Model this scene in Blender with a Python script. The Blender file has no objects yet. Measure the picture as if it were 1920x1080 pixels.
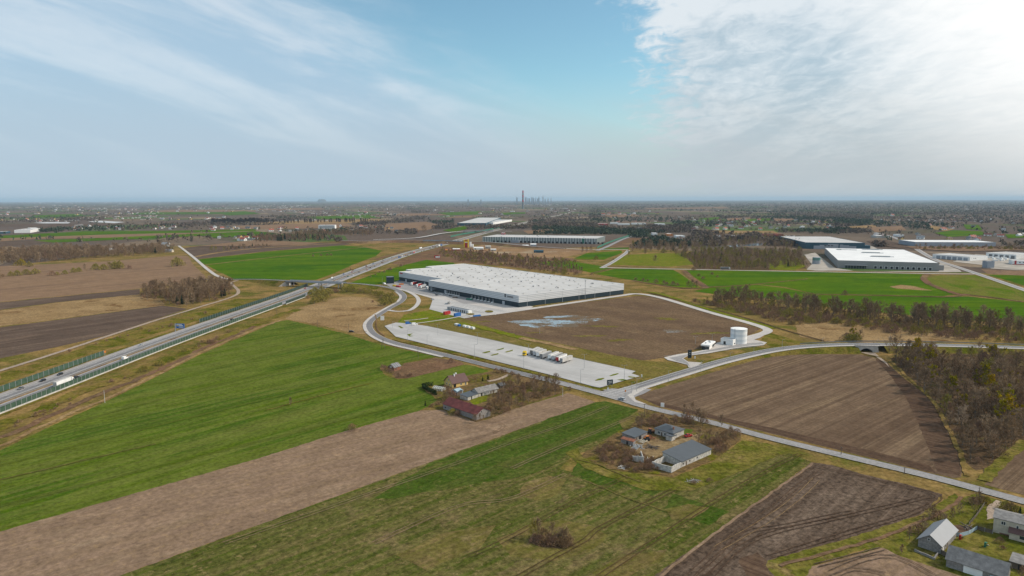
import bpy, bmesh, math, random
import numpy as np
from mathutils import Vector, Matrix
random.seed(7); rng = np.random.default_rng(11)
S = bpy.context.scene; COL = S.collection
R = math.radians
# ------------------------------------------------------------------ camera
CAMH = 120.0; FP = 1280.0
pitch = math.atan((540-374)/FP); roll = R(-0.12)
CM = Matrix.Rotation(math.pi/2-pitch, 3, 'X') @ Matrix.Rotation(roll, 3, 'Z')
CI = CM.transposed()
cd = bpy.data.cameras.new('camera'); cd.lens = 24; cd.sensor_width = 36; cd.clip_start = 1; cd.clip_end = 200000
cam = bpy.data.objects.new('camera', cd); COL.objects.link(cam)
cam.matrix_world = Matrix.Translation((0, 0, CAMH)) @ CM.to_4x4(); S.camera = cam
def P(x, y, z=0.0):
    """the point of the plane at height z seen at a survey sighting (x, y) of the photograph"""
    d = CM @ Vector(((x-960)/FP, (540-y)/FP, -1)); t = (z-CAMH)/d.z
    return Vector((d.x*t, d.y*t, z))
def proj(p):
    q = CI @ (Vector(p)-Vector((0, 0, CAMH)))
    return 960+FP*q.x/-q.z, 540-FP*q.y/-q.z
def ang(a, b):
    v = P(*b)-P(*a); return math.atan2(v.y, v.x)

# ------------------------------------------------------------------ materials
def lin(c):
    return tuple((v/12.92 if v <= .04045 else ((v+.055)/1.055)**2.4) for v in (k/255 for k in c))
class N:
    def __init__(s, name):
        s.m = bpy.data.materials.new(name); s.m.use_nodes = True; s.t = s.m.node_tree
        s.b = s.t.nodes['Principled BSDF']; s.b.inputs['Roughness'].default_value = .85
        s.b.inputs['Specular IOR Level'].default_value = .2
    def n(s, ty, **k):
        o = s.t.nodes.new(ty)
        for a, v in k.items(): setattr(o, a, v)
        return o
    def l(s, a, b): s.t.links.new(a, b)
    def pos(s, scale=(1, 1, 1), rot=0):
        g = s.n('ShaderNodeNewGeometry'); m = s.n('ShaderNodeMapping')
        r = s.n('ShaderNodeMapping'); r.inputs['Rotation'].default_value = (0, 0, -rot)
        m.inputs['Scale'].default_value = scale
        s.l(g.outputs['Position'], r.inputs['Vector']); s.l(r.outputs[0], m.inputs['Vector']); return m.outputs[0]
    def noise(s, vec, scale, detail=5, rough=.6, dist=0):
        o = s.n('ShaderNodeTexNoise'); o.inputs['Scale'].default_value = scale; o.inputs['Detail'].default_value = detail
        o.inputs['Roughness'].default_value = rough; o.inputs['Distortion'].default_value = dist
        if vec is not None: s.l(vec, o.inputs['Vector'])
        return o.outputs['Fac']
    def ramp(s, f, a, b, lo=0., hi=1.):
        o = s.n('ShaderNodeMapRange'); o.interpolation_type = 'SMOOTHSTEP'
        for i, v in zip((1, 2, 3, 4), (a, b, lo, hi)): o.inputs[i].default_value = v
        s.l(f, o.inputs[0]); return o.outputs[0]
    def mix(s, f, a, b, ty='MIX'):
        o = s.n('ShaderNodeMix', data_type='RGBA', blend_type=ty)
        for i, v in ((0, f), (6, a), (7, b)):
            if hasattr(v, 'links') or hasattr(v, 'is_linked'): s.l(v, o.inputs[i])
            elif i == 0: o.inputs[0].default_value = v
            else: o.inputs[i].default_value = (*v, 1)
        return o.outputs[2]
    def math(s, op, a, b=0.):
        o = s.n('ShaderNodeMath', operation=op)
        for i, v in enumerate((a, b)):
            if hasattr(v, 'is_linked'): s.l(v, o.inputs[i])
            else: o.inputs[i].default_value = v
        return o.outputs[0]
    def col(s, c):
        if hasattr(c, 'is_linked'): s.l(c, s.b.inputs['Base Color'])
        else: s.b.inputs['Base Color'].default_value = (*c, 1)
        return s.m
def flat(name, c, rough=.7, spec=.3, metal=0, dirt=.18, sc=.35):
    k = N(name); k.b.inputs['Roughness'].default_value = rough; k.b.inputs['Specular IOR Level'].default_value = spec
    k.b.inputs['Metallic'].default_value = metal
    if dirt:
        tc = k.n('ShaderNodeTexCoord').outputs['Object']
        f = k.ramp(k.noise(tc, sc, 6, .65), .3, .7, 1-dirt, 1+dirt*.4)
        k.col(k.mix(1., c, f, 'MULTIPLY'))
    else: k.col(c)
    return k.m
def sat(c, k=1.28, g=.92):
    if c is None: return None
    y = .3*c[0]+.55*c[1]+.15*c[2]; return tuple(max(.004, (y+(v-y)*k)*g) for v in c[:3])+tuple(c[3:])
def ground_mat(name, c1, c2, c3=None, big=.02, patch=.012, th=(.52, .64), rot=0, stretch=1., fine=.25, row=None, rows=.25, rowc=None, fleck=None):
    """soil, crop or grass: broad tone, patches of a third colour, fine mottling and drill rows along the field"""
    c1, c2, c3, rowc, fleck = sat(c1), sat(c2), sat(c3), sat(rowc), sat(fleck)
    k = N(name); k.b.inputs['Specular IOR Level'].default_value = 0; k.b.inputs['Roughness'].default_value = 1
    v = k.pos((1, stretch, 1), rot); v0 = k.pos((1, 1, 1), rot)
    c = k.mix(k.ramp(k.noise(v, big, 6, .62), .36, .64), c1, c2)
    if c3: c = k.mix(k.ramp(k.noise(v, patch, 8, .7, .4), *th), c, c3)
    if row:
        w = k.n('ShaderNodeTexNoise'); w.noise_dimensions = '3D'
        vv = k.pos((.0016, 1/row, 1), rot); w.inputs['Scale'].default_value = 1; w.inputs['Detail'].default_value = 4; w.inputs['Roughness'].default_value = .7
        k.l(vv, w.inputs['Vector'])
        c = k.mix(k.ramp(w.outputs['Fac'], .38, .64, 0, rows), c, rowc or tuple(x*.55 for x in c1))
        w2 = k.noise(k.pos((.0010, .16, 1), rot), 1, 3, .6); c = k.mix(k.ramp(w2, .50, .66, 0, rows*.75), c, rowc or tuple(x*.6 for x in c1))
    f = k.ramp(k.noise(v0, .45, 8, .78), .32, .68, 1-fine*1.25, 1+fine*1.25)
    c = k.mix(1., c, f, 'MULTIPLY')
    if fleck: c = k.mix(k.ramp(k.noise(v0, .32, 6, .8), .53, .66, 0, fleck[3]), c, fleck[:3])
    f2 = k.ramp(k.noise(v0, .07, 5, .6), .3, .7, .88, 1.12)
    c = k.mix(1., c, f2, 'MULTIPLY')
    return k.col(c)
# ------------------------------------------------------------------ mesh helpers
class MB:
    def __init__(s): s.v = []; s.f = []; s.m = []
    def add(s, vs, fs, m=0):
        o = len(s.v); s.v += [tuple(v) for v in vs]; s.f += [tuple(i+o for i in f) for f in fs]; s.m += [m]*len(fs); return s
    def box(s, x0, y0, z0, x1, y1, z1, m=0):
        return s.add([(x0,y0,z0),(x1,y0,z0),(x1,y1,z0),(x0,y1,z0),(x0,y0,z1),(x1,y0,z1),(x1,y1,z1),(x0,y1,z1)],
              [(3,2,1,0),(4,5,6,7),(0,1,5,4),(1,2,6,5),(2,3,7,6),(3,0,4,7)], m)
    def prism(s, pts, z0, z1, m=0, mt=None):
        n = len(pts)
        s.add([(p[0],p[1],z0) for p in pts]+[(p[0],p[1],z1) for p in pts], [(i,(i+1)%n,n+(i+1)%n,n+i) for i in range(n)], m)
        return s.add([(p[0],p[1],z1) for p in pts], [tuple(range(n))], m if mt is None else mt)
    def xprism(s, prof, y0, y1, m=0):
        """a profile in x,z pushed along y"""
        n = len(prof)
        return s.add([(p[0],y0,p[1]) for p in prof]+[(p[0],y1,p[1]) for p in prof],
              [tuple(range(n)), tuple(reversed(range(n,2*n)))]+[((i+1)%n,i,n+i,n+(i+1)%n) for i in range(n)], m)
    def cyl(s, a, b, r0, r1, n=8, m=0, cap=True):
        a = Vector(a); b = Vector(b); d = (b-a).normalized(); u = d.orthogonal().normalized(); w = d.cross(u)
        ring = lambda c, r: [c+(u*math.cos(2*math.pi*i/n)+w*math.sin(2*math.pi*i/n))*r for i in range(n)]
        fs = [(i,(i+1)%n,n+(i+1)%n,n+i) for i in range(n)]
        if cap: fs += [tuple(reversed(range(n))), tuple(range(n,2*n))]
        return s.add(ring(a,r0)+ring(b,r1), fs, m)
    def build(s, name, mats, parent=None, loc=None, rz=0, smooth=False):
        me = bpy.data.meshes.new(name); me.from_pydata(s.v, [], s.f); me.polygons.foreach_set('material_index', s.m)
        for m in (mats if isinstance(mats, (list, tuple)) else [mats]): me.materials.append(m)
        if smooth: me.polygons.foreach_set('use_smooth', [True]*len(s.f))
        me.update(); o = bpy.data.objects.new(name, me); COL.objects.link(o)
        if parent: o.parent = parent
        if loc is not None: o.location = loc; o.rotation_euler.z = rz
        return o
def tag(o, label=None, cat=None, group=None, kind=None):
    for k, v in (('label', label), ('category', cat), ('group', group), ('kind', kind)):
        if v: o[k] = v
    return o
def empty(name, label, cat, loc=(0,0,0), rz=0, group=None):
    o = bpy.data.objects.new(name, None); COL.objects.link(o); o.location = loc; o.rotation_euler.z = rz
    o.empty_display_size = .5
    return tag(o, label, cat, group)
def kids(o): return [c for c in o.children]
def dup(o, parent=None):
    c = o.copy(); COL.objects.link(c)
    if parent: c.parent = parent
    for ch in kids(o): dup(ch, c)
    return c
# ------------------------------------------------------------------ colours
M = {}
M['white'] = flat('white_paint', (.80,.80,.78), dirt=.12); M['offwhite'] = flat('old_plaster', (.50,.48,.44), dirt=.4, sc=.8)
M['conc'] = flat('light_concrete', (.5,.48,.45), .9, dirt=.25); M['steel'] = flat('galvanised_steel', (.34,.36,.37), .5)
M['dark'] = flat('dark_rubber', (.02,.02,.022), .8, dirt=0); M['glass'] = flat('dark_glass', (.03,.04,.05), .12, .6, dirt=0)
M['navy'] = flat('dark_cladding', (.016,.032,.043), .5, dirt=.15, sc=.05); M['red'] = flat('red_paint', (.42,.03,.03), .5)
M['blue'] = flat('blue_paint', (.03,.14,.4), .5); M['yellow'] = flat('yellow_paint', (.75,.5,.03), .5); M['orange'] = flat('orange_paint', (.6,.2,.03), .6)
M['green'] = flat('green_paint', (.03,.18,.12), .6); M['black'] = flat('black_paint', (.015,.016,.018), .3, .5, dirt=0)
M['silver'] = flat('silver_paint', (.42,.44,.46), .35, .5, dirt=.05); M['grey'] = flat('grey_paint', (.15,.155,.16), .4, .5, dirt=.05)
M['cream'] = flat('cream_plaster', (.52,.46,.36), dirt=.25, sc=.5); M['ochre'] = flat('yellow_plaster', (.62,.44,.16), dirt=.12)
M['brick'] = flat('old_brick', (.24,.12,.08), dirt=.4, sc=1.5); M['rust'] = flat('rusty_sheet', (.26,.10,.055), dirt=.4, sc=.7)
M['wood'] = flat('weathered_wood', (.14,.11,.085), dirt=.35, sc=1.); M['eternit'] = flat('fibre_cement_roof', (.22,.21,.20), dirt=.35, sc=.6)
M['barnred'] = flat('rusty_red_roof', (.155,.042,.036), dirt=.45, sc=.4); M['brownroof'] = flat('brown_tile_roof', (.115,.062,.055), dirt=.12)
M['slate'] = flat('dark_grey_roof', (.075,.085,.095), .5, dirt=.1); M['zinc'] = flat('grey_metal_roof', (.23,.24,.255), .45, .4, dirt=.06)
M['stone'] = flat('rubble_stone', (.27,.25,.235), dirt=.4, sc=1.2); M['tealroof'] = flat('blue_tin', (.33,.44,.5), .5)
M['greywall'] = flat('grey_cladding', (.27,.265,.26), .6, dirt=.08, sc=.05); M['bluewall'] = flat('bluegrey_cladding', (.30,.33,.37), .6, dirt=.08, sc=.05)
M['teal'] = flat('dark_teal_cladding', (.02,.075,.11), .5, dirt=.1, sc=.05); M['redroof'] = flat('red_tile_roof', (.33,.09,.055), dirt=.2)
M['lime'] = flat('green_glass', (.12,.24,.22), .2, .6)
M['site'] = flat('pale_sand_yard', (.40,.36,.31), .95, 0, dirt=.3, sc=.03)
M['mark'] = flat('road_marking', (.62,.62,.60), dirt=.3, sc=.5)
def roof_white():
    k = N('white_roof_membrane'); k.b.inputs['Specular IOR Level'].default_value = .05; v = k.pos()
    c = k.mix(k.ramp(k.noise(v, .025, 5, .6), .35, .65), (.46,.45,.435), (.53,.52,.505))
    c = k.mix(k.ramp(k.noise(v, .3, 6, .7), .5, .75, 0, .35), c, (.45,.43,.41)); return k.col(c)
M['roof'] = roof_white()
M['roofbright'] = flat('bright_roof_membrane', (.74,.735,.72), dirt=.1, sc=.03)
def ribbed(name, c1, c2, per, horiz=True):
    k = N(name); tc = k.n('ShaderNodeTexCoord').outputs['Object']
    sx = k.n('ShaderNodeSeparateXYZ'); k.l(tc, sx.inputs[0])
    s = k.math('SINE', k.math('MULTIPLY', sx.outputs['Z' if horiz else 'X'], 2*math.pi/per))
    k.b.inputs['Roughness'].default_value = .5
    return k.col(k.mix(k.ramp(s, -.5, .5), c1, c2))
M['bands'] = ribbed('banded_white_cladding', (.42,.44,.46), (.62,.63,.635), 1.9)
M['tankband'] = ribbed('banded_tank_sheet', (.66,.69,.70), (.82,.82,.81), 4.2)
def asphalt(name, c, wheel=.2):
    k = N(name); k.b.inputs['Specular IOR Level'].default_value = .05; v = k.pos()
    cc = k.mix(k.ramp(k.noise(v, .05, 6, .65), .3, .7), c, tuple(x*1.18 for x in c))
    f = k.ramp(k.noise(v, .9, 6, .7), .3, .7, 1-wheel, 1+wheel); return k.col(k.mix(1., cc, f, 'MULTIPLY'))
M['asphalt'] = asphalt('asphalt', (.165,.16,.162)); M['asphalt2'] = asphalt('worn_asphalt', (.25,.24,.235)); M['path'] = asphalt('paving', (.42,.39,.36))
M['shoulder'] = asphalt('shoulder_asphalt', (.29,.265,.25)); M['dirt'] = asphalt('dirt_track', (.30,.235,.18), .3)
def concrete_lot():
    k = N('concrete_slab'); k.b.inputs['Specular IOR Level'].default_value = .05; v = k.pos((1,1,1), 0)
    c = k.mix(k.ramp(k.noise(v, .03, 7, .65), .35, .65), (.39,.38,.365), (.47,.455,.44))
    a = ang((960,647),(1192,697)); w = k.pos((.006,.055,1), a)
    c = k.mix(k.ramp(k.noise(w, 1, 6, .75, .3), .46, .66, 0, .6), c, (.27,.26,.25))
    c = k.mix(k.ramp(k.noise(k.pos((.02,.3,1), a+.5), 1, 6, .8, 1.), .5, .75, 0, .5), c, (.25,.24,.23))
    b = k.n('ShaderNodeTexBrick'); b.inputs['Scale'].default_value = 1; b.offset = 0
    b.inputs['Brick Width'].default_value = 5; b.inputs['Row Height'].default_value = 5; b.inputs['Mortar Size'].default_value = .07
    k.l(k.pos((1,1,1), a), b.inputs['Vector'])
    c = k.mix(k.math('MULTIPLY', b.outputs['Fac'], .6), c, (.25,.24,.23))
    c = k.mix(k.ramp(k.noise(v, .8, 6, .7), .3, .7, 0, .2), c, (.40,.385,.37)); return k.col(c)
M['slab'] = concrete_lot()
def water():
    k = N('pond_water'); k.b.inputs['Roughness'].default_value = .12; k.b.inputs['Specular IOR Level'].default_value = .5
    return k.col((.10,.15,.19))
M['water'] = water()
# ------------------------------------------------------------------ the ground: one sheet to the horizon
def ground_sheet():
    xs = [-70000,-30000,-14000,-7000,-3500,-1800,-900,-450,-200,0,200,450,900,1800,3500,7000,14000,30000,70000]
    ys = [-600,0,200,400,600,900,1300,1900,2800,4200,6500,10000,16000,26000,42000,64000]
    b = MB(); nx = len(xs)
    b.add([(x,y,0) for y in ys for x in xs], [(j*nx+i,j*nx+i+1,(j+1)*nx+i+1,(j+1)*nx+i) for j in range(len(ys)-1) for i in range(nx-1)])
    k = N('far_farmland'); k.b.inputs['Specular IOR Level'].default_value = 0
    v = k.pos((1,.55,1), .35)
    vo = k.n('ShaderNodeTexVoronoi'); vo.inputs['Scale'].default_value = .0035; k.l(v, vo.inputs['Vector'])
    rp = k.n('ShaderNodeValToRGB'); rp.color_ramp.interpolation = 'CONSTANT'
    el = rp.color_ramp.elements
    cs = [(0,(.115,.085,.066)),(.22,(.17,.125,.085)),(.4,(.075,.115,.03)),(.5,(.125,.095,.07)),(.62,(.225,.17,.115)),(.72,(.10,.085,.055)),(.86,(.085,.13,.04)),(.92,(.15,.115,.085))]
    el[0].color = (*cs[0][1],1); el[1].position = cs[1][0]; el[1].color = (*cs[1][1],1)
    for p_, c_ in cs[2:]: e = el.new(p_); e.color = (*c_,1)
    sp = k.n('ShaderNodeSeparateColor'); k.l(vo.outputs['Color'], sp.inputs[0]); k.l(sp.outputs[0], rp.inputs[0])
    c = k.mix(k.ramp(k.noise(v, .0016, 6, .6), .46, .60), rp.outputs[0], (.115,.088,.074))
    c = k.mix(k.ramp(k.noise(v, .02, 6, .7), .5, .7, 0, .6), c, (.085,.068,.052))
    k.col(k.mix(1., c, k.ramp(k.noise(v, .1, 6, .7), .3, .7, .75, 1.25), 'MULTIPLY'))
    return tag(b.build('ground', k.m), kind='structure')
ground_sheet()
LAYER = [0.02]; RZ = [0]
def sheet(name, px, mat, z=None, kind='structure', rag=0., world=False):
    """a field or yard laid on the ground, its outline surveyed as sightings"""
    if z is not None: RZ[0] += 1; z += .15+RZ[0]*.0005
    else: LAYER[0] += .002; z = LAYER[0]
    pts = [Vector((p[0],p[1],z)) for p in px] if world else [P(a, b, 0) for a, b in px]
    if rag:
        out = []
        for i, p in enumerate(pts):
            q = pts[(i+1) % len(pts)]; n = max(1, min(60, int((q-p).length/ (rag*5))))
            d = (q-p); nn = Vector((-d.y, d.x, 0)).normalized() if d.length else Vector((0,0,0))
            for j in range(n):
                t = j/n; out.append(p.lerp(q, t)+nn*(random.uniform(-rag, rag) if j else 0))
        pts = out
    bm = bmesh.new(); f = bm.faces.new([bm.verts.new((p.x, p.y, z)) for p in pts])
    f.normal_update()
    if f.normal.z < 0: f.normal_flip()
    bmesh.ops.triangulate(bm, faces=[f]); me = bpy.data.meshes.new(name); bm.to_mesh(me); bm.free()
    me.materials.append(mat); o = bpy.data.objects.new(name, me); COL.objects.link(o)
    return tag(o, kind=kind)
# ------------------------------------------------------------------ ribbons: roads, tracks, markings
def smooth(pts, step=4.):
    """Catmull-Rom through the points"""
    out = []
    n = len(pts)
    for i in range(n-1):
        p0, p1, p2, p3 = pts[max(i-1,0)], pts[i], pts[i+1], pts[min(i+2,n-1)]
        k = max(1, min(40, int((p2-p1).length/step)))
        for j in range(k):
            t = j/k
            out.append(.5*((2*p1)+(p2-p0)*t+(2*p0-5*p1+4*p2-p3)*t*t+(3*p1-p0-3*p2+p3)*t**3))
    out.append(pts[-1]); return out
def line(px, step=4.):
    return smooth([P(*(p if len(p) == 3 else (*p, 0))) for p in px], step)
def normals(pts):
    r = []
    for i in range(len(pts)):
        d = pts[min(i+1,len(pts)-1)]-pts[max(i-1,0)]; d.z = 0
        r.append(Vector((-d.y, d.x, 0)).normalized() if d.length else Vector((1,0,0)))
    return r
def ribbon(name, pts, w, mat, off=0., z=.06, kind='structure', parent=None, dash=None, jit=0.):
    RZ[0] += 1; z += .15+RZ[0]*.0005; ns = normals(pts); b = MB(); vs = []
    for p, n in zip(pts, ns):
        j = random.uniform(-jit, jit) if jit else 0
        vs += [p+n*(off+w/2+j)+Vector((0,0,z)), p+n*(off-w/2+j)+Vector((0,0,z))]
    fs = []; acc = 0
    for i in range(len(pts)-1):
        acc += (pts[i+1]-pts[i]).length
        if dash and (acc % (dash[0]+dash[1])) > dash[0]: continue
        fs.append((2*i+1, 2*i+3, 2*i+2, 2*i))
    b.add(vs, fs); o = b.build(name, mat, parent)
    return tag(o, kind=kind) if not parent else o
def bank(name, pts, top, slope, mat, base=-.3):
    ns = normals(pts); vs = []; fs = []
    for p, n in zip(pts, ns):
        w = top/2; e = w+slope*max(p.z-base, 0)+.5
        a = p+n*e; d = p-n*e
        vs += [Vector((a.x,a.y,base)), p+n*w+Vector((0,0,-.02)), p-n*w+Vector((0,0,-.02)), Vector((d.x,d.y,base))]
    for i in range(len(pts)-1):
        for j in range(3): fs.append((4*i+j, 4*i+j+1, 4*i+5+j, 4*i+4+j)[::-1])
    return tag(MB().add(vs, fs).build(name, mat), kind='structure')
# ------------------------------------------------------------------ fields
A_bot = ang((1130,1079),(1440,882)); A_strip = ang((0,1040),(960,790)); A_gr = ang((0,900),(500,770)); A_rt = ang((1440,775),(1615,707))
G = {}
G['drygrass'] = ground_mat('dry_grass', (.25,.175,.09), (.15,.115,.055), (.105,.10,.035), big=.03, patch=.02, th=(.48,.62), fine=.35)
G['reed'] = ground_mat('dry_reed', (.285,.207,.125), (.225,.16,.095), (.13,.08,.045), big=.02, patch=.03, th=(.52,.66), fine=.35)
G['verge'] = ground_mat('verge_grass', (.135,.12,.04), (.175,.13,.06), (.08,.085,.022), big=.05, patch=.04, th=(.48,.6), fine=.35)
G['crop'] = ground_mat('winter_wheat', (.074,.106,.023), (.110,.130,.040), (.048,.086,.014), big=.012, patch=.006, th=(.46,.58), rot=A_gr, stretch=5., fine=.3, row=5., rows=.6, rowc=(.125,.135,.05))
G['crop2'] = ground_mat('young_wheat', (.068,.122,.014), (.105,.150,.025), (.048,.098,.010), big=.006, patch=.004, stretch=2., fine=.2, row=18., rows=.45, rowc=(.03,.07,.008))
G['crop3'] = ground_mat('thin_wheat', (.115,.135,.035), (.15,.14,.055), (.08,.12,.02), big=.008, patch=.006, rot=ang((1742,520),(1815,552)), stretch=4., fine=.25)
G['lawn'] = ground_mat('rough_lawn', (.12,.145,.028), (.165,.15,.05), (.09,.13,.02), big=.05, patch=.05, fine=.3)
G['tanstrip'] = ground_mat('stubble_strip', (.24,.176,.134), (.208,.152,.115), (.275,.21,.155), big=.008, patch=.02, th=(.5,.7), rot=A_strip, stretch=4, fine=.26, row=1.6, rows=.5, rowc=(.17,.125,.085), fleck=(.36,.26,.16,.45))
G['bottom'] = ground_mat('patchy_crop', (.056,.072,.020), (.074,.082,.029), (.15,.115,.07), big=.02, patch=.02, th=(.53,.66), rot=A_bot, stretch=1.6, fine=.42, row=3., rows=.55, rowc=(.15,.12,.065), fleck=(.235,.185,.105,.85))
G['bottomgreen'] = ground_mat('dense_crop', (.040,.070,.016), (.056,.080,.023), (.09,.09,.035), big=.03, patch=.03, th=(.56,.7), rot=A_bot, stretch=2, fine=.38, row=3., rows=.4, rowc=(.11,.105,.045), fleck=(.17,.145,.07,.55))
G['plough'] = ground_mat('dark_ploughed_soil', (.108,.082,.064), (.138,.107,.085), (.17,.134,.106), big=.02, patch=.02, th=(.55,.7), rot=ang((1227,1080),(1440,927)), stretch=3, fine=.45, row=1.6, rows=.55, rowc=(.06,.044,.034))
G['plough2'] = ground_mat('harrowed_soil', (.172,.127,.092), (.138,.101,.074), (.212,.16,.112), big=.008, patch=.01, th=(.5,.68), rot=A_rt, stretch=6, fine=.18, row=3., rows=.9, rowc=(.10,.071,.052))
G['plough3'] = ground_mat('headland_soil', (.098,.069,.051), (.118,.084,.062), None, rot=ang((1440,812),(1790,897)), stretch=6, fine=.22, row=1.8, rows=.6, rowc=(.045,.029,.023))
G['brown'] = ground_mat('bare_field_soil', (.215,.152,.107), (.182,.128,.092), (.15,.107,.08), big=.006, patch=.005, rot=ang((0,565),(262,540)), stretch=5, fine=.15, row=9., rows=.4, rowc=(.24,.165,.115))
G['darkf'] = ground_mat('wet_soil', (.102,.078,.063), (.135,.104,.083), (.165,.125,.097), big=.006, patch=.008, rot=ang((0,640),(287,600)), stretch=5, fine=.18, row=6., rows=.4, rowc=(.065,.046,.04))
G['plot'] = ground_mat('rough_brown_plot', (.118,.084,.060), (.150,.108,.074), (.20,.15,.10), big=.012, patch=.016, th=(.56,.74), rot=ang((960,647),(1192,697)), stretch=2.4, fine=.3)
G['plot2'] = ground_mat('olive_plot', (.155,.125,.055), (.12,.11,.04), (.19,.145,.075), big=.02, patch=.02, rot=ang((960,647),(1192,697)), stretch=3, fine=.3)
G['yard'] = ground_mat('trodden_yard', (.225,.17,.105), (.16,.115,.075), (.29,.23,.15), big=.06, patch=.08, fine=.3)
G['farm'] = ground_mat('overgrown_yard', (.15,.105,.062), (.11,.085,.045), (.115,.11,.03), big=.06, patch=.06, fine=.4)
G['farmgreen'] = ground_mat('mossy_grass', (.098,.105,.03), (.14,.12,.048), (.195,.15,.08), big=.07, patch=.06, th=(.52,.66), fine=.4)
G['wood'] = ground_mat('leaf_litter', (.085,.06,.04), (.12,.085,.055), (.07,.065,.03), big=.04, patch=.04, fine=.4)
G['site'] = ground_mat('sandy_site', (.27,.185,.115), (.20,.135,.09), (.33,.27,.20), big=.012, patch=.01, fine=.25)
G['fleece'] = flat('crop_fleece', (.5,.5,.5), dirt=.1)
G['moor'] = ground_mat('russet_rough', (.165,.105,.072), (.12,.085,.058), (.22,.155,.095), big=.012, patch=.012, fine=.3)
FAR = []     # far field outlines, kept free of the far woods
G['trk2'] = ground_mat('damp_wheel_marks', (.07,.052,.03), (.09,.066,.038))
G['trk'] = ground_mat('wheel_marks', (.15,.105,.075), (.18,.13,.095))
def flood():
    k = N('flooded_ground'); v = k.pos((1,1,1), ang((960,647),(1192,697))); w = k.pos((.35,1,1), 0)
    f = k.ramp(k.math('ADD', k.noise(w, .045, 7, .68, .8), k.math('MULTIPLY', k.math('SUBTRACT', k.noise(v, .5, 4, .7), .5), .55)), .49, .54)
    k.l(k.ramp(f, 0, 1, .9, .10), k.b.inputs['Roughness']); k.l(k.ramp(f, 0, 1, .1, 1.), k.b.inputs['Specular IOR Level'])
    return k.col(k.mix(f, k.mix(k.noise(v, .08, 5, .7), (.10,.072,.048), (.15,.11,.065)), (.30,.33,.35)))
G['flood'] = flood()
def far(nm, px, m, z=None):
    FAR.append(px); return sheet(nm, px, m, z)
G['thin'] = ground_mat('thin_crop', (.155,.118,.066), (.125,.108,.046), (.195,.15,.09), big=.05, patch=.05, rot=A_bot, stretch=2, fine=.35, row=3., rows=.5, rowc=(.09,.095,.03), fleck=(.09,.10,.028,.6))
G['crop_mark'] = ground_mat('drill_mark', (.115,.13,.045), (.10,.12,.03))
def tram(px, m, gap=1.9, w=.42):
    w *= .75; L = line(px); ribbon('tyre_track', L, w, m, off=gap/2, z=.22, jit=.12); ribbon('tyre_track', L, w, m, off=-gap/2, z=.22, jit=.12)
# near rough ground
sheet('dry_grass_ground', [(-300,505),(0,500),(330,462),(640,452),(900,452),(1010,466),(1130,463),(1290,470),(1540,507),(1830,512),(1960,520),(2500,640),(2600,1200),(1300,1400),(-700,1300)], G['drygrass'])
sheet('brush_ground', [(700,486),(760,470),(830,462),(905,470),(1000,478),(1080,485),(1090,512),(1000,505),(900,495),(820,490),(760,500)], G['moor'])
sheet('sandy_ground', [(845,470),(905,459),(985,466),(1060,466),(1120,470),(1060,482),(960,486),(905,478)], G['site'])
sheet('wood_floor', [(1262,478),(1330,468),(1430,468),(1500,474),(1512,503),(1440,507),(1305,505),(1295,490)], G['wood'])
# left
far('bare_field', [(0,499),(50,497),(200,490),(330,479),(352,480),(362,496),(262,502),(175,508),(0,521)], G['brown'])
far('bare_field', [(-300,545),(0,521),(175,508),(262,502),(362,496),(386,519),(378,530),(295,537),(262,541),(0,566),(-300,600)], G['brown'])
far('bare_field', [(-200,590),(0,567),(262,542),(262,552),(105,567),(0,581),(-200,610)], G['darkf'])
sheet('reed_ground', [(-200,612),(0,582),(105,568),(262,552),(300,560),(310,572),(150,593),(0,612),(-200,650)], G['reed'], rag=.6)
sheet('ploughed_field', [(-250,655),(0,614),(150,594),(305,573),(352,579),(287,600),(205,628),(110,650),(0,672),(-250,735)], G['darkf'])
far('wheat_field', [(367,487),(500,472),(640,460),(680,463),(716,470),(705,480),(660,497),(625,513),(592,525),(441,524),(412,510)], G['crop2'])
ribbon('field_track', line([(385,497),(500,484),(600,473),(690,463)]), 6, G['reed'], z=.35)
far('bare_field', [(345,465),(410,457),(480,455),(640,455),(660,458),(640,460),(500,471),(369,486)], G['darkf'])
ribbon('grass_strip', line([(365,482),(410,474),(470,467),(540,462),(640,456)]), 14, G['reed'], z=.35)
far('wheat_field', [(655,531),(712,510),(762,496),(800,487),(850,493),(862,500),(770,518),(752,530),(700,534)], G['crop2'])
# big green field in front of the motorway
sheet('wheat_field', [(-300,990),(0,845),(100,797),(195,755),(292,707),(375,665),(475,622),(520,603),(540,600),(592,612),(652,627),(705,644),(760,656),(817,668),(757,680),(712,690),(722,704),(745,711),(762,710),(870,684),(890,686),(917,696),(877,707),(830,722),(806,722),(792,728),(822,752),(802,763),(787,770),(635,812),(480,861),(0,997),(-400,1110)], G['crop'], rag=.35)
ribbon('crop_track', line([(-60,915),(0,901),(135,869),(292,833)]), .8, G['thin'], z=.2, jit=.3)
ribbon('crop_track', line([(500,770),(600,743),(700,718)]), 1., G['verge'], z=.2, jit=.3)
for px in ([(-40,960),(150,912),(400,850),(640,790),(760,760)], [(-40,884),(150,835),(380,778),(560,735),(700,705)], [(150,790),(330,742),(500,700),(640,668)], [(300,720),(430,685),(560,652)]):
    tram(px, G['crop_mark'], 1.9, .5)
sheet('stubble_field', [(-500,1140),(0,997),(480,861),(635,812),(787,770),(832,768),(892,791),(918,784),(960,768),(1065,737),(1100,748),(1116,754),(960,810),(805,867),(225,1080),(-50,1200)], G['tanstrip'], rag=.4)
for q in ([(860,832),(900,822),(932,812),(948,800),(935,792),(905,790)], [(870,800),(905,806),(930,812)]):
    ribbon('tyre_track', line(q), .28, G['trk'], z=.2, jit=.12); ribbon('tyre_track', line(q), .28, G['trk'], off=1.9, z=.2, jit=.12)
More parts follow.
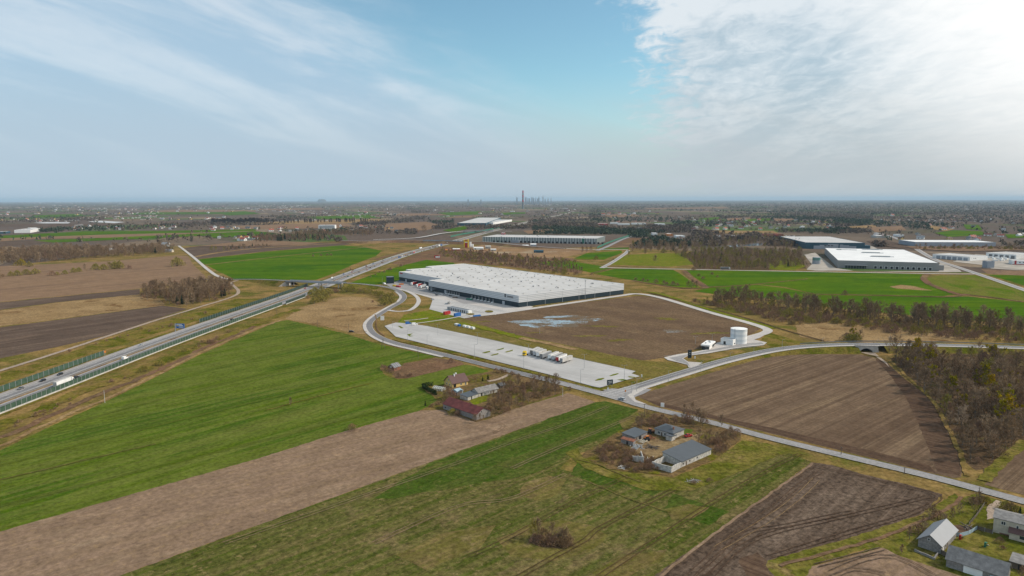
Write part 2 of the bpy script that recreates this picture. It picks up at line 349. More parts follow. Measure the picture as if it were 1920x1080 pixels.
sheet('crop_field', [(225,1080),(805,867),(960,810),(1116,754),(1135,752),(1197,768),(1185,795),(1150,835),(1075,852),(1050,880),(1180,905),(1230,915),(1330,880),(1480,850),(1522,866),(1440,926),(1227,1080),(1100,1180),(-60,1200)], G['bottom'], rag=.3)
sheet('dense_crop_field', [(805,868),(960,811),(1116,755),(1135,752),(1195,768),(1180,796),(1135,822),(1085,838),(1035,870),(960,898),(900,905),(860,915),(780,925),(740,935),(700,935)], G['bottomgreen'], rag=2.)
for q in ([(1085,860),(1140,875),(1160,905),(1135,912),(1070,890)], [(1160,905),(1195,897),(1250,918),(1225,930)], [(1262,925),(1320,945),(1370,960),(1330,985),(1240,960)]):
    sheet('dense_crop_patch', q, G['bottomgreen'], rag=.7)
tram([(420,1020),(640,945),(860,868),(960,830),(1060,796),(1140,763)], G['tanstrip'])
tram([(960,879),(1052,838),(1130,806),(1190,780)], G['tanstrip'])
tram([(700,1020),(860,950),(960,935),(1060,890)], G['tanstrip'])
tram([(880,1045),(960,1007),(1085,937),(1180,893)], G['trk2'])
tram([(960,1090),(1040,1045),(1100,1012),(1118,995),(1180,962),(1265,918)], G['trk2'], w=.55)
tram([(1110,1092),(1180,1045),(1235,1010),(1325,950),(1440,882),(1500,852)], G['trk2'], w=.58)
ribbon('bare_strip', line([(1095,900),(1170,932),(1260,963)]), .45, G['thin'], z=.2, jit=.3)
ribbon('bare_strip', line([(1080,862),(1130,876),(1200,905)]), .8, G['thin'], z=.2, jit=.6)
sheet('ploughed_field', [(1227,1080),(1440,927),(1522,867),(1560,872),(1620,890),(1700,908),(1767,927),(1727,965),(1590,1010),(1440,1051),(1436,1060),(1470,1100),(1150,1150)], G['plough'], rag=.3)
for q in ([(1235,1085),(1330,1010),(1440,930),(1524,870)], ): ribbon('field_margin', line(q), 1.1, G['tanstrip'], z=.2, jit=.35)
for q in ([(1290,1085),(1370,1010),(1450,952),(1500,910),(1540,885)], [(1330,1085),(1385,1030),(1450,1000),(1560,975),(1690,945),(1740,932)], [(1310,1085),(1360,1040),(1400,1000),(1480,985),(1600,960)], [(1440,1046),(1580,1003),(1718,960),(1760,930),(1690,912),(1610,893),(1535,876)]):
    tram(q, G['plough3'], 2., .5)
sheet('bare_patch', [(1400,1080),(1385,1050),(1420,1036),(1438,1052),(1436,1061),(1452,1090)], G['plough3'], rag=.4)
tram([(1345,1030),(1440,975),(1500,930),(1530,900)], G['reed'], gap=3., w=.25)
sheet('grass_strip', [(1436,1060),(1440,1051),(1590,1010),(1727,965),(1790,925),(1800,937),(1730,985),(1640,1022),(1530,1060),(1500,1100),(1462,1090)], G['farmgreen'], rag=.5)
ribbon('ditch', line([(1462,1062),(1540,1040),(1640,1012),(1735,975),(1790,945),(1802,932)]), 1.6, G['moor'], z=.12, jit=.5)
ribbon('ditch_water', line([(1462,1062),(1540,1040),(1640,1012),(1735,975),(1790,945),(1802,932)]), .3, G['trk'], z=.14, jit=.35)
sheet('farmyard_grass', [(1530,1075),(1640,1022),(1735,982),(1800,936),(1830,925),(1960,965),(2100,1010),(2200,1200),(1800,1200),(1700,1050),(1660,1028)], G['farmgreen'], rag=.3)
sheet('bare_field', [(1490,1120),(1522,1062),(1655,1027),(1690,1044),(1800,1080),(1900,1130)], G['tanstrip'], rag=.3)
tram([(1560,1075),(1620,1050),(1680,1046),(1760,1085)], G['plough'], gap=2.2, w=.5); tram([(1540,1095),(1600,1068),(1660,1078)], G['plough'], w=.5); tram([(1530,1062),(1600,1044),(1655,1030)], G['plough'], w=.6)
sheet('thin_patch', [(930,1010),(985,985),(1050,975),(1110,985),(1140,1005),(1105,1035),(1040,1052),(960,1045)], G['thin'], rag=1.3)
sheet('thin_patch', [(985,905),(1030,892),(1062,900),(1050,925),(1010,940),(975,930)], G['thin'], rag=1.)
sheet('thin_patch', [(1110,1075),(1180,1040),(1250,1030),(1230,1060),(1150,1095)], G['thin'], rag=1.)
sheet('thin_patch', [(740,1040),(830,1000),(930,985),(900,1030),(800,1070)], G['thin'], rag=1.3)
sheet('thin_patch', [(1245,955),(1290,945),(1330,952),(1300,972),(1260,975)], G['thin'], rag=.8)
sheet('thin_patch', [(1160,790),(1190,775),(1215,772),(1200,790),(1170,805)], G['thin'], rag=.6)
# banks of the motorway
def along(nm, pts, w, m, jit): ribbon(nm, pts, w, m, z=.1, jit=jit)
along('grass_strip', line([(-40,857),(100,790),(195,750),(292,704),(375,662),(475,619),(530,600)]), 3.2, G['reed'], 1.)
along('verge', line([(-40,815),(60,775),(150,737),(292,682),(400,640),(500,600),(560,580)], 6), 11, G['verge'], 2.5)
along('rough_strip', line([(-40,838),(60,795),(160,752),(292,697),(380,655),(480,612)], 6), 5, G['moor'], 1.8)
sheet('reed_ground', [(535,598),(560,578),(600,566),(640,556),(690,558),(722,572),(718,584),(697,600),(687,614),(693,628),(660,624),(600,610)], G['reed'], rag=1.2)
sheet('verge', [(0,700),(100,672),(205,635),(300,605),(380,580),(440,560),(500,560),(420,585),(330,614),(200,655),(100,685),(0,722)], G['verge'], rag=1.5)
sheet('wet_hollow', [(990,1010),(1010,1004),(1045,1008),(1072,1016),(1076,1024),(1050,1029),(1015,1026),(992,1018)], G['wood'], rag=.7)
# right ploughed field
sheet('harrowed_field', [(1192,742),(1247,725),(1340,697),(1440,669),(1490,665),(1540,664),(1615,665),(1660,677),(1690,705),(1735,740),(1752,760),(1772,800),(1790,832),(1805,868),(1803,894),(1788,897),(1440,812),(1372,795),(1235,762)], G['plough2'], rag=.3)
sheet('headland', [(1205,748),(1245,757),(1376,788),(1440,801),(1620,842),(1740,872),(1755,888),(1440,811),(1372,794),(1235,761)], G['plough3'], rag=.4)
sheet('headland', [(1640,672),(1660,678),(1690,706),(1735,741),(1752,762),(1772,802),(1788,834),(1803,870),(1800,893),(1758,885),(1745,852),(1722,795),(1700,748),(1670,705)], G['plough3'], rag=.4)
sheet('harrowed_field', [(1846,909),(1880,872),(1925,838),(2100,800),(2200,980),(1925,930)], G['plough2'], rag=.3)
sheet('wood_floor', [(1668,672),(1700,704),(1742,744),(1760,770),(1782,808),(1798,838),(1812,868),(1830,882),(1850,880),(1880,855),(1925,828),(2200,760),(2200,662),(1925,662),(1720,662)], G['wood'], rag=.5)
ribbon('grass_strip', line([(1812,893),(1800,850),(1770,790),(1745,748),(1700,706),(1665,676),(1620,664)]), 2.2, G['drygrass'], z=.2, jit=.6)
ribbon('grass_strip', line([(1846,903),(1880,862),(1925,828)]), 5., G['farmgreen'], z=.2, jit=.7)
# the middle plot
sheet('rough_plot', [(805,607),(870,597),(960,586),(1060,571),(1195,555),(1232,557),(1320,584),(1425,617),(1390,637),(1312,654),(1240,672),(1205,676),(1178,672),(1080,652),(960,627)], G['plot'], rag=.5)
sheet('grass_verge', [(805,607),(870,597),(905,610),(960,626),(1080,651),(1150,666),(1205,676),(1265,680),(1290,690),(1245,706),(1205,710),(1190,697),(1080,673),(960,646),(860,625),(790,612)], G['plot2'], rag=.5)
ribbon('grass_strip', line([(860,606),(900,614),(960,629),(1000,640)]), 9, G['lawn'], z=.2, jit=1.5)
ribbon('dry_strip', line([(975,634),(1030,645),(1080,656)]), 7, G['reed'], z=.2, jit=1.2)
sheet('grass_verge', [(812,580),(870,596),(805,606),(745,606),(758,590)], G['lawn'], rag=.6)
sheet('sandy_ground', [(1490,610),(1530,604),(1600,607),(1760,622),(1830,636),(1700,644),(1560,642),(1500,632)], G['reed'], rag=1.)
sheet('rough_grass', [(1425,640),(1440,623),(1500,640),(1540,642),(1500,648),(1445,650)], G['verge'], rag=.5)
def blob(cx, cy, rx, ry, seed, n=26, am=.45):
    r = random.Random(seed); ph = [r.uniform(0, 6.28) for _ in range(4)]
    o = []
    for i in range(n):
        a = 2*math.pi*i/n; k = 1+am*(.5*math.sin(2*a+ph[0])+.35*math.sin(5*a+ph[1])+.3*math.sin(9*a+ph[2]))
        o.append((cx+rx*k*math.cos(a), cy+ry*k*math.sin(a)))
    return o
for i, (cx, cy, rx, ry) in enumerate([(1030,606,56,9.5),(1060,594,34,3.),(1100,600,30,2.6),(1262,621,24,2.)]):
    sheet('flood_water', blob(cx, cy, rx, ry, i+3), G['flood'])
for i, (cx, cy, rx, ry) in enumerate([(1105,630,24,1.8),(1160,638,20,2.2),(1250,560+38,20,2.),(1330,625,30,2.),(1000,624,14,1.),(905,603,12,1.4),(1130,612,26,1.6)]):
    sheet('pale_sand', blob(cx, cy, rx, ry, i+60, am=.7), G['plot2'])
# right background fields
far('wheat_field', [(1002,491),(1065,489),(1110,496),(1150,503),(1115,513),(1085,506),(1040,500)], G['crop2'])
far('wheat_field', [(1075,485),(1100,475),(1165,470),(1167,474),(1132,487)], G['crop2'])
far('wheat_field', [(1130,466),(1180,464),(1178,468),(1128,468)], G['crop2'])
far('wheat_field', [(1116,514),(1152,504),(1200,504),(1262,506),(1278,515),(1312,539),(1272,539),(1185,525)], G['crop2'])
far('meadow', [(1135,496),(1177,478),(1230,475),(1275,475),(1302,496),(1257,500)], G['lawn'])
far('wheat_field', [(1283,507),(1440,508),(1620,511),(1738,515),(1728,521),(1742,534),(1792,551),(1765,556),(1580,552),(1530,551),(1470,538),(1420,533),(1330,538),(1310,525)], G['crop2'])
far('wheat_field', [(1300,546),(1330,540),(1420,534),(1470,540),(1530,553),(1640,555),(1765,558),(1815,556),(1925,568),(2200,600),(2200,640),(1925,606),(1800,600),(1590,580),(1440,560),(1370,556)], G['crop2'])
far('thin_wheat_field', [(1738,522),(1762,516),(1828,516),(1925,548),(2100,610),(2000,590),(1925,565),(1815,553),(1790,548),(1750,535)], G['crop3'])
far('wheat_field', [(1850,515),(1925,517),(1925,537),(1900,529)], G['crop2'])
far('bare_field', [(1840,505),(1925,508),(1925,517),(1852,514)], G['brown'])
sheet('pale_patch', [(1668,538),(1690,534),(1715,537),(1748,545),(1720,544),(1680,541)], G['reed'], rag=1.)
for q, w in (([(1283,508),(1300,524),(1322,538),(1318,541)], 9), ([(1322,539),(1380,536),(1430,532),(1500,525),(1515,523)], 4), ([(1740,514),(1732,522),(1745,534),(1795,552),(1815,552)], 9), ([(1530,552),(1640,554),(1780,557),(1815,553),(1925,567)], 5), ([(1112,512),(1150,503)], 4), ([(1185,526),(1272,540),(1312,541)], 5)):
    ribbon('ditch_bank', line(q), w, G['moor'], z=.4, jit=w*.12)
sheet('meadow', [(1440,490),(1500,485),(1510,500),(1490,507),(1442,505)], G['lawn'])
far('rough_field', [(1140,463),(1180,446),(1226,446),(1212,455),(1180,464)], G['moor'])
for px in ([(1250,449),(1270,446),(1290,450),(1282,455),(1252,454)], [(1362,461),(1385,458),(1390,462),(1372,464)], [(1390,460),(1428,455),(1430,460),(1405,462)], [(1398,436),(1420,435),(1420,438),(1400,438)], [(1178,428),(1215,425),(1212,429),(1180,430)]):
    far('pond', px, M['water'], .3)
# far fields, left to right
FF = [('crop2',[(0,442),(160,434),(310,433),(480,430),(480,433),(330,437),(200,440),(0,447)]),('brown',[(0,447),(200,440),(330,437),(400,438),(200,446),(60,449),(0,453)]),
('crop2',[(62,451),(200,446),(400,437),(410,441),(240,449),(100,455)]),('darkf',[(-100,460),(0,453),(62,451),(100,455),(30,460),(0,463)]),('darkf',[(0,421),(60,419),(240,420),(160,427),(80,430),(73,425),(0,425)]),
('fleece',[(62,418),(90,416.5),(133,417),(128,419),(80,419)]),('fleece',[(165,415.5),(190,414),(235,416.5),(215,418.5),(180,417)]),('brown',[(270,396),(330,393),(480,394),(480,397),(300,398)]),
('crop2',[(230,400),(300,398),(480,398),(470,401),(250,403)]),('brown',[(430,424),(560,420),(650,419),(662,424),(640,428),(460,430)]),('reed',[(470,417),(700,411),(760,414),(640,419),(480,421)]),
('crop2',[(560,407),(690,403),(720,409),(600,411)]),('crop2',[(400,399),(460,396),(490,401),(430,404)]),('brown',[(722,420),(800,416),(830,424),(800,432),(720,434)]),('crop2',[(830,432),(870,424),(880,428),(850,436)]),
('brown',[(690,402),(790,400),(850,403),(760,405)]),('brown',[(370,462),(480,450),(600,456),(570,460),(480,462)]),('crop2',[(380,438),(480,434),(520,438),(470,443),(400,446)]),
('crop2',[(820,399),(900,396),(905,402),(840,404)]),('brown',[(860,405),(905,404),(890,408),(830,409)]),
('crop2',[(1752,437),(1790,432),(1840,434),(1852,440),(1780,445)]),('crop2',[(1805,421),(1835,422),(1842,432),(1812,430)]),('crop2',[(1885,440),(1922,440),(1922,446),(1890,447)]),
('reed',[(1740,422),(1790,430),(1772,434),(1748,430)]),('reed',[(1592,425),(1640,422),(1646,428),(1595,430)]),('reed',[(1320,433),(1450,433),(1460,438),(1330,438)]),
('brown',[(1362,410),(1410,408),(1405,413),(1365,414)]),('crop2',[(1398,412),(1420,410),(1418,416),(1400,416)]),('crop2',[(1422,410),(1447,410),(1440,415),(1424,416)]),('brown',[(1448,410),(1490,411),(1485,416),(1452,415)]),
('crop2',[(1310,410),(1350,407),(1345,412),(1315,413)]),('brown',[(1200,391),(1360,388),(1370,391),(1220,393)]),('brown',[(1630,427),(1690,424),(1700,432),(1640,436)]),('brown',[(980,433),(1040,431),(1050,436),(990,439)]),
('darkf',[(1625,452),(1660,450),(1715,464),(1690,466),(1640,460)]),('brown',[(1700,462),(1880,463),(1925,470),(1800,472),(1710,467)]),('brown',[(1130,403),(1190,402),(1200,406),(1140,408)]),('crop2',[(940,399),(985,398),(985,401),(945,403)]),('crop2',[(60,404),(150,401),(160,405),(70,408)]),('brown',[(480,392),(600,390),(610,393),(490,395)])]
for i, (m, px) in enumerate(FF): far('far_field', px, G[m], .3+.02*i)
# ------------------------------------------------------------------ motorway
EL = [P(*q) for q in ((-200,806),(0,735),(196,664.5),(300,631.5),(382,605.5),(480,575),(575,543),(602,529),(660,508),(720,486),(775,467.5),(817,460.5),(855,449.5),(905,435),(960,422),(1000,412),(1047,403),(1075,396),(1100,388))]
ER = [P(*q) for q in ((-200,862),(0,778),(150,722),(292,664),(380,627),(480,587),(560,556),(600,541.5),(633,529),(690,508),(757,482.5),(800,469),(832,460.5),(880,447),(925,435),(975,422),(1015,411),(1055,403),(1080,396),(1104,388))]
def resample(pts, n):
    L = [0.]
    for a, b in zip(pts, pts[1:]): L.append(L[-1]+(b-a).length)
    o = []
    for i in range(n):
        t = L[-1]*i/(n-1); j = 0
        while j < len(L)-2 and L[j+1] < t: j += 1
        o.append(pts[j].lerp(pts[j+1], (t-L[j])/max(L[j+1]-L[j], 1e-6)))
    return o
def by_y(pts, ys):
    o = []
    for y in ys:
        j = 0
        while j < len(pts)-2 and pts[j+1].y < y: j += 1
        a, b = pts[j], pts[j+1]; o.append(a.lerp(b, (y-a.y)/(b.y-a.y)))
    return o
# centre line of the motorway and its true half width, from the two surveyed edges
YS = [230*1.045**i for i in range(78)]
HL = by_y(smooth(EL, 15), YS); HR = by_y(smooth(ER, 15), YS)
HC = [(a+b)/2 for a, b in zip(HL, HR)]
for _ in range(6): HC = [HC[0]]+[(HC[i-1]+2*HC[i]+HC[i+1])/4 for i in range(1, len(HC)-1)]+[HC[-1]]
HN = normals(HC)
hw = sorted(abs((b-a).dot(n)) for a, b, n in zip(HL, HR, HN))[39]/2
print('motorway half width', hw)
HW = 16.0
def hway(name, o0, o1, mat, z=.05, i0=0, i1=None, dash=None, hard=0):
    return ribbon(name, HC[i0:i1], o1-o0, mat, off=-(o0+o1)/2, z=z, dash=dash)
hway('motorway_verge', -21, 21, G['verge'], .03)
hway('motorway_median', -2.6, 2.6, G['reed'], .06)
for s in (-1, 1):
    a, b = sorted((s*2.6, s*HW))
    hway('motorway_carriageway', a, b, M['asphalt2'], .08)
    a, b = sorted((s*12.6, s*15.8)); hway('motorway_shoulder', a, b, M['shoulder'], .10)
    a, b = sorted((s*4.2, s*8.2)); hway('motorway_lane', a, b, M['asphalt'], .10)
    for o in (3.9, 12.2): hway('lane_marking', s*o-.15, s*o+.15, M['mark'], .12)
fine = smooth(HC[:40], 3.)
for s in (-1, 1): ribbon('lane_marking', fine, .2, M['mark'], off=s*8.1, z=.13, dash=(4, 8))
def hx(t, off, z=0):
    """point at distance t (ground y) on the motorway, off metres right of its axis"""
    c = by_y(HC, [t])[0]; j = min(range(len(HC)), key=lambda i: abs(HC[i].y-t)); n = HN[j]
    p = c-n*off; return Vector((p.x, p.y, z)), math.atan2(-n.x, n.y)
# ramp and upper road beyond the second bridge
rb = line([(640,451,6),(690,452,6),(740,450,6.5),(790,450.5,7),(862,452.5,7),(920,454,6.5),(990,461,4),(1060,466,1)], 12)
bank('railway_bank', [p for p in rb], 10, 2.2, G['moor']); ribbon('upper_road', rb, 9, M['asphalt2'], z=.06)
r2 = line([(700,449.5),(780,446,2),(830,437.5,3),(870,433.5,6),(925,433,6),(960,434,3)], 20); ribbon('slip_road', r2, 13, M['conc'], z=.3)
r3 = line([(1130,502),(1150,492),(1180,472),(1150,466),(1126,462)], 10)
ribbon('service_road', line([(1128,503),(1150,491),(1172,476),(1178,470)], 8), 9, M['path'], z=.3); ribbon('service_road', line([(1128,503),(1150,491),(1172,476),(1178,470)], 8), 5, M['asphalt2'], z=.33)
ribbon('service_road', line([(1060,466),(1100,468),(1140,468),(1178,468)], 10), 10, M['path'], z=.3)
ribbon('service_road', line([(1120,470),(1140,462),(1165,450),(1185,443)], 10), 10, M['asphalt2'], z=.32)
# ------------------------------------------------------------------ roads
ribbon('side_road', line([(1640,436),(1672,444),(1700,456),(1747,484),(1790,499.5),(1830,513),(1925,545.5),(2060,592)], 8), 11, M['path'], z=.3)
ribbon('side_road', line([(1640,436),(1672,444),(1700,456),(1747,484),(1790,499.5),(1830,513),(1925,545.5),(2060,592)], 8), 7, M['asphalt2'], z=.34)
ribbon('access_road', line([(1128,501.5),(1180,503.5),(1290,505.5),(1440,508.5),(1620,511.5),(1780,514),(1829,514.2)], 10), 7, M['path'], z=.34)
ribbon('grass_strip', line([(1135,498.5),(1180,500),(1257,500.5)], 10), 6, G['reed'], z=.32)
for q in ([(1508,478),(1528,474),(1545,487),(1566,503),(1600,508),(1530,508),(1512,506),(1522,496)], [(1762,492),(1800,507),(1803,510.5),(1765,511),(1600,509),(1760,509)], [(1786,491),(1850,498),(1858,504),(1905,507),(1925,506),(1925,487),(1870,480),(1830,477)], [(1621,468),(1632,460),(1655,472),(1690,474),(1705,482),(1650,470)]):
    sheet('yard_slab', q, M['site'], z=.3)
def road(px, w, left=0, right=0, mark=None, bankm=None, edge=True, slope=1.9, gap=None):
    L = line(px)
    if bankm:
        if gap: bank('road_bank', [p for p in L if p.x < gap[0]], w+2+2*max(left, right), slope, bankm); bank('road_bank', [p for p in L if p.x > gap[1]], w+2+2*max(left, right), slope, bankm)
        else: bank('road_bank', L, w+2+2*max(left, right), slope, bankm)
    if left: ribbon('cycle_path', L, left, M['path'], off=w/2+left/2+.3, z=.10)
    if right: ribbon('cycle_path', L, right, M['path'], off=-w/2-right/2-.3, z=.10)
    ribbon('road', L, w, M['asphalt'], z=.12)
    if edge:
        for s in (-1, 1): ribbon('kerb_line', L, .35, M['conc'], off=s*(w/2-.1), z=.16)
    if mark: ribbon('lane_marking', L, mark[0], M['mark'], z=.15, dash=mark[1])
    return L
RO = road([(380,524,0),(440,524,.6),(480,524,2.5),(520,525.5,5.5),(545,527,7),(600,529,7),(640,530.5,7),(680,533,5),(715,537,3),(738,541.5,1.5),(750,547.5,.3),(757,556),(751,566),(730,578),(709,591),(695,602),(690.5,612),(697,624),(713,634),(738,643),(775,652),(830,665),(960,697),(1040,716),(1125,738),(1165,749)], 7.5, right=0, left=0, bankm=G['verge'], gap=(P(543,526.5,7).x, P(643,530.5,7).x))
RA = [p for p in RO if p.z < .05 and p.y > 480 and p.x < 0]
ribbon('cycle_path', line([(741,546),(751,556),(745,566),(724,578),(702,591),(688,602),(683.5,612),(690,625),(708,637),(735,647),(775,656.5),(830,670)]), 3.2, M['path'], z=.2)
RB = road([(1040,716),(1125,738),(1165,749),(1210,763),(1335,793),(1440,821),(1577,854),(1740,893),(1920,941),(2050,975)], 6.6, edge=False, mark=None)
ribbon('road_wear', RB, 5.6, M['asphalt2'], z=.15)
ribbon('kerb_line', RB, .4, M['conc'], off=-3.3, z=.17)
SIDE = [(1138,742,0),(1185,728,0),(1240,711,0),(1280,699,0),(1340,681,.4),(1400,666,1.2),(1450,656,2.2),(1500,650,3.2),(1560,646.5,4),(1620,645.5,4.2),(1700,646,4),(1800,648,3.5),(1920,652,3),(2100,660,2)]
RS = road(SIDE, 7.5, right=3.2, mark=(.22,None), bankm=G['verge'], slope=1.6, gap=(P(1600,655).x, P(1645,655).x))
ribbon('lane_marking', RS, .18, M['mark'], off=3.2, z=.17)
for q in ([(1135,734),(1150,731),(1168,733),(1178,727)], [(1180,752),(1184,744),(1200,738),(1215,730)]):
    ribbon('junction_apron', line(q), 5, M['asphalt2'], z=.135)
sheet('junction_apron', [(1120,735),(1150,733),(1185,723),(1200,724),(1186,734),(1180,745),(1195,756),(1165,750)], M['asphalt2'], z=.125)
sheet('cycle_path', [(1176,742),(1190,735),(1215,728),(1200,736),(1188,743),(1192,751),(1215,760),(1190,755)], M['path'], z=.19)
# loop path inside the bend, drive between bend and yard
ribbon('loop_path', line([(742,541.5),(762,546),(778,554),(785,563),(782,572),(774,579),(765,583),(745,584.5),(728,582)]), 5, M['path'], z=.2)
ribbon('footpath', line([(758,602),(780,600),(803,597)]), 2, M['path'], z=.2)
ribbon('footpath', line([(781,607),(830,600),(862,594),(880,590)]), 2.5, M['path'], z=.2)
ribbon('kerb_track', line([(703,590),(706,600),(705,612),(711,623),(722,631)]), 1.2, G['moor'], z=.2)
ribbon('field_drive', line([(655,623.5),(688,622)]), 2, G['reed'], z=.2)
# yard around the warehouse and perimeter road
sheet('yard_slab', [(722,533),(752,526),(830,538),(1000,575),(990,581),(960,585),(905,592),(870,597),(846,591),(805,580),(812,560),(776,550),(735,540)], M['path'])
sheet('yard_slab', [(812,560),(850,565),(960,585),(905,592),(870,597),(846,591),(805,580)], M['slab'])
sheet('yard_asphalt', [(722,533),(752,527),(805,541),(905,562),(935,568),(870,570),(835,556),(812,556),(776,549),(735,540)], M['asphalt2'])
for i in range(15):
    x = 838+i*7.; y = 567.+i*1.35
    if i != 3: ribbon('bay_marking', line([(x,y),(x-7.5,y+5.2)]), .35, M['mark'], z=.16)
for i, (cx, cy, rx, ry) in enumerate([(882,589.4,8,1.6),(917,584.5,7.5,2.2)]): sheet('grass_island', blob(cx, cy, rx, ry, i, am=.1), G['verge'], z=.2)
ribbon('perimeter_road', line([(880,594),(920,590),(960,584.5),(1060,570),(1160,555.5),(1195,551.5),(1240,559),(1330,586),(1400,605),(1436,617),(1436,624),(1410,632),(1398,637)]), 8.5, M['path'], z=.2)
ribbon('kerb_track', line([(1215,549),(1330,578),(1420,603),(1470,619),(1545,640)]), 2.5, G['wood'], z=.2)
ribbon('grass_strip', line([(1205,548),(1240,552),(1330,581),(1420,607),(1450,617)]), 7, G['lawn'], z=.19)
# truck park
LOT = [(721,612),(742,605.5),(765,607),(800,612),(880,629),(960,646.5),(1080,672.5),(1192,697),(1184,701),(1200,706.5),(1180,712),(1165,716),(1125,728),(1110,725),(1040,706),(960,686),(860,661),(795,645),(742,632)]
sheet('truck_park', LOT, M['slab'], z=.2)
for q in ([(1115,714.5),(1121,711.5),(1131,709.6),(1134,710.5),(1128,713.5),(1118,715.2)], [(1142,706),(1149,703),(1158,701),(1160.5,702),(1154,704.6),(1145,706.5)], [(903,663),(912,660),(919,659),(919,661),(910,663.5)], [(929,657.5),(945,653),(944,655.5),(933,658)], [(946,661),(962,656.5),(961,659),(950,662)], [(919,667),(935,663),(934,665.5),(923,668)], [(746,612),(750,612),(757,616),(752,616.5)], [(763,628),(774,626),(768,630),(776,631),(768,632)], [(1157,713),(1168,712),(1178,714),(1165,715)], [(1177,706.5),(1190,708),(1194,710),(1180,709)]):
    sheet('grass_island', q, G['lawn'], z=.26)
sheet('grass_verge', [(742,633),(795,646),(860,662),(960,687),(1040,707),(1110,726),(1128,729),(1140,724),(1168,716),(1190,714),(1192,719),(1180,724),(1150,731),(1125,734),(1040,711),(960,692),(830,659),(770,646),(735,637)], G['verge'], z=.11, rag=.2)
# tank compound
sheet('compound_road', [(1245,671),(1272,665),(1300,661),(1330,655),(1345,643),(1365,640),(1395,634),(1412,637),(1438,643),(1432,648),(1400,651),(1372,655),(1330,663),(1290,668),(1281,673),(1290,679),(1318,681),(1300,690),(1291,690),(1289,685),(1270,680),(1252,676)], M['path'], z=.2)
sheet('compound_road', [(1255,672),(1300,663),(1330,657),(1400,644),(1428,643),(1432,646),(1372,653),(1290,667),(1279,673),(1290,681),(1294,690),(1289,684),(1268,678)], M['asphalt2'], z=.23)
sheet('compound_road', [(1400,634),(1425,628),(1438,620),(1442,624),(1425,634),(1412,638)], M['path'], z=.19)
# farm lanes, yards
ribbon('lane', line([(335,461),(362,482),(390,506),(412,520),(437,525)]), 6, M['path'], z=.3)
ribbon('dirt_lane', line([(-60,716),(0,696),(90,668),(205,630),(290,602),(375,576),(435,557),(447,546),(434,531),(450,525)]), 4.2, M['dirt'], z=.2, jit=.25)
sheet('farm_ground', [(802,762),(822,750),(815,742),(838,712),(880,704),(920,697),(955,700),(1045,722),(1060,735),(960,768),(920,785),(893,792),(830,769)], G['farm'], rag=.4)
sheet('farm_lawn', [(880,752),(900,742),(915,740),(912,752),(890,760)], G['lawn'], rag=.3)
sheet('reed_ground', [(757,682),(817,671),(862,678),(870,684),(765,710),(745,710),(735,702)], G['moor'], rag=.6)
ribbon('farm_drive', line([(955,703),(935,712),(915,716)]), 3, M['dirt'], z=.2)
sheet('farm_ground', [(1086,855),(1130,828),(1150,815),(1195,790),(1230,770),(1300,785),(1385,806),(1390,825),(1340,862),(1262,894),(1215,888),(1140,880)], G['farm'], rag=.5)
sheet('farm_yard', [(1180,825),(1215,820),(1262,828),(1290,818),(1320,812),(1310,825),(1262,846),(1230,858),(1200,850),(1180,842)], G['yard'], rag=.4)
sheet('farm_lawn', [(1275,803),(1300,806),(1296,812),(1283,815)], G['crop'], rag=.2)
sheet('mown_strip', [(1060,850),(1086,840),(1092,858),(1140,882),(1215,890),(1262,897),(1340,864),(1392,826),(1440,832),(1480,845),(1400,880),(1300,920),(1210,920),(1100,880)], G['farmgreen'], rag=.6)
sheet('garden_plot', [(1787,1000),(1780,985),(1800,985),(1833,993),(1818,1002)], G['plough3'], rag=.2)
sheet('farm_drive', [(1850,975),(1852,950),(1868,938),(1880,942),(1872,955),(1868,972)], M['dirt'], rag=.4)
#PART3
# ------------------------------------------------------------------ buildings
def frame(A, B, D, z=0):
    """A left near corner, B right near corner, D a point behind B (or a depth in metres)"""
    a = A.copy() if isinstance(A, Vector) else P(*A); b = B.copy() if isinstance(B, Vector) else P(*B); a.z = b.z = 0; u = (b-a); L = u.length; u.normalize(); v = Vector((-u.y, u.x, 0))
    W = D if isinstance(D, (int, float)) else abs((P(*D)-b).dot(v))
    return a, math.atan2(u.y, u.x), L, W
def window(t, side, u, z, w, h, L, W, frame_m=None, pane_m=None, nm='window', pane=True, proud=.05):
    """a framed opening on one side of a house whose plan is L by W"""
    def put(b, u0, u1, z0, z1, d0, d1):
        if side == 'f': b.box(u0, -d1, z0, u1, -d0, z1)
        elif side == 'b': b.box(u0, W+d0, z0, u1, W+d1, z1)
        elif side == 'l': b.box(-d1, u0, z0, -d0, u1, z1)
        else: b.box(L+d0, u0, z0, L+d1, u1, z1)
    b = MB(); put(b, u-w/2, u+w/2, z-h/2, z+h/2, .002, proud); f = b.build(nm, frame_m or M['white'], t)
    if pane:
        b = MB(); n = 2 if w > 1. else 1; g = .1
        for i in range(n):
            a0 = u-w/2+g+i*(w-g)/n; put(b, a0, a0+(w-g)/n-g, z-h/2+g, z+h/2-g, proud+.003, proud+.02)
        b.build('pane', pane_m or M['glass'], f)
    return f
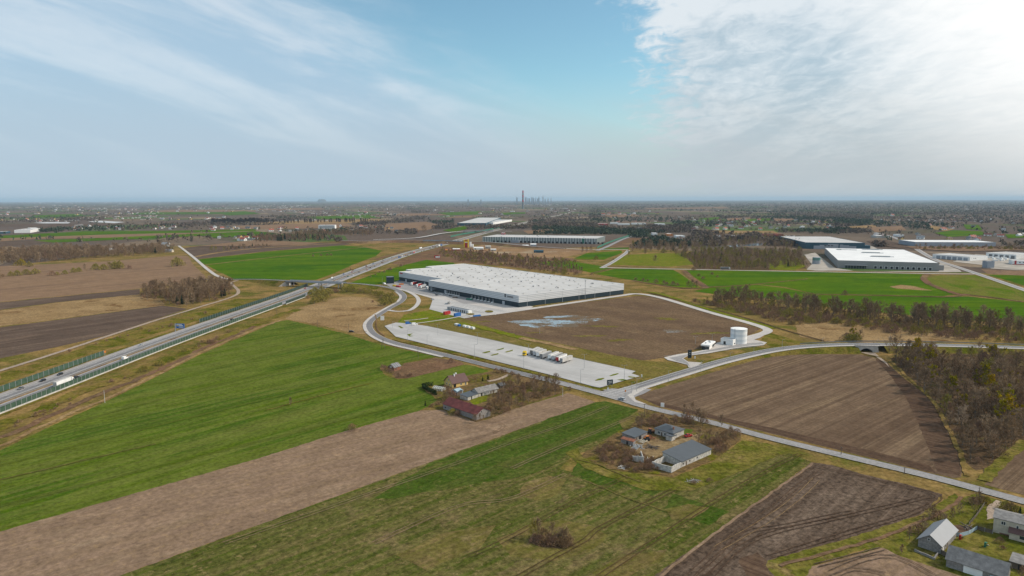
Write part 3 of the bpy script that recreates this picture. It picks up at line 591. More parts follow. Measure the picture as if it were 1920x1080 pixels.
def gable(name, label, cat, A, B, D, wall, ridge, wm, rm, ov=.45, axis='x', wins=(), chim=(), mono=False, gm=None):
    o, rz, L, W = frame(A, B, D); print(name, 'L %.1f W %.1f' % (L, W))
    t = empty(name, label, cat, o, rz)
    b = MB()
    if mono:
        b.add([(0,0,-.3),(L,0,-.3),(L,W,-.3),(0,W,-.3),(0,0,wall),(L,0,wall),(L,W,ridge),(0,W,ridge)], [(0,1,5,4),(1,2,6,5),(2,3,7,6),(3,0,4,7),(4,5,6,7)])
        k = (ridge-wall)/W; r = MB(); y0, y1 = -ov, W+ov
        z0, z1 = wall-k*ov+.02, ridge+k*ov+.02
        r.add([(-ov,y0,z0),(L+ov,y0,z0),(L+ov,y1,z1),(-ov,y1,z1)]+[(-ov,y0,z0+.18),(L+ov,y0,z0+.18),(L+ov,y1,z1+.18),(-ov,y1,z1+.18)], [(3,2,1,0),(4,5,6,7),(0,1,5,4),(1,2,6,5),(2,3,7,6),(3,0,4,7)])
    else:
        la, wa = (L, W) if axis == 'x' else (W, L)
        T = (lambda x, y, z: (x, y, z)) if axis == 'x' else (lambda x, y, z: (L-y, x, z))
        b.add([T(*p) for p in ((0,0,-.3),(la,0,-.3),(la,wa,-.3),(0,wa,-.3),(0,0,wall),(la,0,wall),(la,wa,wall),(0,wa,wall),(0,wa/2,ridge),(la,wa/2,ridge))], [(0,1,5,4),(2,3,7,6),(1,2,6,9,5),(3,0,4,8,7)])
        k = (ridge-wall)/(wa/2); r = MB(); th = .2
        for s in (0, 1):
            ye = -ov if s == 0 else wa+ov; ze = wall-k*ov+.03; zr = ridge+.03
            q = [(-ov,ye,ze),(la+ov,ye,ze),(la+ov,wa/2,zr),(-ov,wa/2,zr)]
            vs = [T(*p) for p in q]+[T(p[0],p[1],p[2]+th) for p in q]
            fs = [(0,1,5,4),(1,2,6,5),(2,3,7,6),(3,0,4,7),(4,5,6,7),(3,2,1,0)]
            r.add(vs, fs if s == 0 else [f[::-1] for f in fs])
    b.build('wall', wm, t); ro = r.build('roof', rm, t)
    for (x, y, z, w) in chim:
        c = MB().box(x-w/2, y-w/2, wall, x+w/2, y+w/2, z).box(x-w/2-.08, y-w/2-.08, z+.002, x+w/2+.08, y+w/2+.08, z+.12).build('chimney', gm or M['brick'], ro)
    for w in wins:
        kw = dict(w[5]) if len(w) > 5 else {}
        window(t, *w[:5], L, W, **kw)
    return t, L, W
DOOR = lambda m=None: dict(nm='door', pane=False, frame_m=M[m or 'wood'])
# farm beyond the stubble strip
t, L, W = gable('farmhouse', 'yellow farmhouse with a brown gabled roof and two white chimneys', 'house', (848.7,727.5), (877.5,721.5), 9.5, 3.0, 6.9, M['ochre'], M['brownroof'], .6, gm=M['white'],
  wins=[('f',.14*12,1.25,2.0,2.3,DOOR('black')),('f',6.6,1.5,1.3,1.3),('f',10.2,1.3,1.1,2.0),('l',3.3,1.6,1.1,1.3),('l',6.6,1.6,1.1,1.3),('l',4.8,4.4,1.1,1.2)], chim=((4.,4.,7.6,.7),(6.4,5.6,7.7,.7)))
t, L, W = gable('barn', 'long grey stone barn with a rusty red sheet roof at the field edge', 'barn', (831,767), (893,788.5), (918,780), 3.3, 6.0, M['stone'], M['barnred'], .45,
  wins=[('f',10,1.3,2.6,2.5,DOOR('wood')),('f',14.,1.35,2.8,2.6,DOOR('wood')),('f',2.2,1.4,.9,.8,{'pane':False,'frame_m':M['dark'],'nm':'opening'}),('r',3.8,4.1,.6,.7,{'pane':False,'frame_m':M['dark'],'nm':'opening'}),('r',5.2,1.1,1.,2.,DOOR())])
t, L, W = gable('outbuilding', 'long low whitewashed outbuilding with a weathered grey gabled roof', 'outbuilding', (897,744.5), (934,735.5), 7., 2.5, 4.7, M['offwhite'], M['eternit'], .4,
  wins=[('f',2.6,1.05,1.1,2.1,DOOR('black')),('f',5.2,1.4,.9,.9),('f',8,1.4,.9,.9),('f',10.,1.05,1.,2.1,DOOR()),('f',12.6,1.4,.9,.9)], chim=((9,4.,5.4,.6),))
gable('shed', 'low white lean-to shed with a dark felt roof at the outbuilding end', 'shed', (877,751.5), (896.3,745.2), 6.5, 2.2, 2.8, M['offwhite'], M['slate'], .25, mono=True, wins=[('f',3.4,1.,.9,1.9,DOOR('black')),('f',6,1.4,.8,.7)])
gable('tin_shed', 'pale blue tin shed with a curved light roof in the farmyard', 'shed', (858,742), (868,739), 6, 2.3, 3.4, M['tealroof'], M['tealroof'], .2, wins=[('f',1.6,1.,1.8,1.9,DOOR('grey'))])
gable('lean_to', 'small grey lean-to shed beside the blue tin shed', 'shed', (846,741), (857,743.5), 5, 2.2, 2.7, M['wood'], M['slate'], .2, mono=True, wins=[('f',1.6,1.,1.2,1.9,DOOR('dark'))])
gable('hut', 'small dark wooden hut among the bare trees of the farm', 'hut', (938,729.5), (948,727), 3.5, 2.2, 3.4, M['wood'], M['slate'], .3, wins=[('f',1.5,1.,.9,1.8,DOOR('dark'))])
# glasshouse
def glasshouse():
    o, rz, L, W = frame((811,731.5), (828,734.5), 4.5)
    t = empty('glasshouse', 'small white framed glasshouse on the lawn behind the hedge', 'glasshouse', o, rz)
    f = MB()
    for i in range(6):
        x = L*i/5
        for y in (0, W): f.cyl((x,y,0),(x,y,1.6),.06,.06,4)
        f.cyl((x,0,1.6),(x,W/2,2.5),.06,.06,4); f.cyl((x,W,1.6),(x,W/2,2.5),.06,.06,4)
    for y, z in ((0,1.6),(W,1.6),(W/2,2.5),(0,.1),(W,.1)): f.cyl((0,y,z),(L,y,z),.06,.06,4)
    f.build('frame', M['white'], t)
    g = MB().add([(0,0,0),(L,0,0),(L,0,1.6),(0,0,1.6),(0,W/2,2.45),(L,W/2,2.45),(0,W,1.6),(L,W,1.6),(0,W,0),(L,W,0)], [(0,1,2,3),(3,2,5,4),(4,5,7,6),(6,7,9,8),(0,3,4,6,8),(1,9,7,5,2)])
    k = N('greenhouse_film'); k.b.inputs['Alpha'].default_value = .35; k.b.inputs['Roughness'].default_value = .2; g.build('panes', k.col((.5,.55,.55)), t)
glasshouse()
# ruined cottage in the reeds
def cottage():
    t, L, W = gable('ruined_cottage', 'tumbledown brick cottage with a broken grey roof in the field', 'cottage', (739,696.5), (752,692.5), 6, 2.5, 4.6, M['brick'], M['eternit'], .2,
        wins=[('f',4.8,1.2,1.1,2.2,DOOR('rust')),('f',2,1.4,.8,.9,{'pane':False,'frame_m':M['dark'],'nm':'opening'}),('l',3,2.9,1.6,1.4,{'pane':False,'frame_m':M['offwhite'],'nm':'plaster_patch'})])
    r = [c for c in t.children if c.name.startswith('roof')][0]
    b = MB(); b.box(L*.52, -.4, 2.3, L*.62, W*.5, 2.42)
    b2 = MB()
    for x in (.5, 2.4, 4.4): b2.add([(x,-.4,2.55),(x+1.,-.4,2.5),(x+1.2,W*.5,5.0),(x+.1,W*.5,4.95),(x,-.4,2.7),(x+1.,-.4,2.65),(x+1.2,W*.5,5.12),(x+.1,W*.5,5.1)], [(3,2,1,0),(4,5,6,7),(0,1,5,4),(1,2,6,5),(2,3,7,6),(3,0,4,7)])
    b2.build('loose_sheet', M['zinc'], r)
cottage()
# second farm
def hip(name, label, cat, A, B, W, wall, top, wm, rm, wins=(), ov=.5, porch=None):
    o, rz, L, W = frame(A, B, W); print(name, 'L %.1f W %.1f' % (L, W)); t = empty(name, label, cat, o, rz)
    MB().box(0,0,-.3,L,W,wall).build('wall', wm, t)
    i = W*.46; r = MB(); z = wall-.02
    r.add([(-ov,-ov,z),(L+ov,-ov,z),(L+ov,W+ov,z),(-ov,W+ov,z),(-ov,-ov,z+.16),(L+ov,-ov,z+.16),(L+ov,W+ov,z+.16),(-ov,W+ov,z+.16),(i,W/2,top),(L-i,W/2,top)],
      [(3,2,1,0),(0,1,5,4),(1,2,6,5),(2,3,7,6),(3,0,4,7),(4,5,9,8),(5,6,9),(6,7,8,9),(7,4,8)])
    ro = r.build('roof', rm, t); MB().box(L*.78,W*.3,wall,L*.78+.7,W*.3+.7,top+.2).box(L*.78-.08,W*.3-.08,top+.202,L*.78+.78,W*.3+.78,top+.32).build('chimney', M['brick'], ro)
    for w in wins: window(t, *w[:5], L, W, **(dict(w[5]) if len(w) > 5 else {}))
    return t, L, W
t, L, W = hip('bungalow', 'white bungalow with a slate hipped roof behind the farmyard', 'house', (1227.5,814), (1262,824), 10, 3.0, 4.9, M['offwhite'], M['slate'],
  wins=[('f',2.6,1.55,1.5,1.4),('f',4.2,1.05,.8,2.0,DOOR()),('f',6.4,1.55,1.5,1.4),('r',2.5,1.6,1.3,1.3)])
MB().box(L*.80,-3.2,-.3,L+1.2,-.003,2.5).build('porch', M['offwhite'], t); MB().box(L*.80-.3,-3.5,2.502,L+1.5,-.003,2.68).build('porch_roof', M['slate'], t)
gable('machine_shed', 'long white block shed with a plain dark grey roof', 'shed', (1278.5,876.5), (1333,852.5), (1304+8,835), 2.7, 4.2, M['offwhite'], M['slate'], .35, mono=True,
  wins=[('f',1.,1.5,.9,.7,{'pane':False,'frame_m':M['dark'],'nm':'opening'}),('f',3.4,1.05,1.,2.,DOOR()),('f',6.,1.6,.8,.7,{'pane':False,'frame_m':M['dark'],'nm':'opening'}),('f',12.,1.6,.8,.7,{'pane':False,'frame_m':M['dark'],'nm':'opening'})])
def ruin(name, label, base, h0, h1, th=.35, m='offwhite'):
    t = MB(); pts = [P(*q) for q in base]; o = pts[0]
    for i in range(len(pts)-1):
        a, b = pts[i]-o, pts[i+1]-o; d = (b-a).normalized(); n = Vector((-d.y,d.x,0))*th; k = 6; q = []
        for j in range(k+1): q.append((a.lerp(b,j/k)-d*(0 if j else 0), h0+(h1-h0)*j/k+random.uniform(-.25,.1)))
        for (p0,z0),(p1,z1) in zip(q,q[1:]):
            t.add([p0,p1,p1+n,p0+n,p0+Vector((0,0,z0)),p1+Vector((0,0,z1)),p1+n+Vector((0,0,z1)),p0+n+Vector((0,0,z0))],[(3,2,1,0),(4,5,6,7),(0,1,5,4),(2,3,7,6),(1,2,6,5),(3,0,4,7)])
    return tag(t.build(name, M[m], loc=o), label, 'ruin')
ruin('roofless_ruin', 'roofless white block walls adjoining the dark roofed shed', [(1246,866),(1222,877),(1258.8,887.3),(1278,876.9)], 3.0, 2.8)
ruin('wall_fragment', 'lone grey wall corner of a ruin standing in the brush', [(1185,865),(1207,868.5),(1202,858)], 2.6, 3.3)
gable('old_shed', 'grey shed with a patched dark flat roof and an open bay', 'shed', (1190,829), (1213.5,818.5), 7.5, 2.4, 2.9, M['stone'], M['slate'], .35, mono=True, wins=[('f',4.6,1.05,2.2,2.1,{'pane':False,'frame_m':M['dark'],'nm':'opening'}),('f',1.5,1.2,1.4,1.6,DOOR())])
gable('rusty_lean_to', 'narrow block shed with a rusty orange roof by the crop', 'shed', (1164,831), (1187,837), 2.2, 2.3, 2.7, M['stone'], M['rust'], .2, mono=True, wins=[('f',3.6,1.,.9,1.8,DOOR('dark'))])
# corner farm
t, L, W = gable('stone_house', 'stone outhouse with a shiny grey metal gable roof', 'outhouse', (1722,1009.6,3), (1765,1023.7,3), 17., 3.0, 5.6, M['stone'], M['zinc'], .5, axis='y',
  wins=[('f',3.2,3.9,.8,.9),('r',2.2,1.2,1.,2.,DOOR('white')),('r',4.6,1.5,1.1,1.2),('r',6.8,1.2,1.,2.,DOOR('wood'))])
gable('stone_barn', 'grey block barn with a mossy grey roof and a white door', 'barn', (1774.8,1047,2.9), Vector((153.9,199.4,0)), 7.4, 2.9, 6., M['stone'], M['eternit'], .4,
  wins=[('f',7.4,1.3,5.2,2.7,dict(nm='door',pane=False,frame_m=M['white'])),('f',13.5,1.6,3.4,1.2,dict(frame_m=M['wood'],pane_m=M['tealroof']))])
t, L, W = gable('village_house', 'two storey beige house with a low grey roof and brown porch', 'house', (1863.7,970,5.6), (1945,990.2,5.6), 9., 5.6, 6.9, M['cream'], M['eternit'], .35,
  wins=[('f',2.9,4.3,1.4,1.3),('f',7.,4.1,.8,1.1),('f',11.2,4.3,1.4,1.3),('f',13.4,1.7,1.3,1.3)], chim=((8.6,5.2,7.4,.9),))
MB().box(5.0,-2.4,-.3,12.2,-.003,2.55).build('porch', M['cream'], t); MB().add([(4.6,-2.9,2.5),(12.6,-2.9,2.5),(12.6,-.004,3.5),(4.6,-.004,3.5),(4.6,-2.9,2.65),(12.6,-2.9,2.65),(12.6,-.004,3.65),(4.6,-.004,3.65)],[(3,2,1,0),(4,5,6,7),(0,1,5,4),(1,2,6,5),(2,3,7,6),(3,0,4,7)]).build('porch_roof', M['brownroof'], t)
MB().box(8.0,-2.46,1.0,9.4,-2.403,2.1).build('porch_window', M['glass'], t); MB().box(2,-.07,-.3,16,-.003,.55).build('plinth', M['brick'], t)
gable('garden_shed', 'small shed with a grey sheet roof behind the barn', 'shed', (1893,1064), (1926,1074), 6, 2.2, 2.7, M['wood'], M['eternit'], .3, mono=True, wins=[('f',2.6,1.,.9,1.8,DOOR('dark'))])
ruin('retaining_wall', 'low stone wall around the corner of the outhouse', [(1714,1034),(1752,1050),(1760,1040)], .8, .8, .4, 'stone')
def panelfence(name, label, px, h, m, gap=2.2, cat='fence'):
    L = line(px, gap); o = L[0]; t = empty(name, label, cat, o); b = MB()
    for a, c in zip(L, L[1:]):
        a = a-o; c = c-o; d = (c-a).normalized(); n = Vector((-d.y,d.x,0))*.03
        b.add([a-n+Vector((0,0,.1)),c-n+Vector((0,0,.1)),c+n+Vector((0,0,.1)),a+n+Vector((0,0,.1)),a-n+Vector((0,0,h)),c-n+Vector((0,0,h)),c+n+Vector((0,0,h)),a+n+Vector((0,0,h))],[(0,1,5,4),(2,3,7,6),(4,5,6,7)])
    b.build('panel', m, t)
    for p in L: MB().box(-.06,-.06,0,.06,.06,h+.1).build('post', M['steel'], t).location = p-o
    return t
panelfence('garden_fence', 'curved pale blue-grey sheet fence beside the stone outhouse', [(1786,1003),(1799,1007),(1815,1003),(1832,993)], 1.5, M['tealroof'])
panelfence('gate_fence', 'dark wooden fence and gate between garden and beige house', [(1832,993),(1846,997),(1861,1001)], 1.5, M['wood'])
panelfence('orchard_fence', 'dark picket fence running up through the orchard garden', [(1817,985),(1831,968),(1845,948)], 1.2, M['wood'])
panelfence('yard_gate', 'dark gate between the stone outhouse and the block barn', [(1763,1039),(1776,1046)], 1.8, M['wood'])
# ------------------------------------------------------------------ warehouses
def hall(name, label, A, B, D, h, wm, rm, base=None, cat='warehouse', group=None, para=.6, units=0):
    o, rz, L, W = frame(A, B, D); print(name, 'L %.0f W %.0f' % (L, W)); t = empty(name, label, cat, o, rz, group)
    z0 = -.3
    if base: MB().box(-.04,-.04,-.3,L+.04,W+.04,base[0]).build('plinth', base[1], t); z0 = base[0]+.002
    MB().box(0,0,z0,L,W,h-para).build('wall', wm, t)
    b = MB().box(.3,.3,h-para+.002,L-.3,W-.3,h-para+.15)
    ro = b.build('roof', rm, t)
    p = MB().box(0,0,h-para+.002,L,.28,h).box(0,W-.28,h-para+.002,L,W,h).box(0,.282,h-para+.002,.28,W-.282,h).box(L-.28,.282,h-para+.002,L,W-.282,h)
    p.build('parapet', wm, t)
    for i in range(units):
        x, y = random.uniform(.1,.9)*L, random.uniform(.15,.85)*W
        MB().box(x-2,y-1.2,h-para+.152,x+2,y+1.2,h+.9).build('roof_unit', M['steel'], ro)
    return t, L, W
def docks(t, xs, y, w=3., h=3.2, z0=1.1, m='dark', fr='white'):
    for x in xs:
        f = MB().box(x-w/2-.45,y-.25,z0-.2,x+w/2+.45,y-.045,z0+h+.4).build('dock', M[fr], t)
        MB().box(x-w/2,y-.32,z0,x+w/2,y-.252,z0+h).build('shutter', M[m], f)
def main_hall():
    N0 = Vector((7.6,754.9,0)); rz = math.atan2(.623,.782); H0 = 13.5
    # local x along the sunny end wall, local y back along the dock front (which faces -x)
    t = empty('logistics_warehouse', 'huge white warehouse with banded cladding and a dark base, rows of loading docks', 'warehouse', N0, rz)
    foot = [(0,0),(172,0),(172,357),(97,356),(97,334),(48,334),(48,312),(23.5,312),(23.5,190),(0,190)]
    n = len(foot)
    def ring(out):
        r = []
        for i, p in enumerate(foot):
            a = Vector(foot[i-1]); b = Vector(p); c = Vector(foot[(i+1)%n])
            d1 = (b-a).normalized(); d2 = (c-b).normalized()
            r.append(b+Vector((d1.y,-d1.x))*out+Vector((d2.y,-d2.x))*out)
        return r
    def shell(o0, z0, z1, cap=False):
        b = MB(); q = ring(o0)
        b.add([(p.x,p.y,z0) for p in q]+[(p.x,p.y,z1) for p in q], [(i,(i+1)%n,n+(i+1)%n,n+i) for i in range(n)])
        return b
    shell(.0, -.3, 5.7).build('base_cladding', M['navy'], t)
    w = shell(.25, 5.7, 13.5); q = ring(.25); k = ring(-.35)
    w.add([(p.x,p.y,5.7) for p in q]+[(p.x,p.y,5.7) for p in ring(0.)], [(i,n+i,n+(i+1)%n,(i+1)%n) for i in range(n)])
    w.build('upper_cladding', M['bands'], t)
    c = MB(); c.add([(p.x,p.y,13.502) for p in q]+[(p.x,p.y,13.502) for p in k]+[(p.x,p.y,12.9) for p in k], [(i,(i+1)%n,n+(i+1)%n,n+i) for i in range(n)]+[(n+i,n+(i+1)%n,2*n+(i+1)%n,2*n+i) for i in range(n)])
    c.build('parapet', M['white'], t)
    r = MB(); r.add([(p.x,p.y,13.0) for p in ring(-.3)], [tuple(range(n))]); roof = r.build('roof', M['roof'], t)
    # shallow roof folds, domes and vents
    rg = MB()
    for j in range(15):
        y = 12+j*24; x0, x1 = (1 if y < 190 else 25 if y < 312 else 50 if y < 334 else 98), 171
        rg.add([(x0,y-9,13.01),(x1,y-9,13.01),(x0,y,13.5),(x1,y,13.5),(x0,y+9,13.01),(x1,y+9,13.01)], [(0,1,3,2),(2,3,5,4)])
    rg.build('roof_fold', M['roof'], roof)
    rr = random.Random(5); dm = MB(); dm.box(-1.3,-1.3,0,1.3,1.3,.35); dm.add([(-1.2,-1.2,.352),(1.2,-1.2,.352),(1.2,1.2,.352),(-1.2,1.2,.352),(0,0,.9)], [(0,1,4),(1,2,4),(2,3,4),(3,0,4)])
    d0 = None; u0 = None; cnt = 0; more = MB()
    sp = []
    for j in range(15):
        for i in range(8):
            x = 14+i*21+rr.uniform(-1.5,1.5)+(8 if j % 2 else 0); y = 8+j*24+rr.uniform(-2,2)
            if x > 168 or (y > 186 and x < 28) or (y > 308 and x < 54) or (y > 330 and x < 104): continue
            sp.append((x,y))
    for kx, (x, y) in enumerate(sp[:98]):
        if d0 is None: d0 = dm.build('skylight', M['offwhite'], roof); o = d0
        else: o = d0.copy(); COL.objects.link(o); o.parent = roof
        o.location = (x, y, 13.3)
    v0 = None
    for kx in range(55):
        x = rr.uniform(28,166); y = rr.uniform(6,300)
        if v0 is None: v0 = MB().box(-.7,-.6,0,.7,.6,1.2).box(-.9,-.8,1.202,.9,.8,1.35).build('vent', M['zinc'], roof); o = v0
        else: o = v0.copy(); COL.objects.link(o); o.parent = roof
        o.location = (x, y, 13.2); o.scale = (rr.uniform(.5,1.),)*3
    # docks on the long front: local -x side
    def dock_at(y, first=[None]):
        if first[0] is None:
            d = MB().box(-.5,-1.9,.9,-.003,1.9,4.4).build('dock', M['black'], t)
            MB().box(-.56,-1.4,1.1,-.502,1.4,4.).build('shutter', M['grey'], d); first[0] = d
            MB().box(-2.6,-1.3,-.3,-.562,1.3,1.).build('leveller', M['white'], d)
            o = d
        else: o = dup(first[0], t)
        o.location = (0, y, 0)
    for i in range(7): dock_at(47+i*7.2)
    for i in range(6): dock_at(118+i*5.4)
    for y in (28, 136+14, 184):
        f = MB().box(-.12,-2.2,-.3,-.003,2.2,4.2).build('roller_door', M['silver'], t); f.location = (0, y, 0)
    MB().box(-7,168,3.6,-.003,180,4.1).box(-6.8,168.2,-.3,-6.4,168.6,3.598).box(-6.8,179.4,-.3,-6.4,179.8,3.598).build('canopy', M['slate'], t)
    for y in (240, 292):
        f = MB().box(23.5-.12,-2.,-.3,23.497,2.,4.).build('roller_door', M['silver'], t); f.location = (0, y, 0)
    # emblem and illegible lettering near the corner, red plate at the far end
    e = MB(); e.box(-.42,23.0,11.1,-.26,25.6,12.6).box(-.42,23.0,9.5,-.26,25.6,10.8); e.build('emblem', M['black'], t)
    lt = MB()
    for i in range(5):
        y = 20.6-i*2.3; lt.box(-.42,y-1.6,9.7,-.26,y-1.2,11.4).box(-.42,y-1.198,9.7,-.26,y-.3,10.1).box(-.42,y-1.198,11.,-.26,y-.3,11.4).box(-.42,y-.298,9.7,-.26,y+.1,11.4)
    lt.build('lettering', M['black'], t)
    MB().box(23.5-.45,301,10.6,23.22,309,12.6).build('red_sign', M['red'], t)
    for x in range(12, 172, 27): MB().box(x-.15,-.36,-.3,x+.15,-.26,13.).build('downpipe', M['silver'], t)
    MB().box(118,-3.0,-.3,120,-1.,.0).build('mast_foot', M['conc'], t)
    return t
main_hall()
# other halls
t, L, W = hall('striped_warehouse', 'long pale warehouse with vertical grey stripes beyond the concrete works', (904.5,453.7), (1118.5,457.6), (1135.5,452.4), 15, ribbed('striped_cladding', (.16,.19,.19), (.42,.44,.42), 7.5, False), M['roof'], units=6)
docks(t, [35+i*11.5 for i in range(28)], 0, 5, 4.5, .3, 'dark', 'grey')
MB().box(L-40,-.3,1,L-34,-.05,14).build('green_panel', M['green'], t); MB().box(90,-9,-.3,112,-.05,7.5).build('stair_block', M['bluewall'], t)
t, L, W = hall('dark_warehouse', 'low dark teal warehouse group far behind the second motorway bridge', (857.5,423.4), (911.5,423.4), (983,412), 13, M['teal'], M['roof'])
MB().box(L*.4,-14,-.3,L*.95,-.05,9).build('annexe', M['teal'], t)
hall('white_warehouse', 'white hall with docks at the right end of the far teal warehouse', (925,421), (960,415), 90, 10, M['white'], M['roof'])
t, L, W = hall('white_roof_warehouse', 'grey warehouse with a bright white roof and eleven white dock doors', (1570.5,502.3), (1759.5,508), (1706,480), 13.5, M['greywall'], M['roofbright'])
docks(t, [L*.385+i*8.2 for i in range(11)], 0, 4, 4.2, .9)
b = MB().box(L*.07,-8,5.6,L*.30,-.05,6.2)
for i in range(9): b.box(L*.07+i*L*.0286,-7.9,-.3,L*.07+.4+i*L*.0286,-7.5,5.598)
b.build('canopy', M['zinc'], t); MB().box(L*.075,-.08,.3,L*.29,-.003,5.2).build('glazing', M['glass'], t)
MB().box(L+.05,6,-.3,L+9,22,9).build('annexe', M['greywall'], t)
ro = [c for c in t.children if c.name.startswith('roof')][0]
for y0, x0 in ((.62,.42),(.33,.45),(.85,.16),(.93,.5)):
    for i in range(4 if x0 > .3 else 1): MB().box(L*(x0+i*.05)-4,W*y0-1.5,13.052,L*(x0+i*.05)+4,W*y0+1.5,15).build('roof_unit', M['steel'], ro)
    MB().box(L*x0-6,W*y0+2.,13.052,L*(x0+.18)+6,W*y0+2.8,14).build('duct', M['steel'], ro)
t, L, W = hall('blue_warehouse', 'dark blue and white stepped hall behind the white roofed warehouse', (1510,466.5), (1621,467.5), (1602,454), 15.5, M['teal'], M['roof'])
w = MB()
for x0, x1, z in ((.14,.24,8),(.24,.38,10),(.38,.56,12.5),(.58,.64,11),(.64,.74,9.5),(.74,.86,7.5)): w.box(L*x0,-.12,-.3,L*x1-.004,-.003,z)
w.build('white_panel', M['bluewall'], t)
for i in range(3): MB().box(L*(.32+i*.055),-.2,7,L*(.36+i*.055),-.122,9).build('window', M['glass'], t)
MB().box(L+.05,4,-.3,L+14,30,9).build('annexe', M['teal'], t)
hall('grey_warehouse', 'long blue-grey warehouse with a pale roof behind autumn shrubs', (1716,462.6), (1867,463.4), 95, 12, M['bluewall'], M['roofbright'])
t, L, W = hall('unit_shed', 'white industrial shed with a row of grey doors on its left side', (1818,489.7), (1851.5,487.8), 75, 8.5, M['white'], M['roof'])
for i in range(6): MB().box(-.12,4+i*11,-.3,-.003,12+i*11,6).build('door', M['bluewall'], t)
for i in range(2): window(t, 'f', 12+i*5, 5, 3, 1.4, L, W)
t, L, W = hall('far_unit_shed', 'white shed with dark bays at the right picture edge', (1905,486), (1945,484), 60, 9, M['white'], M['roof'])
for i in range(5): MB().box(-.12,3+i*11,-.3,-.003,10+i*11,6.5).build('door', M['grey'], t)
t, L, W = hall('red_white_office', 'small white office block with red stripes at the right edge', (1898,496.5), (1930,497.5), 30, 8, M['white'], M['roof'])
MB().box(-.1,-.1,-.3,L+.1,-.003,1.6).build('red_plinth', M['red'], t); MB().box(3,-.12,1.602,6,-.003,7.9).build('red_panel', M['red'], t)
for i in range(3): window(t, 'f', 11+i*6, 4.8, 2.6, 1.8, L, W)
hall('pump_cube', 'plain blue-grey cube building on the sandy yard at right', (1850.5,502.6), (1864,502.6), 13, 12, M['bluewall'], M['roof'], cat='building')
hall('left_white_hall', 'white hall with a broad pale roof at the left picture edge', (27,437), (57,436.5), 150, 11, M['white'], M['roof'], units=5)
hall('left_back_hall', 'second white hall adjoining at the back of the left hall', (57.5,434.2), (73,433.8), 110, 12, M['white'], M['roof'])
hall('teal_office', 'low teal fronted office before the white hall at the left edge', (-6,438.5), (11,438.2), 60, 7, M['teal'], M['roof'])
t, L, W = hall('hospital_block', 'large white three storey block among the far village houses', (597,429), (628,428.8), 40, 15, M['white'], M['roofbright'], cat='building')
for z in (3, 7, 11): MB().box(4,-.12,z,L-4,-.003,z+1.6).build('window_band', M['glass'], t)
hall('depot_shed', 'long low white depot roof among bare trees left of the lane', (222,470), (268,467), 30, 5, M['bluewall'], M['roof'], cat='shed')
hall('depot_annexe', 'low white building at the left end of the long depot shed', (193,471), (222,472), 25, 5, M['white'], M['roof'], cat='shed')
gable('white_villa', 'tall white house beside the head of the lane at left', 'house', (303,462.5), (315,462.5), 12, 7, 11, M['white'], M['zinc'], .4, wins=[('f',4,4.5,2,1.6),('f',10,4.5,2,1.6)])
gable('lane_bungalow', 'low pale bungalow in trees near the head of the lane', 'house', (309,473), (322,473), 10, 4, 7, M['cream'], M['zinc'], .4, wins=[('f',5,2,2,1.4)])
for x, y, w, m, lb in ((1130,422,20,'red','red walled shed with a white roof, leftmost of the far shed row'),(1152,420,14,'white','white shed just right of the red one in the far row'),(1170,422,22,'white','low white shed third in the far row'),(1198,421,26,'white','widest white shed in the middle of the far row'),(1238,422,18,'white','white shed at the right end of the far row'),
  (1276,446,16,'white','white shed beside the ponds on the right'),(1228,441,9,'white','small white shed between the woods and the ponds'),(1256,442,10,'orange','orange brick building left of the pond shed'),(1345,446,12,'white','white building in trees right of the pond shed'),(1380,446,10,'offwhite','off-white building above the long pond'),(1488,447.5,19,'white','long white shed left of the dark blue hall'),
  (1440,443.5,16,'redroof','red tiled hall, left one, above the long pond'),(1462,443,14,'redroof','red tiled hall, right one, above the long pond'),(943,441,7,'red','red roofed barn behind the striped warehouse'),(1655,446,24,'offwhite','off-white hall behind the dark blue hall'),(1690,444,10,'white','small white building left of the blue-grey warehouse'),(1060,391,10,'white','tiny white hall beside the far motorway'),(960,397,8,'white','tiny white hall below the tall chimney')):
    hall('far_shed', lb, (x-w/2,y), (x+w/2,y), 35, 7 if m != 'orange' else 6, M[m], M['roofbright' if m != 'redroof' else 'redroof'], cat='shed', group='far sheds beyond the fields')
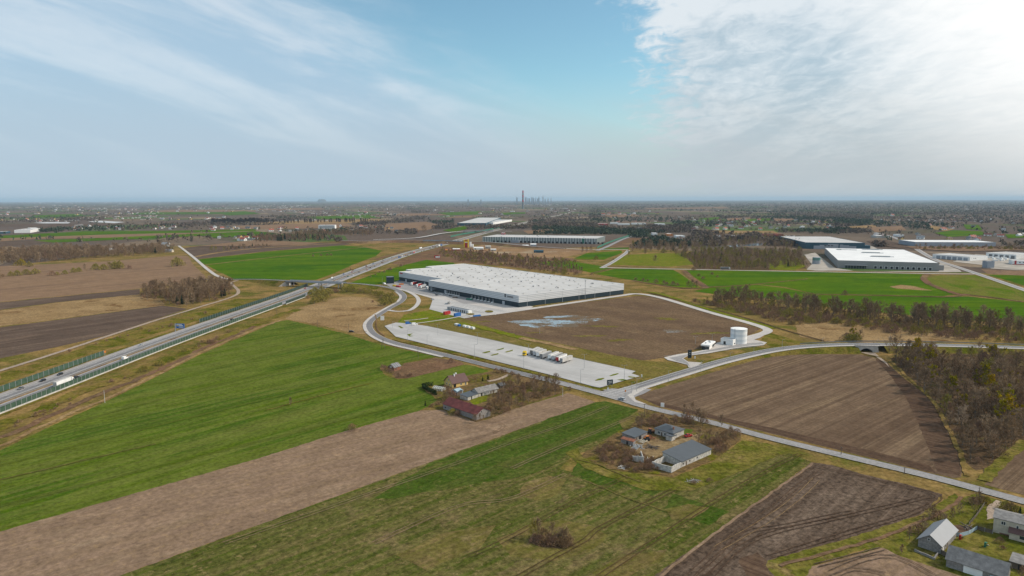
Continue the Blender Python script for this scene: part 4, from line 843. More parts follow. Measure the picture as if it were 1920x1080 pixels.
# ------------------------------------------------------------------ tank compound
def compound():
    a, b = P(1372,645), P(1402,645); c = (a+b)/2; r = (b-a).length/2; c.y += r*.5
    t = empty('water_tank', 'big white cylindrical water tank with faint bands beside the pump house', 'tank', c)
    MB().cyl((0,0,-.3),(0,0,12.6),r,r,48).build('shell', M['tankband'], t, smooth=False)
    MB().cyl((0,0,12.602),(0,0,13.2),r+.15,.6,48).build('roof', M['white'], t)
    lad = MB()
    for s in (-.35,.35): lad.box(-r*.76-.1+s,-r*.72-.25,0,-r*.76+s,-r*.72-.15,13.4)
    for i in range(22): lad.box(-r*.76-.35,-r*.72-.22,.5+i*.58,-r*.76+.3,-r*.72-.18,.56+i*.58)
    lad.build('ladder', M['steel'], t)
    t, L, W = hall('pump_house', 'white flat roofed pump house with a dark door next to the tank', (1351,645.5), (1374,648.7), (1387,646.7), 5.2, M['white'], M['roof'], cat='building')
    MB().box(L*.24,-.1,-.3,L*.42,-.003,3).build('door', M['black'], t); MB().box(L+.003,W*.3,1,L+.1,W*.55,2).build('window', M['glass'], t)
    t, L, W = hall('gatehouse', 'white gatehouse with dark glazing and an overhanging roof', (1316,655.2), (1329,656.6), 17., 3.1, M['navy'], M['roof'], cat='building')
    MB().box(-.8,-.8,3.102,L+.8,W+.8,4.3).build('roof_fascia', M['white'], t); MB().box(.5,-.1,.3,L-.5,-.003,2.8).build('glazing', M['glass'], t); MB().box(L+.003,1,.3,L+.1,W*.6,2.6).build('side_panel', M['white'], t)
    for x, y in ((L*.3,W*.3),(L*.7,W*.6),(L*.4,W*.8)): MB().box(x-.6,y-.5,4.302,x+.6,y+.5,5.).build('roof_unit', M['steel'], t)
compound()
t, L, W = hall('sprinkler_tank_house', 'small dark flat roofed building at the far corner of the yard', (725,532), (739,531.6), 14, 9.5, M['navy'], M['zinc'], cat='building')
t, L, W = hall('office_cabin', 'long low office cabin with white glazed bays on the concrete yard', (838.5,580.5), (874,588), 6, 3.4, M['steel'], M['zinc'], cat='cabin')
for i in range(10): MB().box(L*(.03+i*.095),-.12,.3,L*(.03+i*.095)+L*.05,-.003,2.8).build('glazing', M['glass'], t)
for i in range(11): MB().box(L*(.0+i*.095),-.14,-.3,L*(.0+i*.095)+L*.02,-.003,3.2).build('pier', M['white'], t)
MB().box(L+.003,1,-.3,L+2.8,5.6,3.1).build('end_block', M['white'], t)
# round tank by the white roofed hall
c = P(1530.5,495); t = empty('fire_tank', 'short grey-green round tank left of the white roofed warehouse', 'tank', c)
MB().cyl((0,0,-.3),(0,0,7),7,7,32).build('base', M['bluewall'], t); MB().cyl((0,0,7.002),(0,0,12.5),6.9,6.9,32).build('upper_ring', M['lime'], t); MB().cyl((0,0,12.502),(0,0,13.2),7,1,32).build('roof', M['steel'], t)
# concrete works
def works():
    c = P(874.5,464); t = empty('batching_tower', 'tall yellow and red concrete batching tower', 'tower', c)
    MB().box(-6,-6,-.3,6,6,20).build('tower', M['yellow'], t); MB().box(-3.4,-6.2,-.3,3.2,-6.003,12).build('red_panel', M['red'], t); MB().box(-3.4,-6.15,12.3,3.2,-6.003,14).build('white_panel', M['white'], t); MB().box(-3.2,-6.2,17.5,3.,-6.003,20.4).build('red_cap', M['red'], t)
    for i, (x, y, r, h) in enumerate(((882,465,2.6,15),(886,466,2.6,11))):
        t = empty('cement_silo', ['taller','shorter'][i]+' white cement silo beside the yellow tower', 'silo', P(x,y)); s = MB()
        s.cyl((0,0,4),(0,0,h),r,r,14).cyl((0,0,1.5),(0,0,3.998),.5,r,14); s.build('shell', M['white'], t); l = MB()
        for u in (-1,1):
            for v in (-1,1): l.cyl((u*r*.7,v*r*.7,-.2),(u*r*.7,v*r*.7,5),.2,.2,5)
        l.build('leg', M['steel'], t)
    for i, (x, y, w, h, m, lb) in enumerate(((855,470,14,5,'red','red and white shed left of the batching tower'),(838,470.5,16,3,'orange','orange stack of pallets at the works'),(897,468,18,6,'white','white works shed right of the silos'),(915,466,10,7,'offwhite','tan works building among the gravel heaps'),(925,470,10,4,'bluewall','grey works cabin near the gravel'),(985,463,12,5,'white','white shed in the rough ground before the striped warehouse'),(1000,462,11,7,'bluewall','dark fronted shed beside the white shed'),(1010,474,18,6,'teal','dark green scrap shelter on the rough ground'))):
        gable('works_shed', lb, 'shed', (x-w/2,y), (x+w/2,y), 10, h*.7, h, M[m], M['white' if m in ('red','bluewall') else m], .2, wins=[('f',4,1.5,3,2.6,DOOR('grey'))])
    for i, (x, y, w, h) in enumerate(((905,471,22,4),(922,473,26,3.5),(895,474,20,3),(940,470,18,3))):
        c = P(x,y); g = MB(); n = 18; rr = random.Random(i); ring = [(w*.6*math.cos(6.283*k/n)*rr.uniform(.8,1.1), w*.4*math.sin(6.283*k/n)*rr.uniform(.8,1.1), -.2) for k in range(n)]
        top = [(p[0]*.35+rr.uniform(-.5,.5), p[1]*.3, h*rr.uniform(.85,1.1)) for p in ring]
        g.add(ring+top+[(0,0,h*1.08)], [(k,(k+1)%n,n+(k+1)%n,n+k) for k in range(n)]+[(n+k,n+(k+1)%n,2*n) for k in range(n)])
        tag(g.build('gravel_heap', G['site' if i % 2 else 'moor'], loc=c), ['pale','dark','small dark','sandy'][i]+' gravel heap at the concrete works', 'heap', 'gravel heaps at the works')
works()
# ------------------------------------------------------------------ trees
def crown_mat(name, cols, var=.35):
    k = N(name); k.b.inputs['Roughness'].default_value = .95; k.b.inputs['Specular IOR Level'].default_value = 0
    oi = k.n('ShaderNodeObjectInfo'); at = k.n('ShaderNodeAttribute'); at.attribute_name = 'tint'
    f = k.math('FRACT', k.math('ADD', oi.outputs['Random'], at.outputs['Fac']))
    rp = k.n('ShaderNodeValToRGB'); el = rp.color_ramp.elements
    for i, c in enumerate([sat(c, 1.15, 1.) for c in cols]):
        e = el[i] if i < 2 else el.new(.5); e.position = i/(len(cols)-1); e.color = (*c, 1)
    k.l(f, rp.inputs[0])
    v = k.ramp(k.noise(k.pos(), .5, 4, .7), .25, .75, 1-var, 1+var)
    return k.col(k.mix(1., rp.outputs[0], v, 'MULTIPLY'))
TM = {'bare': crown_mat('bare_twigs', [(.28,.20,.125),(.34,.255,.175),(.205,.148,.098),(.32,.25,.13),(.42,.335,.25),(.25,.175,.115)]),
 'brown': crown_mat('russet_twigs', [(.28,.185,.125),(.23,.15,.11),(.33,.23,.15),(.26,.185,.105)]),
 'olive': crown_mat('budding_twigs', [(.23,.19,.065),(.26,.22,.075),(.20,.155,.065),(.235,.21,.065)]),
 'yellow': crown_mat('yellow_twigs', [(.27,.21,.05),(.22,.18,.04),(.30,.22,.07)]),
 'pine': crown_mat('conifer_needles', [(.03,.045,.024),(.042,.055,.026),(.024,.036,.022)]),
 'hedge': crown_mat('evergreen_hedge', [(.026,.042,.02),(.035,.05,.022)]),
 'bark': crown_mat('bark', [(.13,.105,.085),(.18,.155,.13),(.11,.085,.065)]),
 'mistle': crown_mat('mistletoe', [(.30,.24,.03),(.24,.21,.03),(.40,.28,.035)]), 'poplar': crown_mat('poplar_twigs', [(.06,.042,.034),(.085,.06,.046)])}
class TB:
    """numpy triangle soup"""
    def __init__(s): s.v = []; s.t = []
    def tri(s, a, b, c): s.v += [a, b, c]
    def tube(s, a, b, r0, r1, n=4):
        d = (b-a).normalized(); u = d.orthogonal().normalized(); w = d.cross(u)
        A = [a+(u*math.cos(6.283*i/n)+w*math.sin(6.283*i/n))*r0 for i in range(n)]; B = [b+(u*math.cos(6.283*i/n)+w*math.sin(6.283*i/n))*r1 for i in range(n)]
        for i in range(n): j = (i+1) % n; s.v += [A[i], A[j], B[j], A[i], B[j], B[i]]
    def twig(s, p, d, l, w, r):
        u = d.cross(Vector((r.uniform(-1,1), r.uniform(-1,1), r.uniform(-1,1)))).normalized()*w/2
        s.v += [p-u, p+u, p+d*l]
    def arr(s): return np.array([tuple(p) for p in s.v], dtype=np.float32)
def soup(name, arr, mat, tint=None, link=True):
    n = len(arr)//3; me = bpy.data.meshes.new(name)
    me.vertices.add(len(arr)); me.vertices.foreach_set('co', arr.astype(np.float32).ravel())
    me.loops.add(3*n); me.loops.foreach_set('vertex_index', np.arange(3*n, dtype=np.int32))
    me.polygons.add(n); me.polygons.foreach_set('loop_start', np.arange(0, 3*n, 3, dtype=np.int32)); me.polygons.foreach_set('loop_total', np.full(n, 3, dtype=np.int32))
    me.update(calc_edges=True)
    if tint is not None:
        a = me.attributes.new('tint', 'FLOAT', 'POINT'); a.data.foreach_set('value', tint.astype(np.float32))
    me.materials.append(mat); return me
def rdir(r, d, a0, a1):
    ax = d.orthogonal().normalized(); ax.rotate(Matrix.Rotation(r.uniform(0,6.283), 3, d)); e = d.copy(); e.rotate(Matrix.Rotation(r.uniform(a0,a1), 3, ax)); return e
def bare(seed, h=15, wf=.24, n1=15, low=.18, dens=15, tw=.17, up=.35):
    """a leafless tree: a wandering leader, limbs in an oval crown, side shoots and fine twigs"""
    r = random.Random(seed); T = TB(); C = TB(); Z = Vector((0,0,1))
    pts = [Vector((0,0,-.3))]; wx, wy = r.uniform(-.04,.04)*h, r.uniform(-.04,.04)*h
    for i in range(1,7): pts.append(Vector((wx*math.sin(i*.9)+r.uniform(-.01,.01)*h, wy*math.sin(i*1.3), h*.86*i/6)))
    rad = lambda z: h*.017*(1.03-z/h)+.02
    for a, b in zip(pts, pts[1:]): T.tube(a, b, rad(a.z), rad(b.z), 5)
    def lead(z):
        f = min(max(z/(h*.86)*6, 0), 5.999); i = int(f); return pts[i].lerp(pts[i+1], f-i)
    for i in range(n1):
        t = (i+r.uniform(0,.8))/n1; z0 = h*(low+(.84-low)*t); R_ = wf*h*(.45+.75*math.sin(math.pi*min(1,.18+t*.72)))*r.uniform(.75,1.2)
        az = i*2.4+r.uniform(-.5,.5); e = math.radians(25+45*t); p = lead(z0)
        d = Vector((math.cos(az)*math.cos(e), math.sin(az)*math.cos(e), math.sin(e))); m = p+d*R_*.6; d2 = (d+Z*up).normalized(); q = m+d2*R_*.6
        (T if i < n1*.6 else C).tube(p, m, rad(z0)*.5, rad(z0)*.3, 3); C.tube(m, q, rad(z0)*.3, .02, 3)
        for j in range(6):
            f = .3+.7*(j+r.random())/6; s = p.lerp(m, f/.5) if f < .5 else m.lerp(q, (f-.5)/.5)
            sd = rdir(r, d if f < .5 else d2, .35, 1.1); sd.z += .2; sd.normalize(); sl = R_*r.uniform(.3,.55); C.tube(s, s+sd*sl, .045*h/15, .015, 3)
            for k in range(dens): C.twig(s+sd*sl*r.uniform(.1,1), rdir(r, sd, .1, 1.1), h*r.uniform(.055,.12), tw*r.uniform(.6,1.3)*h/15, r)
    for k in range(dens*5): C.twig(lead(h*r.uniform(.7,.86)), rdir(r, Z, .05, .7), h*r.uniform(.07,.16), tw*h/15, r)
    return T.arr(), C.arr()
def shrub(seed, h=4, wide=1.25, n=480, tw=.14, leaf=False):
    r = random.Random(seed); T = TB(); C = TB()
    for i in range(9):
        d = rdir(r, Vector((0,0,1)), .05, .9); T.tube(Vector((r.uniform(-.3,.3),r.uniform(-.3,.3),-.2)), d*h*.55*r.uniform(.6,1.1), .06*h/4, .025*h/4, 3)
    for i in range(n):
        a = r.uniform(0,6.283); k = math.sqrt(r.random()); z = r.random()**.8
        lob = 1+.25*math.sin(3*a+seed)+.15*math.sin(7*a+2*seed)
        rad = wide*h*.55*k*lob*math.sqrt(max(.05,1-(z*.95)**2))
        p = Vector((rad*math.cos(a), rad*math.sin(a), z*h*.85*(1-.35*k*k)))
        d = (p+Vector((0,0,h*.25))).normalized(); d = rdir(r, d, 0, 1.1 if leaf else .6)
        C.twig(p, d, h*r.uniform(.10,.24), tw*h/4*r.uniform(.7,1.5)*(2 if leaf else 1), r)
    return T.arr(), C.arr()
def pine(seed, h=14, w=.25, n=420):
    r = random.Random(seed); T = TB(); C = TB(); T.tube(Vector((0,0,-.3)), Vector((0,0,h*.9)), h*.016, .03, 5)
    for i in range(n):
        z = r.uniform(.12,1)**.8; a = r.uniform(0,6.283); rad = w*h*(1-z)*r.uniform(.35,1.15)+.1
        p = Vector((0,0,z*h)); d = Vector((math.cos(a),math.sin(a),r.uniform(-.5,.15))).normalized()
        C.twig(p+d*rad*.25, d, rad, h*.055*r.uniform(.6,1.4), r)
    return T.arr(), C.arr()
KIND = {'bare_tree': ('bare', [bare(i+1, 15, .23+.045*(i%3), 16, .12+.05*(i%2)) for i in range(7)], 15), 'birch': ('brown', [bare(i+30, 16, .12+.02*(i%2), 14, .2, 12, .16, .6) for i in range(4)], 16),
 'shrub': ('brown', [shrub(i+1) for i in range(5)], 4), 'willow_bush': ('olive', [shrub(i+20, 6, 1.15, 420, .10, True) for i in range(4)], 6),
 'budding_tree': ('olive', [bare(i+60, 14, .26, 15, .15, 14, .19) for i in range(3)], 14), 'golden_shrub': ('yellow', [shrub(i+80, 4, 1.2, 360, .12, True) for i in range(2)], 4),
 'conifer': ('pine', [pine(i+1) for i in range(3)], 14), 'poplar': ('poplar', [bare(i+90, 22, .19, 22, .06, 12, .5, .9) for i in range(3)], 22), 'mistletoe_tree': ('bare', [bare(i+120, 15, .27, 14, .2, 9) for i in range(2)], 15)}
MESH = {}
def meshes(kind, i):
    if (kind, i) not in MESH:
        m, L, h = KIND[kind]; t, c = L[i]
        MESH[kind, i] = (soup('trunk', t, TM['bark']), soup('crown', c, TM[m]))
        if kind == 'mistletoe_tree':
            r = random.Random(i); T = TB(); zs = c[c[:,2] > h*.45]
            for j in range(18):
                p = Vector(zs[r.randrange(len(zs))])
                for q in range(34): T.twig(p+Vector((r.uniform(-.6,.6),r.uniform(-.6,.6),r.uniform(-.6,.6))), rdir(r, Vector((0,0,1)), 0, 3.1), 1.1, .6, r)
            MESH[kind, i] += (soup('mistletoe', T.arr(), TM['mistle']),)
    return MESH[kind, i]
ALL = []   # every countable plant: kind, point, height, wood
def plant(kind, p, h, wood): ALL.append((kind, Vector(p), h, wood))
def inpoly(x, y, poly):
    c = False; j = len(poly)-1
    for i in range(len(poly)):
        xi, yi = poly[i]; xj, yj = poly[j]
        if (yi > y) != (yj > y) and x < (xj-xi)*(y-yi)/(yj-yi)+xi: c = not c
        j = i
    return c
def wood(label, px, step, mixk, h, seed=0, jit=.45, far=False):
    """fill a surveyed outline with plants about step metres apart"""
    r = random.Random(seed+len(label)); q = [P(*a) for a in px]; poly = [(p.x,p.y) for p in q]
    x0, x1 = min(p.x for p in q), max(p.x for p in q); y0, y1 = min(p.y for p in q), max(p.y for p in q)
    y = y0
    while y < y1:
        x = x0
        while x < x1:
            a, b = x+r.uniform(-jit,jit)*step, y+r.uniform(-jit,jit)*step
            if inpoly(a, b, poly):
                t = r.random(); k = None
                for kk, w in mixk:
                    t -= w
                    if t <= 0: k = kk; break
                if k:
                    hh = h.get(k, 6) if isinstance(h, dict) else h
                    plant(k, (a, b, 0), hh*r.uniform(.6,1.28), label)
            x += step
        y += step
# the big wood at the right
W1 = 'in the wood beside the harrowed field at right'
wood(W1, [(1668,672),(1700,706),(1742,746),(1760,772),(1782,810),(1798,840),(1812,868),(1830,880),(1850,874),(1880,848),(1925,822),(2050,790),(2050,700),(1860,690),(1760,684),(1700,670)], 7.2, [('bare_tree',.56),('birch',.06),('shrub',.22),('mistletoe_tree',.10),('budding_tree',.06)], {'bare_tree':12.5,'birch':13,'shrub':5,'mistletoe_tree':13.5,'budding_tree':11}, 3)
wood('in the thin scrub below the culvert road', [(1700,664),(1760,676),(1860,684),(2000,690),(2000,668),(1800,664)], 9, [('shrub',.55),('budding_tree',.12),('bare_tree',.15),('golden_shrub',.08)], {'shrub':4,'budding_tree':8,'bare_tree':8,'golden_shrub':3.4}, 5)
for x, y, h in ((1680,668,15),(1702,672,14),(1722,676,14),(1668,662,12),(1745,676,12),(1690,690,13),(1712,694,13)): plant('bare_tree', P(x,y), h, W1)
# stream side row beyond the culvert road
W2 = 'in the stream-side row below the green fields'
wood(W2, [(1335,573),(1380,570),(1480,583),(1600,600),(1760,618),(1925,628),(2000,632),(2000,620),(1780,608),(1600,590),(1480,574),(1390,564),(1340,566)], 7.0, [('bare_tree',.58),('birch',.06),('shrub',.22),('budding_tree',.12)], {'bare_tree':15,'birch':15,'shrub':5,'budding_tree':12}, 8)
wood('in the scrub belt along the stream', [(1300,566),(1335,574),(1440,600),(1480,610),(1560,606),(1640,622),(1760,634),(1925,645),(2000,648),(2000,632),(1760,618),(1600,600),(1480,584),(1380,572)], 6.6, [('shrub',.66),('willow_bush',.12),('budding_tree',.06)], {'shrub':5.2,'willow_bush':6.5,'budding_tree':9}, 9)
for x, y, h, k in ((1598,640,11,'mistletoe_tree'),(1606,641,9,'willow_bush'),(1592,641,8,'willow_bush'),(1599,642,8,'willow_bush'),(1612,640,9,'bare_tree'),(1588,639,8,'shrub'),(1770,604,19,'bare_tree'),(1590,556,0,'')):
    if k: plant(k, P(x,y), h, 'standing alone in the sandy strip by the stream')
plant('shrub', P(1584,553), 7, 'on the ditch between the green fields')
for x, y, h in ((1192,525,4.5),(1206,527,5),(1214,528,4),(1230,531,7),(1245,533,6),(1262,535,7),(1250,534,5),(1290,540,9),(1298,541,11),(1306,540,9),(1270,536,5),(1335,515,5),(1345,520,4),(1300,507,7),(1310,518,5),(1318,523,5),(1110,516,5),(1150,500-12,4)): plant('bare_tree' if h > 8 else 'shrub', P(x,y), h, 'along the ditches of the green fields')
# behind the big warehouse
W3 = 'in the belt behind the banded warehouse'
wood(W3, [(880,474),(940,481),(1000,492),(1060,500),(1095,511),(1085,520),(1040,514),(990,506),(930,498),(880,492),(850,490)], 11, [('birch',.45),('shrub',.35),('willow_bush',.16)], {'birch':10.5,'shrub':5,'willow_bush':6}, 12)
wood('in the brush between motorway and warehouse', [(820,470),(870,472),(960,480),(1040,487),(1080,492),(1060,498),(960,487),(880,486),(830,482)], 14, [('shrub',.5),('willow_bush',.3),('birch',.1)], {'shrub':6,'willow_bush':7,'birch':11}, 13)
# left grove
W4 = 'in the copse beside the dirt lane'
wood(W4, [(262,556),(290,546),(340,540),(395,536),(428,538),(440,548),(415,562),(345,577),(305,568),(300,560),(272,563)], 7.5, [('bare_tree',.55),('birch',.22),('conifer',.07),('shrub',.14)], {'bare_tree':13,'birch':13.5,'conifer':11,'shrub':5}, 20)
W5 = 'in the dark wood at the left picture edge'
wood(W5, [(-120,500),(0,497),(100,491),(205,483),(300,477),(332,471),(300,468),(200,472),(120,470),(40,476),(-120,482)], 13, [('bare_tree',.7),('birch',.14),('conifer',.03),('shrub',.1)], {'bare_tree':16,'birch':16,'conifer':15,'shrub':6}, 21)
for x, y, h, k in ((40,498,11,'golden_shrub'),(55,500,8,'willow_bush'),(295,473,10,'willow_bush'),(332,499,14,'willow_bush'),(335,499,10,'budding_tree'),(98,517,7,'shrub'),(107,516,5,'willow_bush'),(122,514,6,'willow_bush'),(138,511,7,'willow_bush'),(148,510,7,'willow_bush'),(160,508,9,'bare_tree'),(180,506,10,'willow_bush'),(195,506,9,'willow_bush'),(205,505,9,'budding_tree'),(216,504,12,'willow_bush'),(224,504,12,'willow_bush'),(242,504,6,'shrub'),(20,518,7,'willow_bush'),(33,517,8,'willow_bush'),(50,515,8,'willow_bush'),(66,514,8,'willow_bush'),(5,520,5,'shrub')):
    plant(k, P(x,y), h*1.35, 'in the bush row across the brown fields at left')
W7 = 'in the wood left of the white roofed warehouse'
wood(W7, [(1262,478),(1300,474),(1360,470),(1440,476),(1500,474),(1512,500),(1440,506),(1305,506),(1296,492)], 13, [('bare_tree',.34),('budding_tree',.32),('conifer',.08),('shrub',.16),('willow_bush',.06)], {'bare_tree':12.5,'budding_tree':11.5,'conifer':12,'shrub':5.5}, 30)
for x, y, h, k in ((1179,482,12,'budding_tree'),(1210,477,14,'bare_tree'),(1228,492,13,'bare_tree'),(1200,470,14,'bare_tree'),(1186,472,14,'bare_tree'),(1220,471,13,'bare_tree'),(1244,474,12,'willow_bush'),(1258,474,13,'bare_tree'),(1092,474,14,'bare_tree'),(1100,473,13,'bare_tree'),(1108,472,12,'bare_tree'),(1118,487,9,'willow_bush'),(1512,504,11,'bare_tree'),(1285,474,12,'conifer'),(1392,478,14,'conifer'),(1445,478,14,'conifer'),(795,437.5,26,'bare_tree'),(811,438,14,'bare_tree'),(782,436,12,'shrub')):
    plant(k, P(x,y), h, 'standing singly on the meadows beyond the warehouse')
W8 = 'in the woods beyond the meadow'
wood(W8, [(1180,468),(1260,472),(1300,470),(1420,462),(1500,470),(1505,452),(1440,444),(1340,446),(1250,458),(1185,462)], 19, [('bare_tree',.55),('budding_tree',.12),('shrub',.2),('conifer',.03)], {'bare_tree':13,'budding_tree':12,'shrub':6,'conifer':13}, 31)
wood('in the shrubs before the long blue-grey warehouse', [(1705,468),(1800,468),(1925,470),(1925,462),(1870,464),(1720,464)], 13, [('shrub',.35),('golden_shrub',.12),('bare_tree',.1),('willow_bush',.12)], {'shrub':6,'golden_shrub':6,'bare_tree':10,'willow_bush':7}, 33)
# motorway sides
for x, y, h, k in ((583,553,8,'willow_bush'),(590,549,9,'willow_bush'),(597,556,10,'willow_bush'),(603,549,10,'willow_bush'),(609,559,10,'willow_bush'),(616,552,9,'willow_bush'),(598,565,9,'willow_bush'),(590,569,9,'willow_bush'),(606,566,8,'willow_bush'),(642,546,7,'willow_bush'),(650,548,9,'willow_bush'),(660,545,9,'willow_bush'),(670,550,7,'willow_bush'),(682,550,8,'willow_bush'),(694,551,8,'willow_bush'),(706,555,8,'willow_bush'),(716,558,9,'willow_bush'),(728,563,11,'willow_bush'),(722,573,10,'willow_bush'),(734,569,9,'willow_bush'),(629,549,7,'shrub'),(582,552,6,'willow_bush'),(594,550,8,'willow_bush'),(604,553,8,'willow_bush'),(612,556,7,'willow_bush'),(588,566,7,'willow_bush'),(632,548,5,'shrub'),(618,556,4,'shrub'),(655,547,7,'willow_bush'),(664,547,7,'willow_bush'),(675,548,5,'shrub'),(690,549,6,'willow_bush'),(700,552,5,'willow_bush'),(712,555,6,'willow_bush'),(722,562,8,'willow_bush'),(727,570,9,'willow_bush'),(716,560,5,'shrub'),(735,556,7,'willow_bush'),(577,560,5,'shrub'),(699,567,3,'shrub'),(685,545,4,'shrub')):
    plant(k, P(x,y), h, 'on the embankment inside the road bend')
r = random.Random(4)
for k in range(34):
    t = r.uniform(0,1); x = 10+t*420; y = 812-(x/430)*185+r.uniform(-6,5)
    if 120 < x < 190 and r.random() < .5: continue
    plant('willow_bush' if 255 < x < 370 else 'shrub', P(x,y), r.uniform(2.5,5) if 255 < x < 440 else r.uniform(1.3,3), 'on the bank between barrier and green field')
for x, y in ((200,640),(225,633),(240,630),(215,636),(265,618),(280,622),(295,617),(305,615),(318,613),(322,611),(180,646),(130,660),(385,588),(360,600)): plant('shrub', P(x,y), r.uniform(1.8,3.4), 'on the grass between lane and motorway')
for k in range(22):
    t = r.random(); plant('shrub', P(640+t*190, 513-t*52+r.uniform(-3,2)), r.uniform(2,4), 'along the motorway beyond the first bridge')
for k in range(14):
    t = r.random(); plant('shrub', P(690+t*70, 520-t*24+r.uniform(-2,2)), r.uniform(2,5), 'along the motorway beyond the first bridge')
for x, y in ((587,481),(602,480),(614,479),(621,479)): plant('shrub', P(x,y), 5, 'on the track through the far green field')
# farms
W9 = 'in the overgrown garden of the red barn'
wood(W9, [(925,745),(960,720),(1010,718),(1045,730),(1050,738),(990,758),(945,776),(915,785),(912,768)], 4.6, [('bare_tree',.22),('shrub',.6),('birch',.06)], {'bare_tree':7.5,'shrub':3.6,'birch':8.5}, 40)
for x, y, h, k in ((838,750,8,'bare_tree'),(845,748,7,'shrub'),(842,754,5,'shrub'),(848,777,4,'willow_bush'),(858,779,3.4,'shrub'),(890,793,4.5,'bare_tree'),(900,789,4,'bare_tree'),(810,763,2.5,'shrub'),(822,760,2.2,'shrub'),(930,698,3.5,'shrub'),(940,699,3.5,'shrub'),(948,700,3,'shrub'),(960,704,3.5,'shrub'),(972,707,3,'shrub'),(905,716,4,'conifer'),(915,714,5,'conifer'),(880,716,2,'shrub'),(890,712,2,'shrub'),(955,724,7,'budding_tree'),(1068,732,3,'shrub')):
    plant(k, P(x,y), h, W9 if x > 900 else 'around the farmhouse and barn')
for x, y, h in ((722,694,4),(730,698,3.6),(735,700,3),(747,708,4),(762,707,3),(770,706,3),(846,681,4.5),(717,690,3)): plant('shrub', P(x,y), h, 'around the ruined cottage')
plant('bare_tree', P(545,760), 4.6, 'standing alone in the big green field'); plant('shrub', P(660,807), 4.4, 'at the edge of the stubble strip'); plant('conifer', P(797.5,763), 4.2, 'at the corner of the green field')
W10 = 'around the farm with the dark roofed shed'
wood(W10, [(1110,850),(1140,832),(1165,838),(1200,856),(1240,862),(1235,885),(1190,885),(1150,872),(1120,866)], 2.9, [('shrub',.78)], {'shrub':2.8}, 44)
wood(W10, [(1180,806),(1205,788),(1240,778),(1300,787),(1340,798),(1330,806),(1290,800),(1265,800),(1220,800),(1190,812)], 4.4, [('shrub',.55),('bare_tree',.3)], {'shrub':3.6,'bare_tree':6}, 45)
wood(W10, [(1330,836),(1345,815),(1385,808),(1390,824),(1360,845),(1335,856)], 4.4, [('shrub',.55),('bare_tree',.34)], {'shrub':3.8,'bare_tree':6.5}, 46)
for x, y, h in ((1310,830,7),(1330,832,6.5),(1322,838,6),(1298,780,7),(1318,794,7),(1283,778,6),(1352,800,6)): plant('bare_tree', P(x,y), h, W10)
for x, y, h in ((1222,880,3.2),(1205,878,3),(1170,868,3),(1330,905-2,2),(1300,908,2)): plant('shrub', P(x,y), h, W10)
# pond thicket
for x, y, h, k in ((1000,1013,7,'budding_tree'),(1008,1008,7,'bare_tree'),(1035,1012,6,'bare_tree'),(1052,1018,5.5,'bare_tree'),(1062,1020,6,'bare_tree'),(1003,1016,3.6,'shrub'),(1012,1018,3.6,'shrub'),(1022,1020,3.4,'shrub'),(1032,1021,3.2,'shrub'),(1041,1022,3.6,'shrub'),(1050,1023,3.6,'shrub'),(1058,1023,3.4,'shrub'),(1066,1024,3.8,'shrub'),(1030,1015,3.4,'shrub'),(1044,1016,3.4,'shrub'),(1018,1012,5,'shrub'),(1056,1016,5,'shrub')): plant(k, P(x,y), h, 'in the thicket of the wet hollow in the crop')
# corner garden
for x, y, h, k in ((1785,974,4.5,'bare_tree'),(1799,965,4.5,'bare_tree'),(1827,961,4.5,'bare_tree'),(1770,985,4,'bare_tree'),(1742,975,5,'bare_tree'),(1750,968,5,'birch'),(1730,985,4,'birch'),(1735,1000,4,'bare_tree'),(1722,1000,4,'shrub'),(1758,972,4,'shrub'),(1825,945,3.5,'shrub'),(1835,944,4.5,'bare_tree'),(1840,943,3.5,'shrub'),(1849,944,3.2,'golden_shrub'),(1885,955,4,'willow_bush'),(1895,958,4,'shrub'),(1905,962,3.6,'willow_bush'),(1912,966,3.6,'conifer'),(1875,1018,2.5,'shrub'),(1880,1030,1.6,'shrub'),(1915,1090,5,'bare_tree'),(1690,1040,4,'birch'),(1705,1012,5,'birch')):
    plant(k, P(x,y), h, 'in the garden of the beige house')
# poplar avenue, far belts
for i in range(52): plant('poplar', P(398+i*2.05+r.uniform(-.6,.6), 420.5-i*.05), r.uniform(19,30)*(1 if i < 40 or i % 2 else .6), 'in the far avenue across the brown fields')
for i in range(46):
    if r.random() < .75: plant('poplar', P(500+i*4.2+r.uniform(-1,1), 419-i*.06), r.uniform(14,25), 'in the far avenue across the brown fields')
wood('in the far belt left of the slip road', [(480,455),(560,452),(610,453),(610,447),(480,446)], 13, [('birch',.6),('conifer',.2)], {'birch':15,'conifer':17}, 50)
wood('in the village belt behind the green fields', [(540,446),(700,442),(705,436),(560,437)], 16, [('birch',.6),('bare_tree',.2)], {'birch':14,'bare_tree':14}, 51)
wood('in the low hedge before the green field', [(420,470),(500,464),(510,461),(425,464)], 14, [('bare_tree',.4),('shrub',.3),('conifer',.2)], {'bare_tree':8,'shrub':6,'conifer':8}, 52)
for x, y, h in ((398,472,13),(405,471,11),(420,471,11),(395,471,9)): plant('budding_tree', P(x,y), h, 'in the low hedge before the green field')
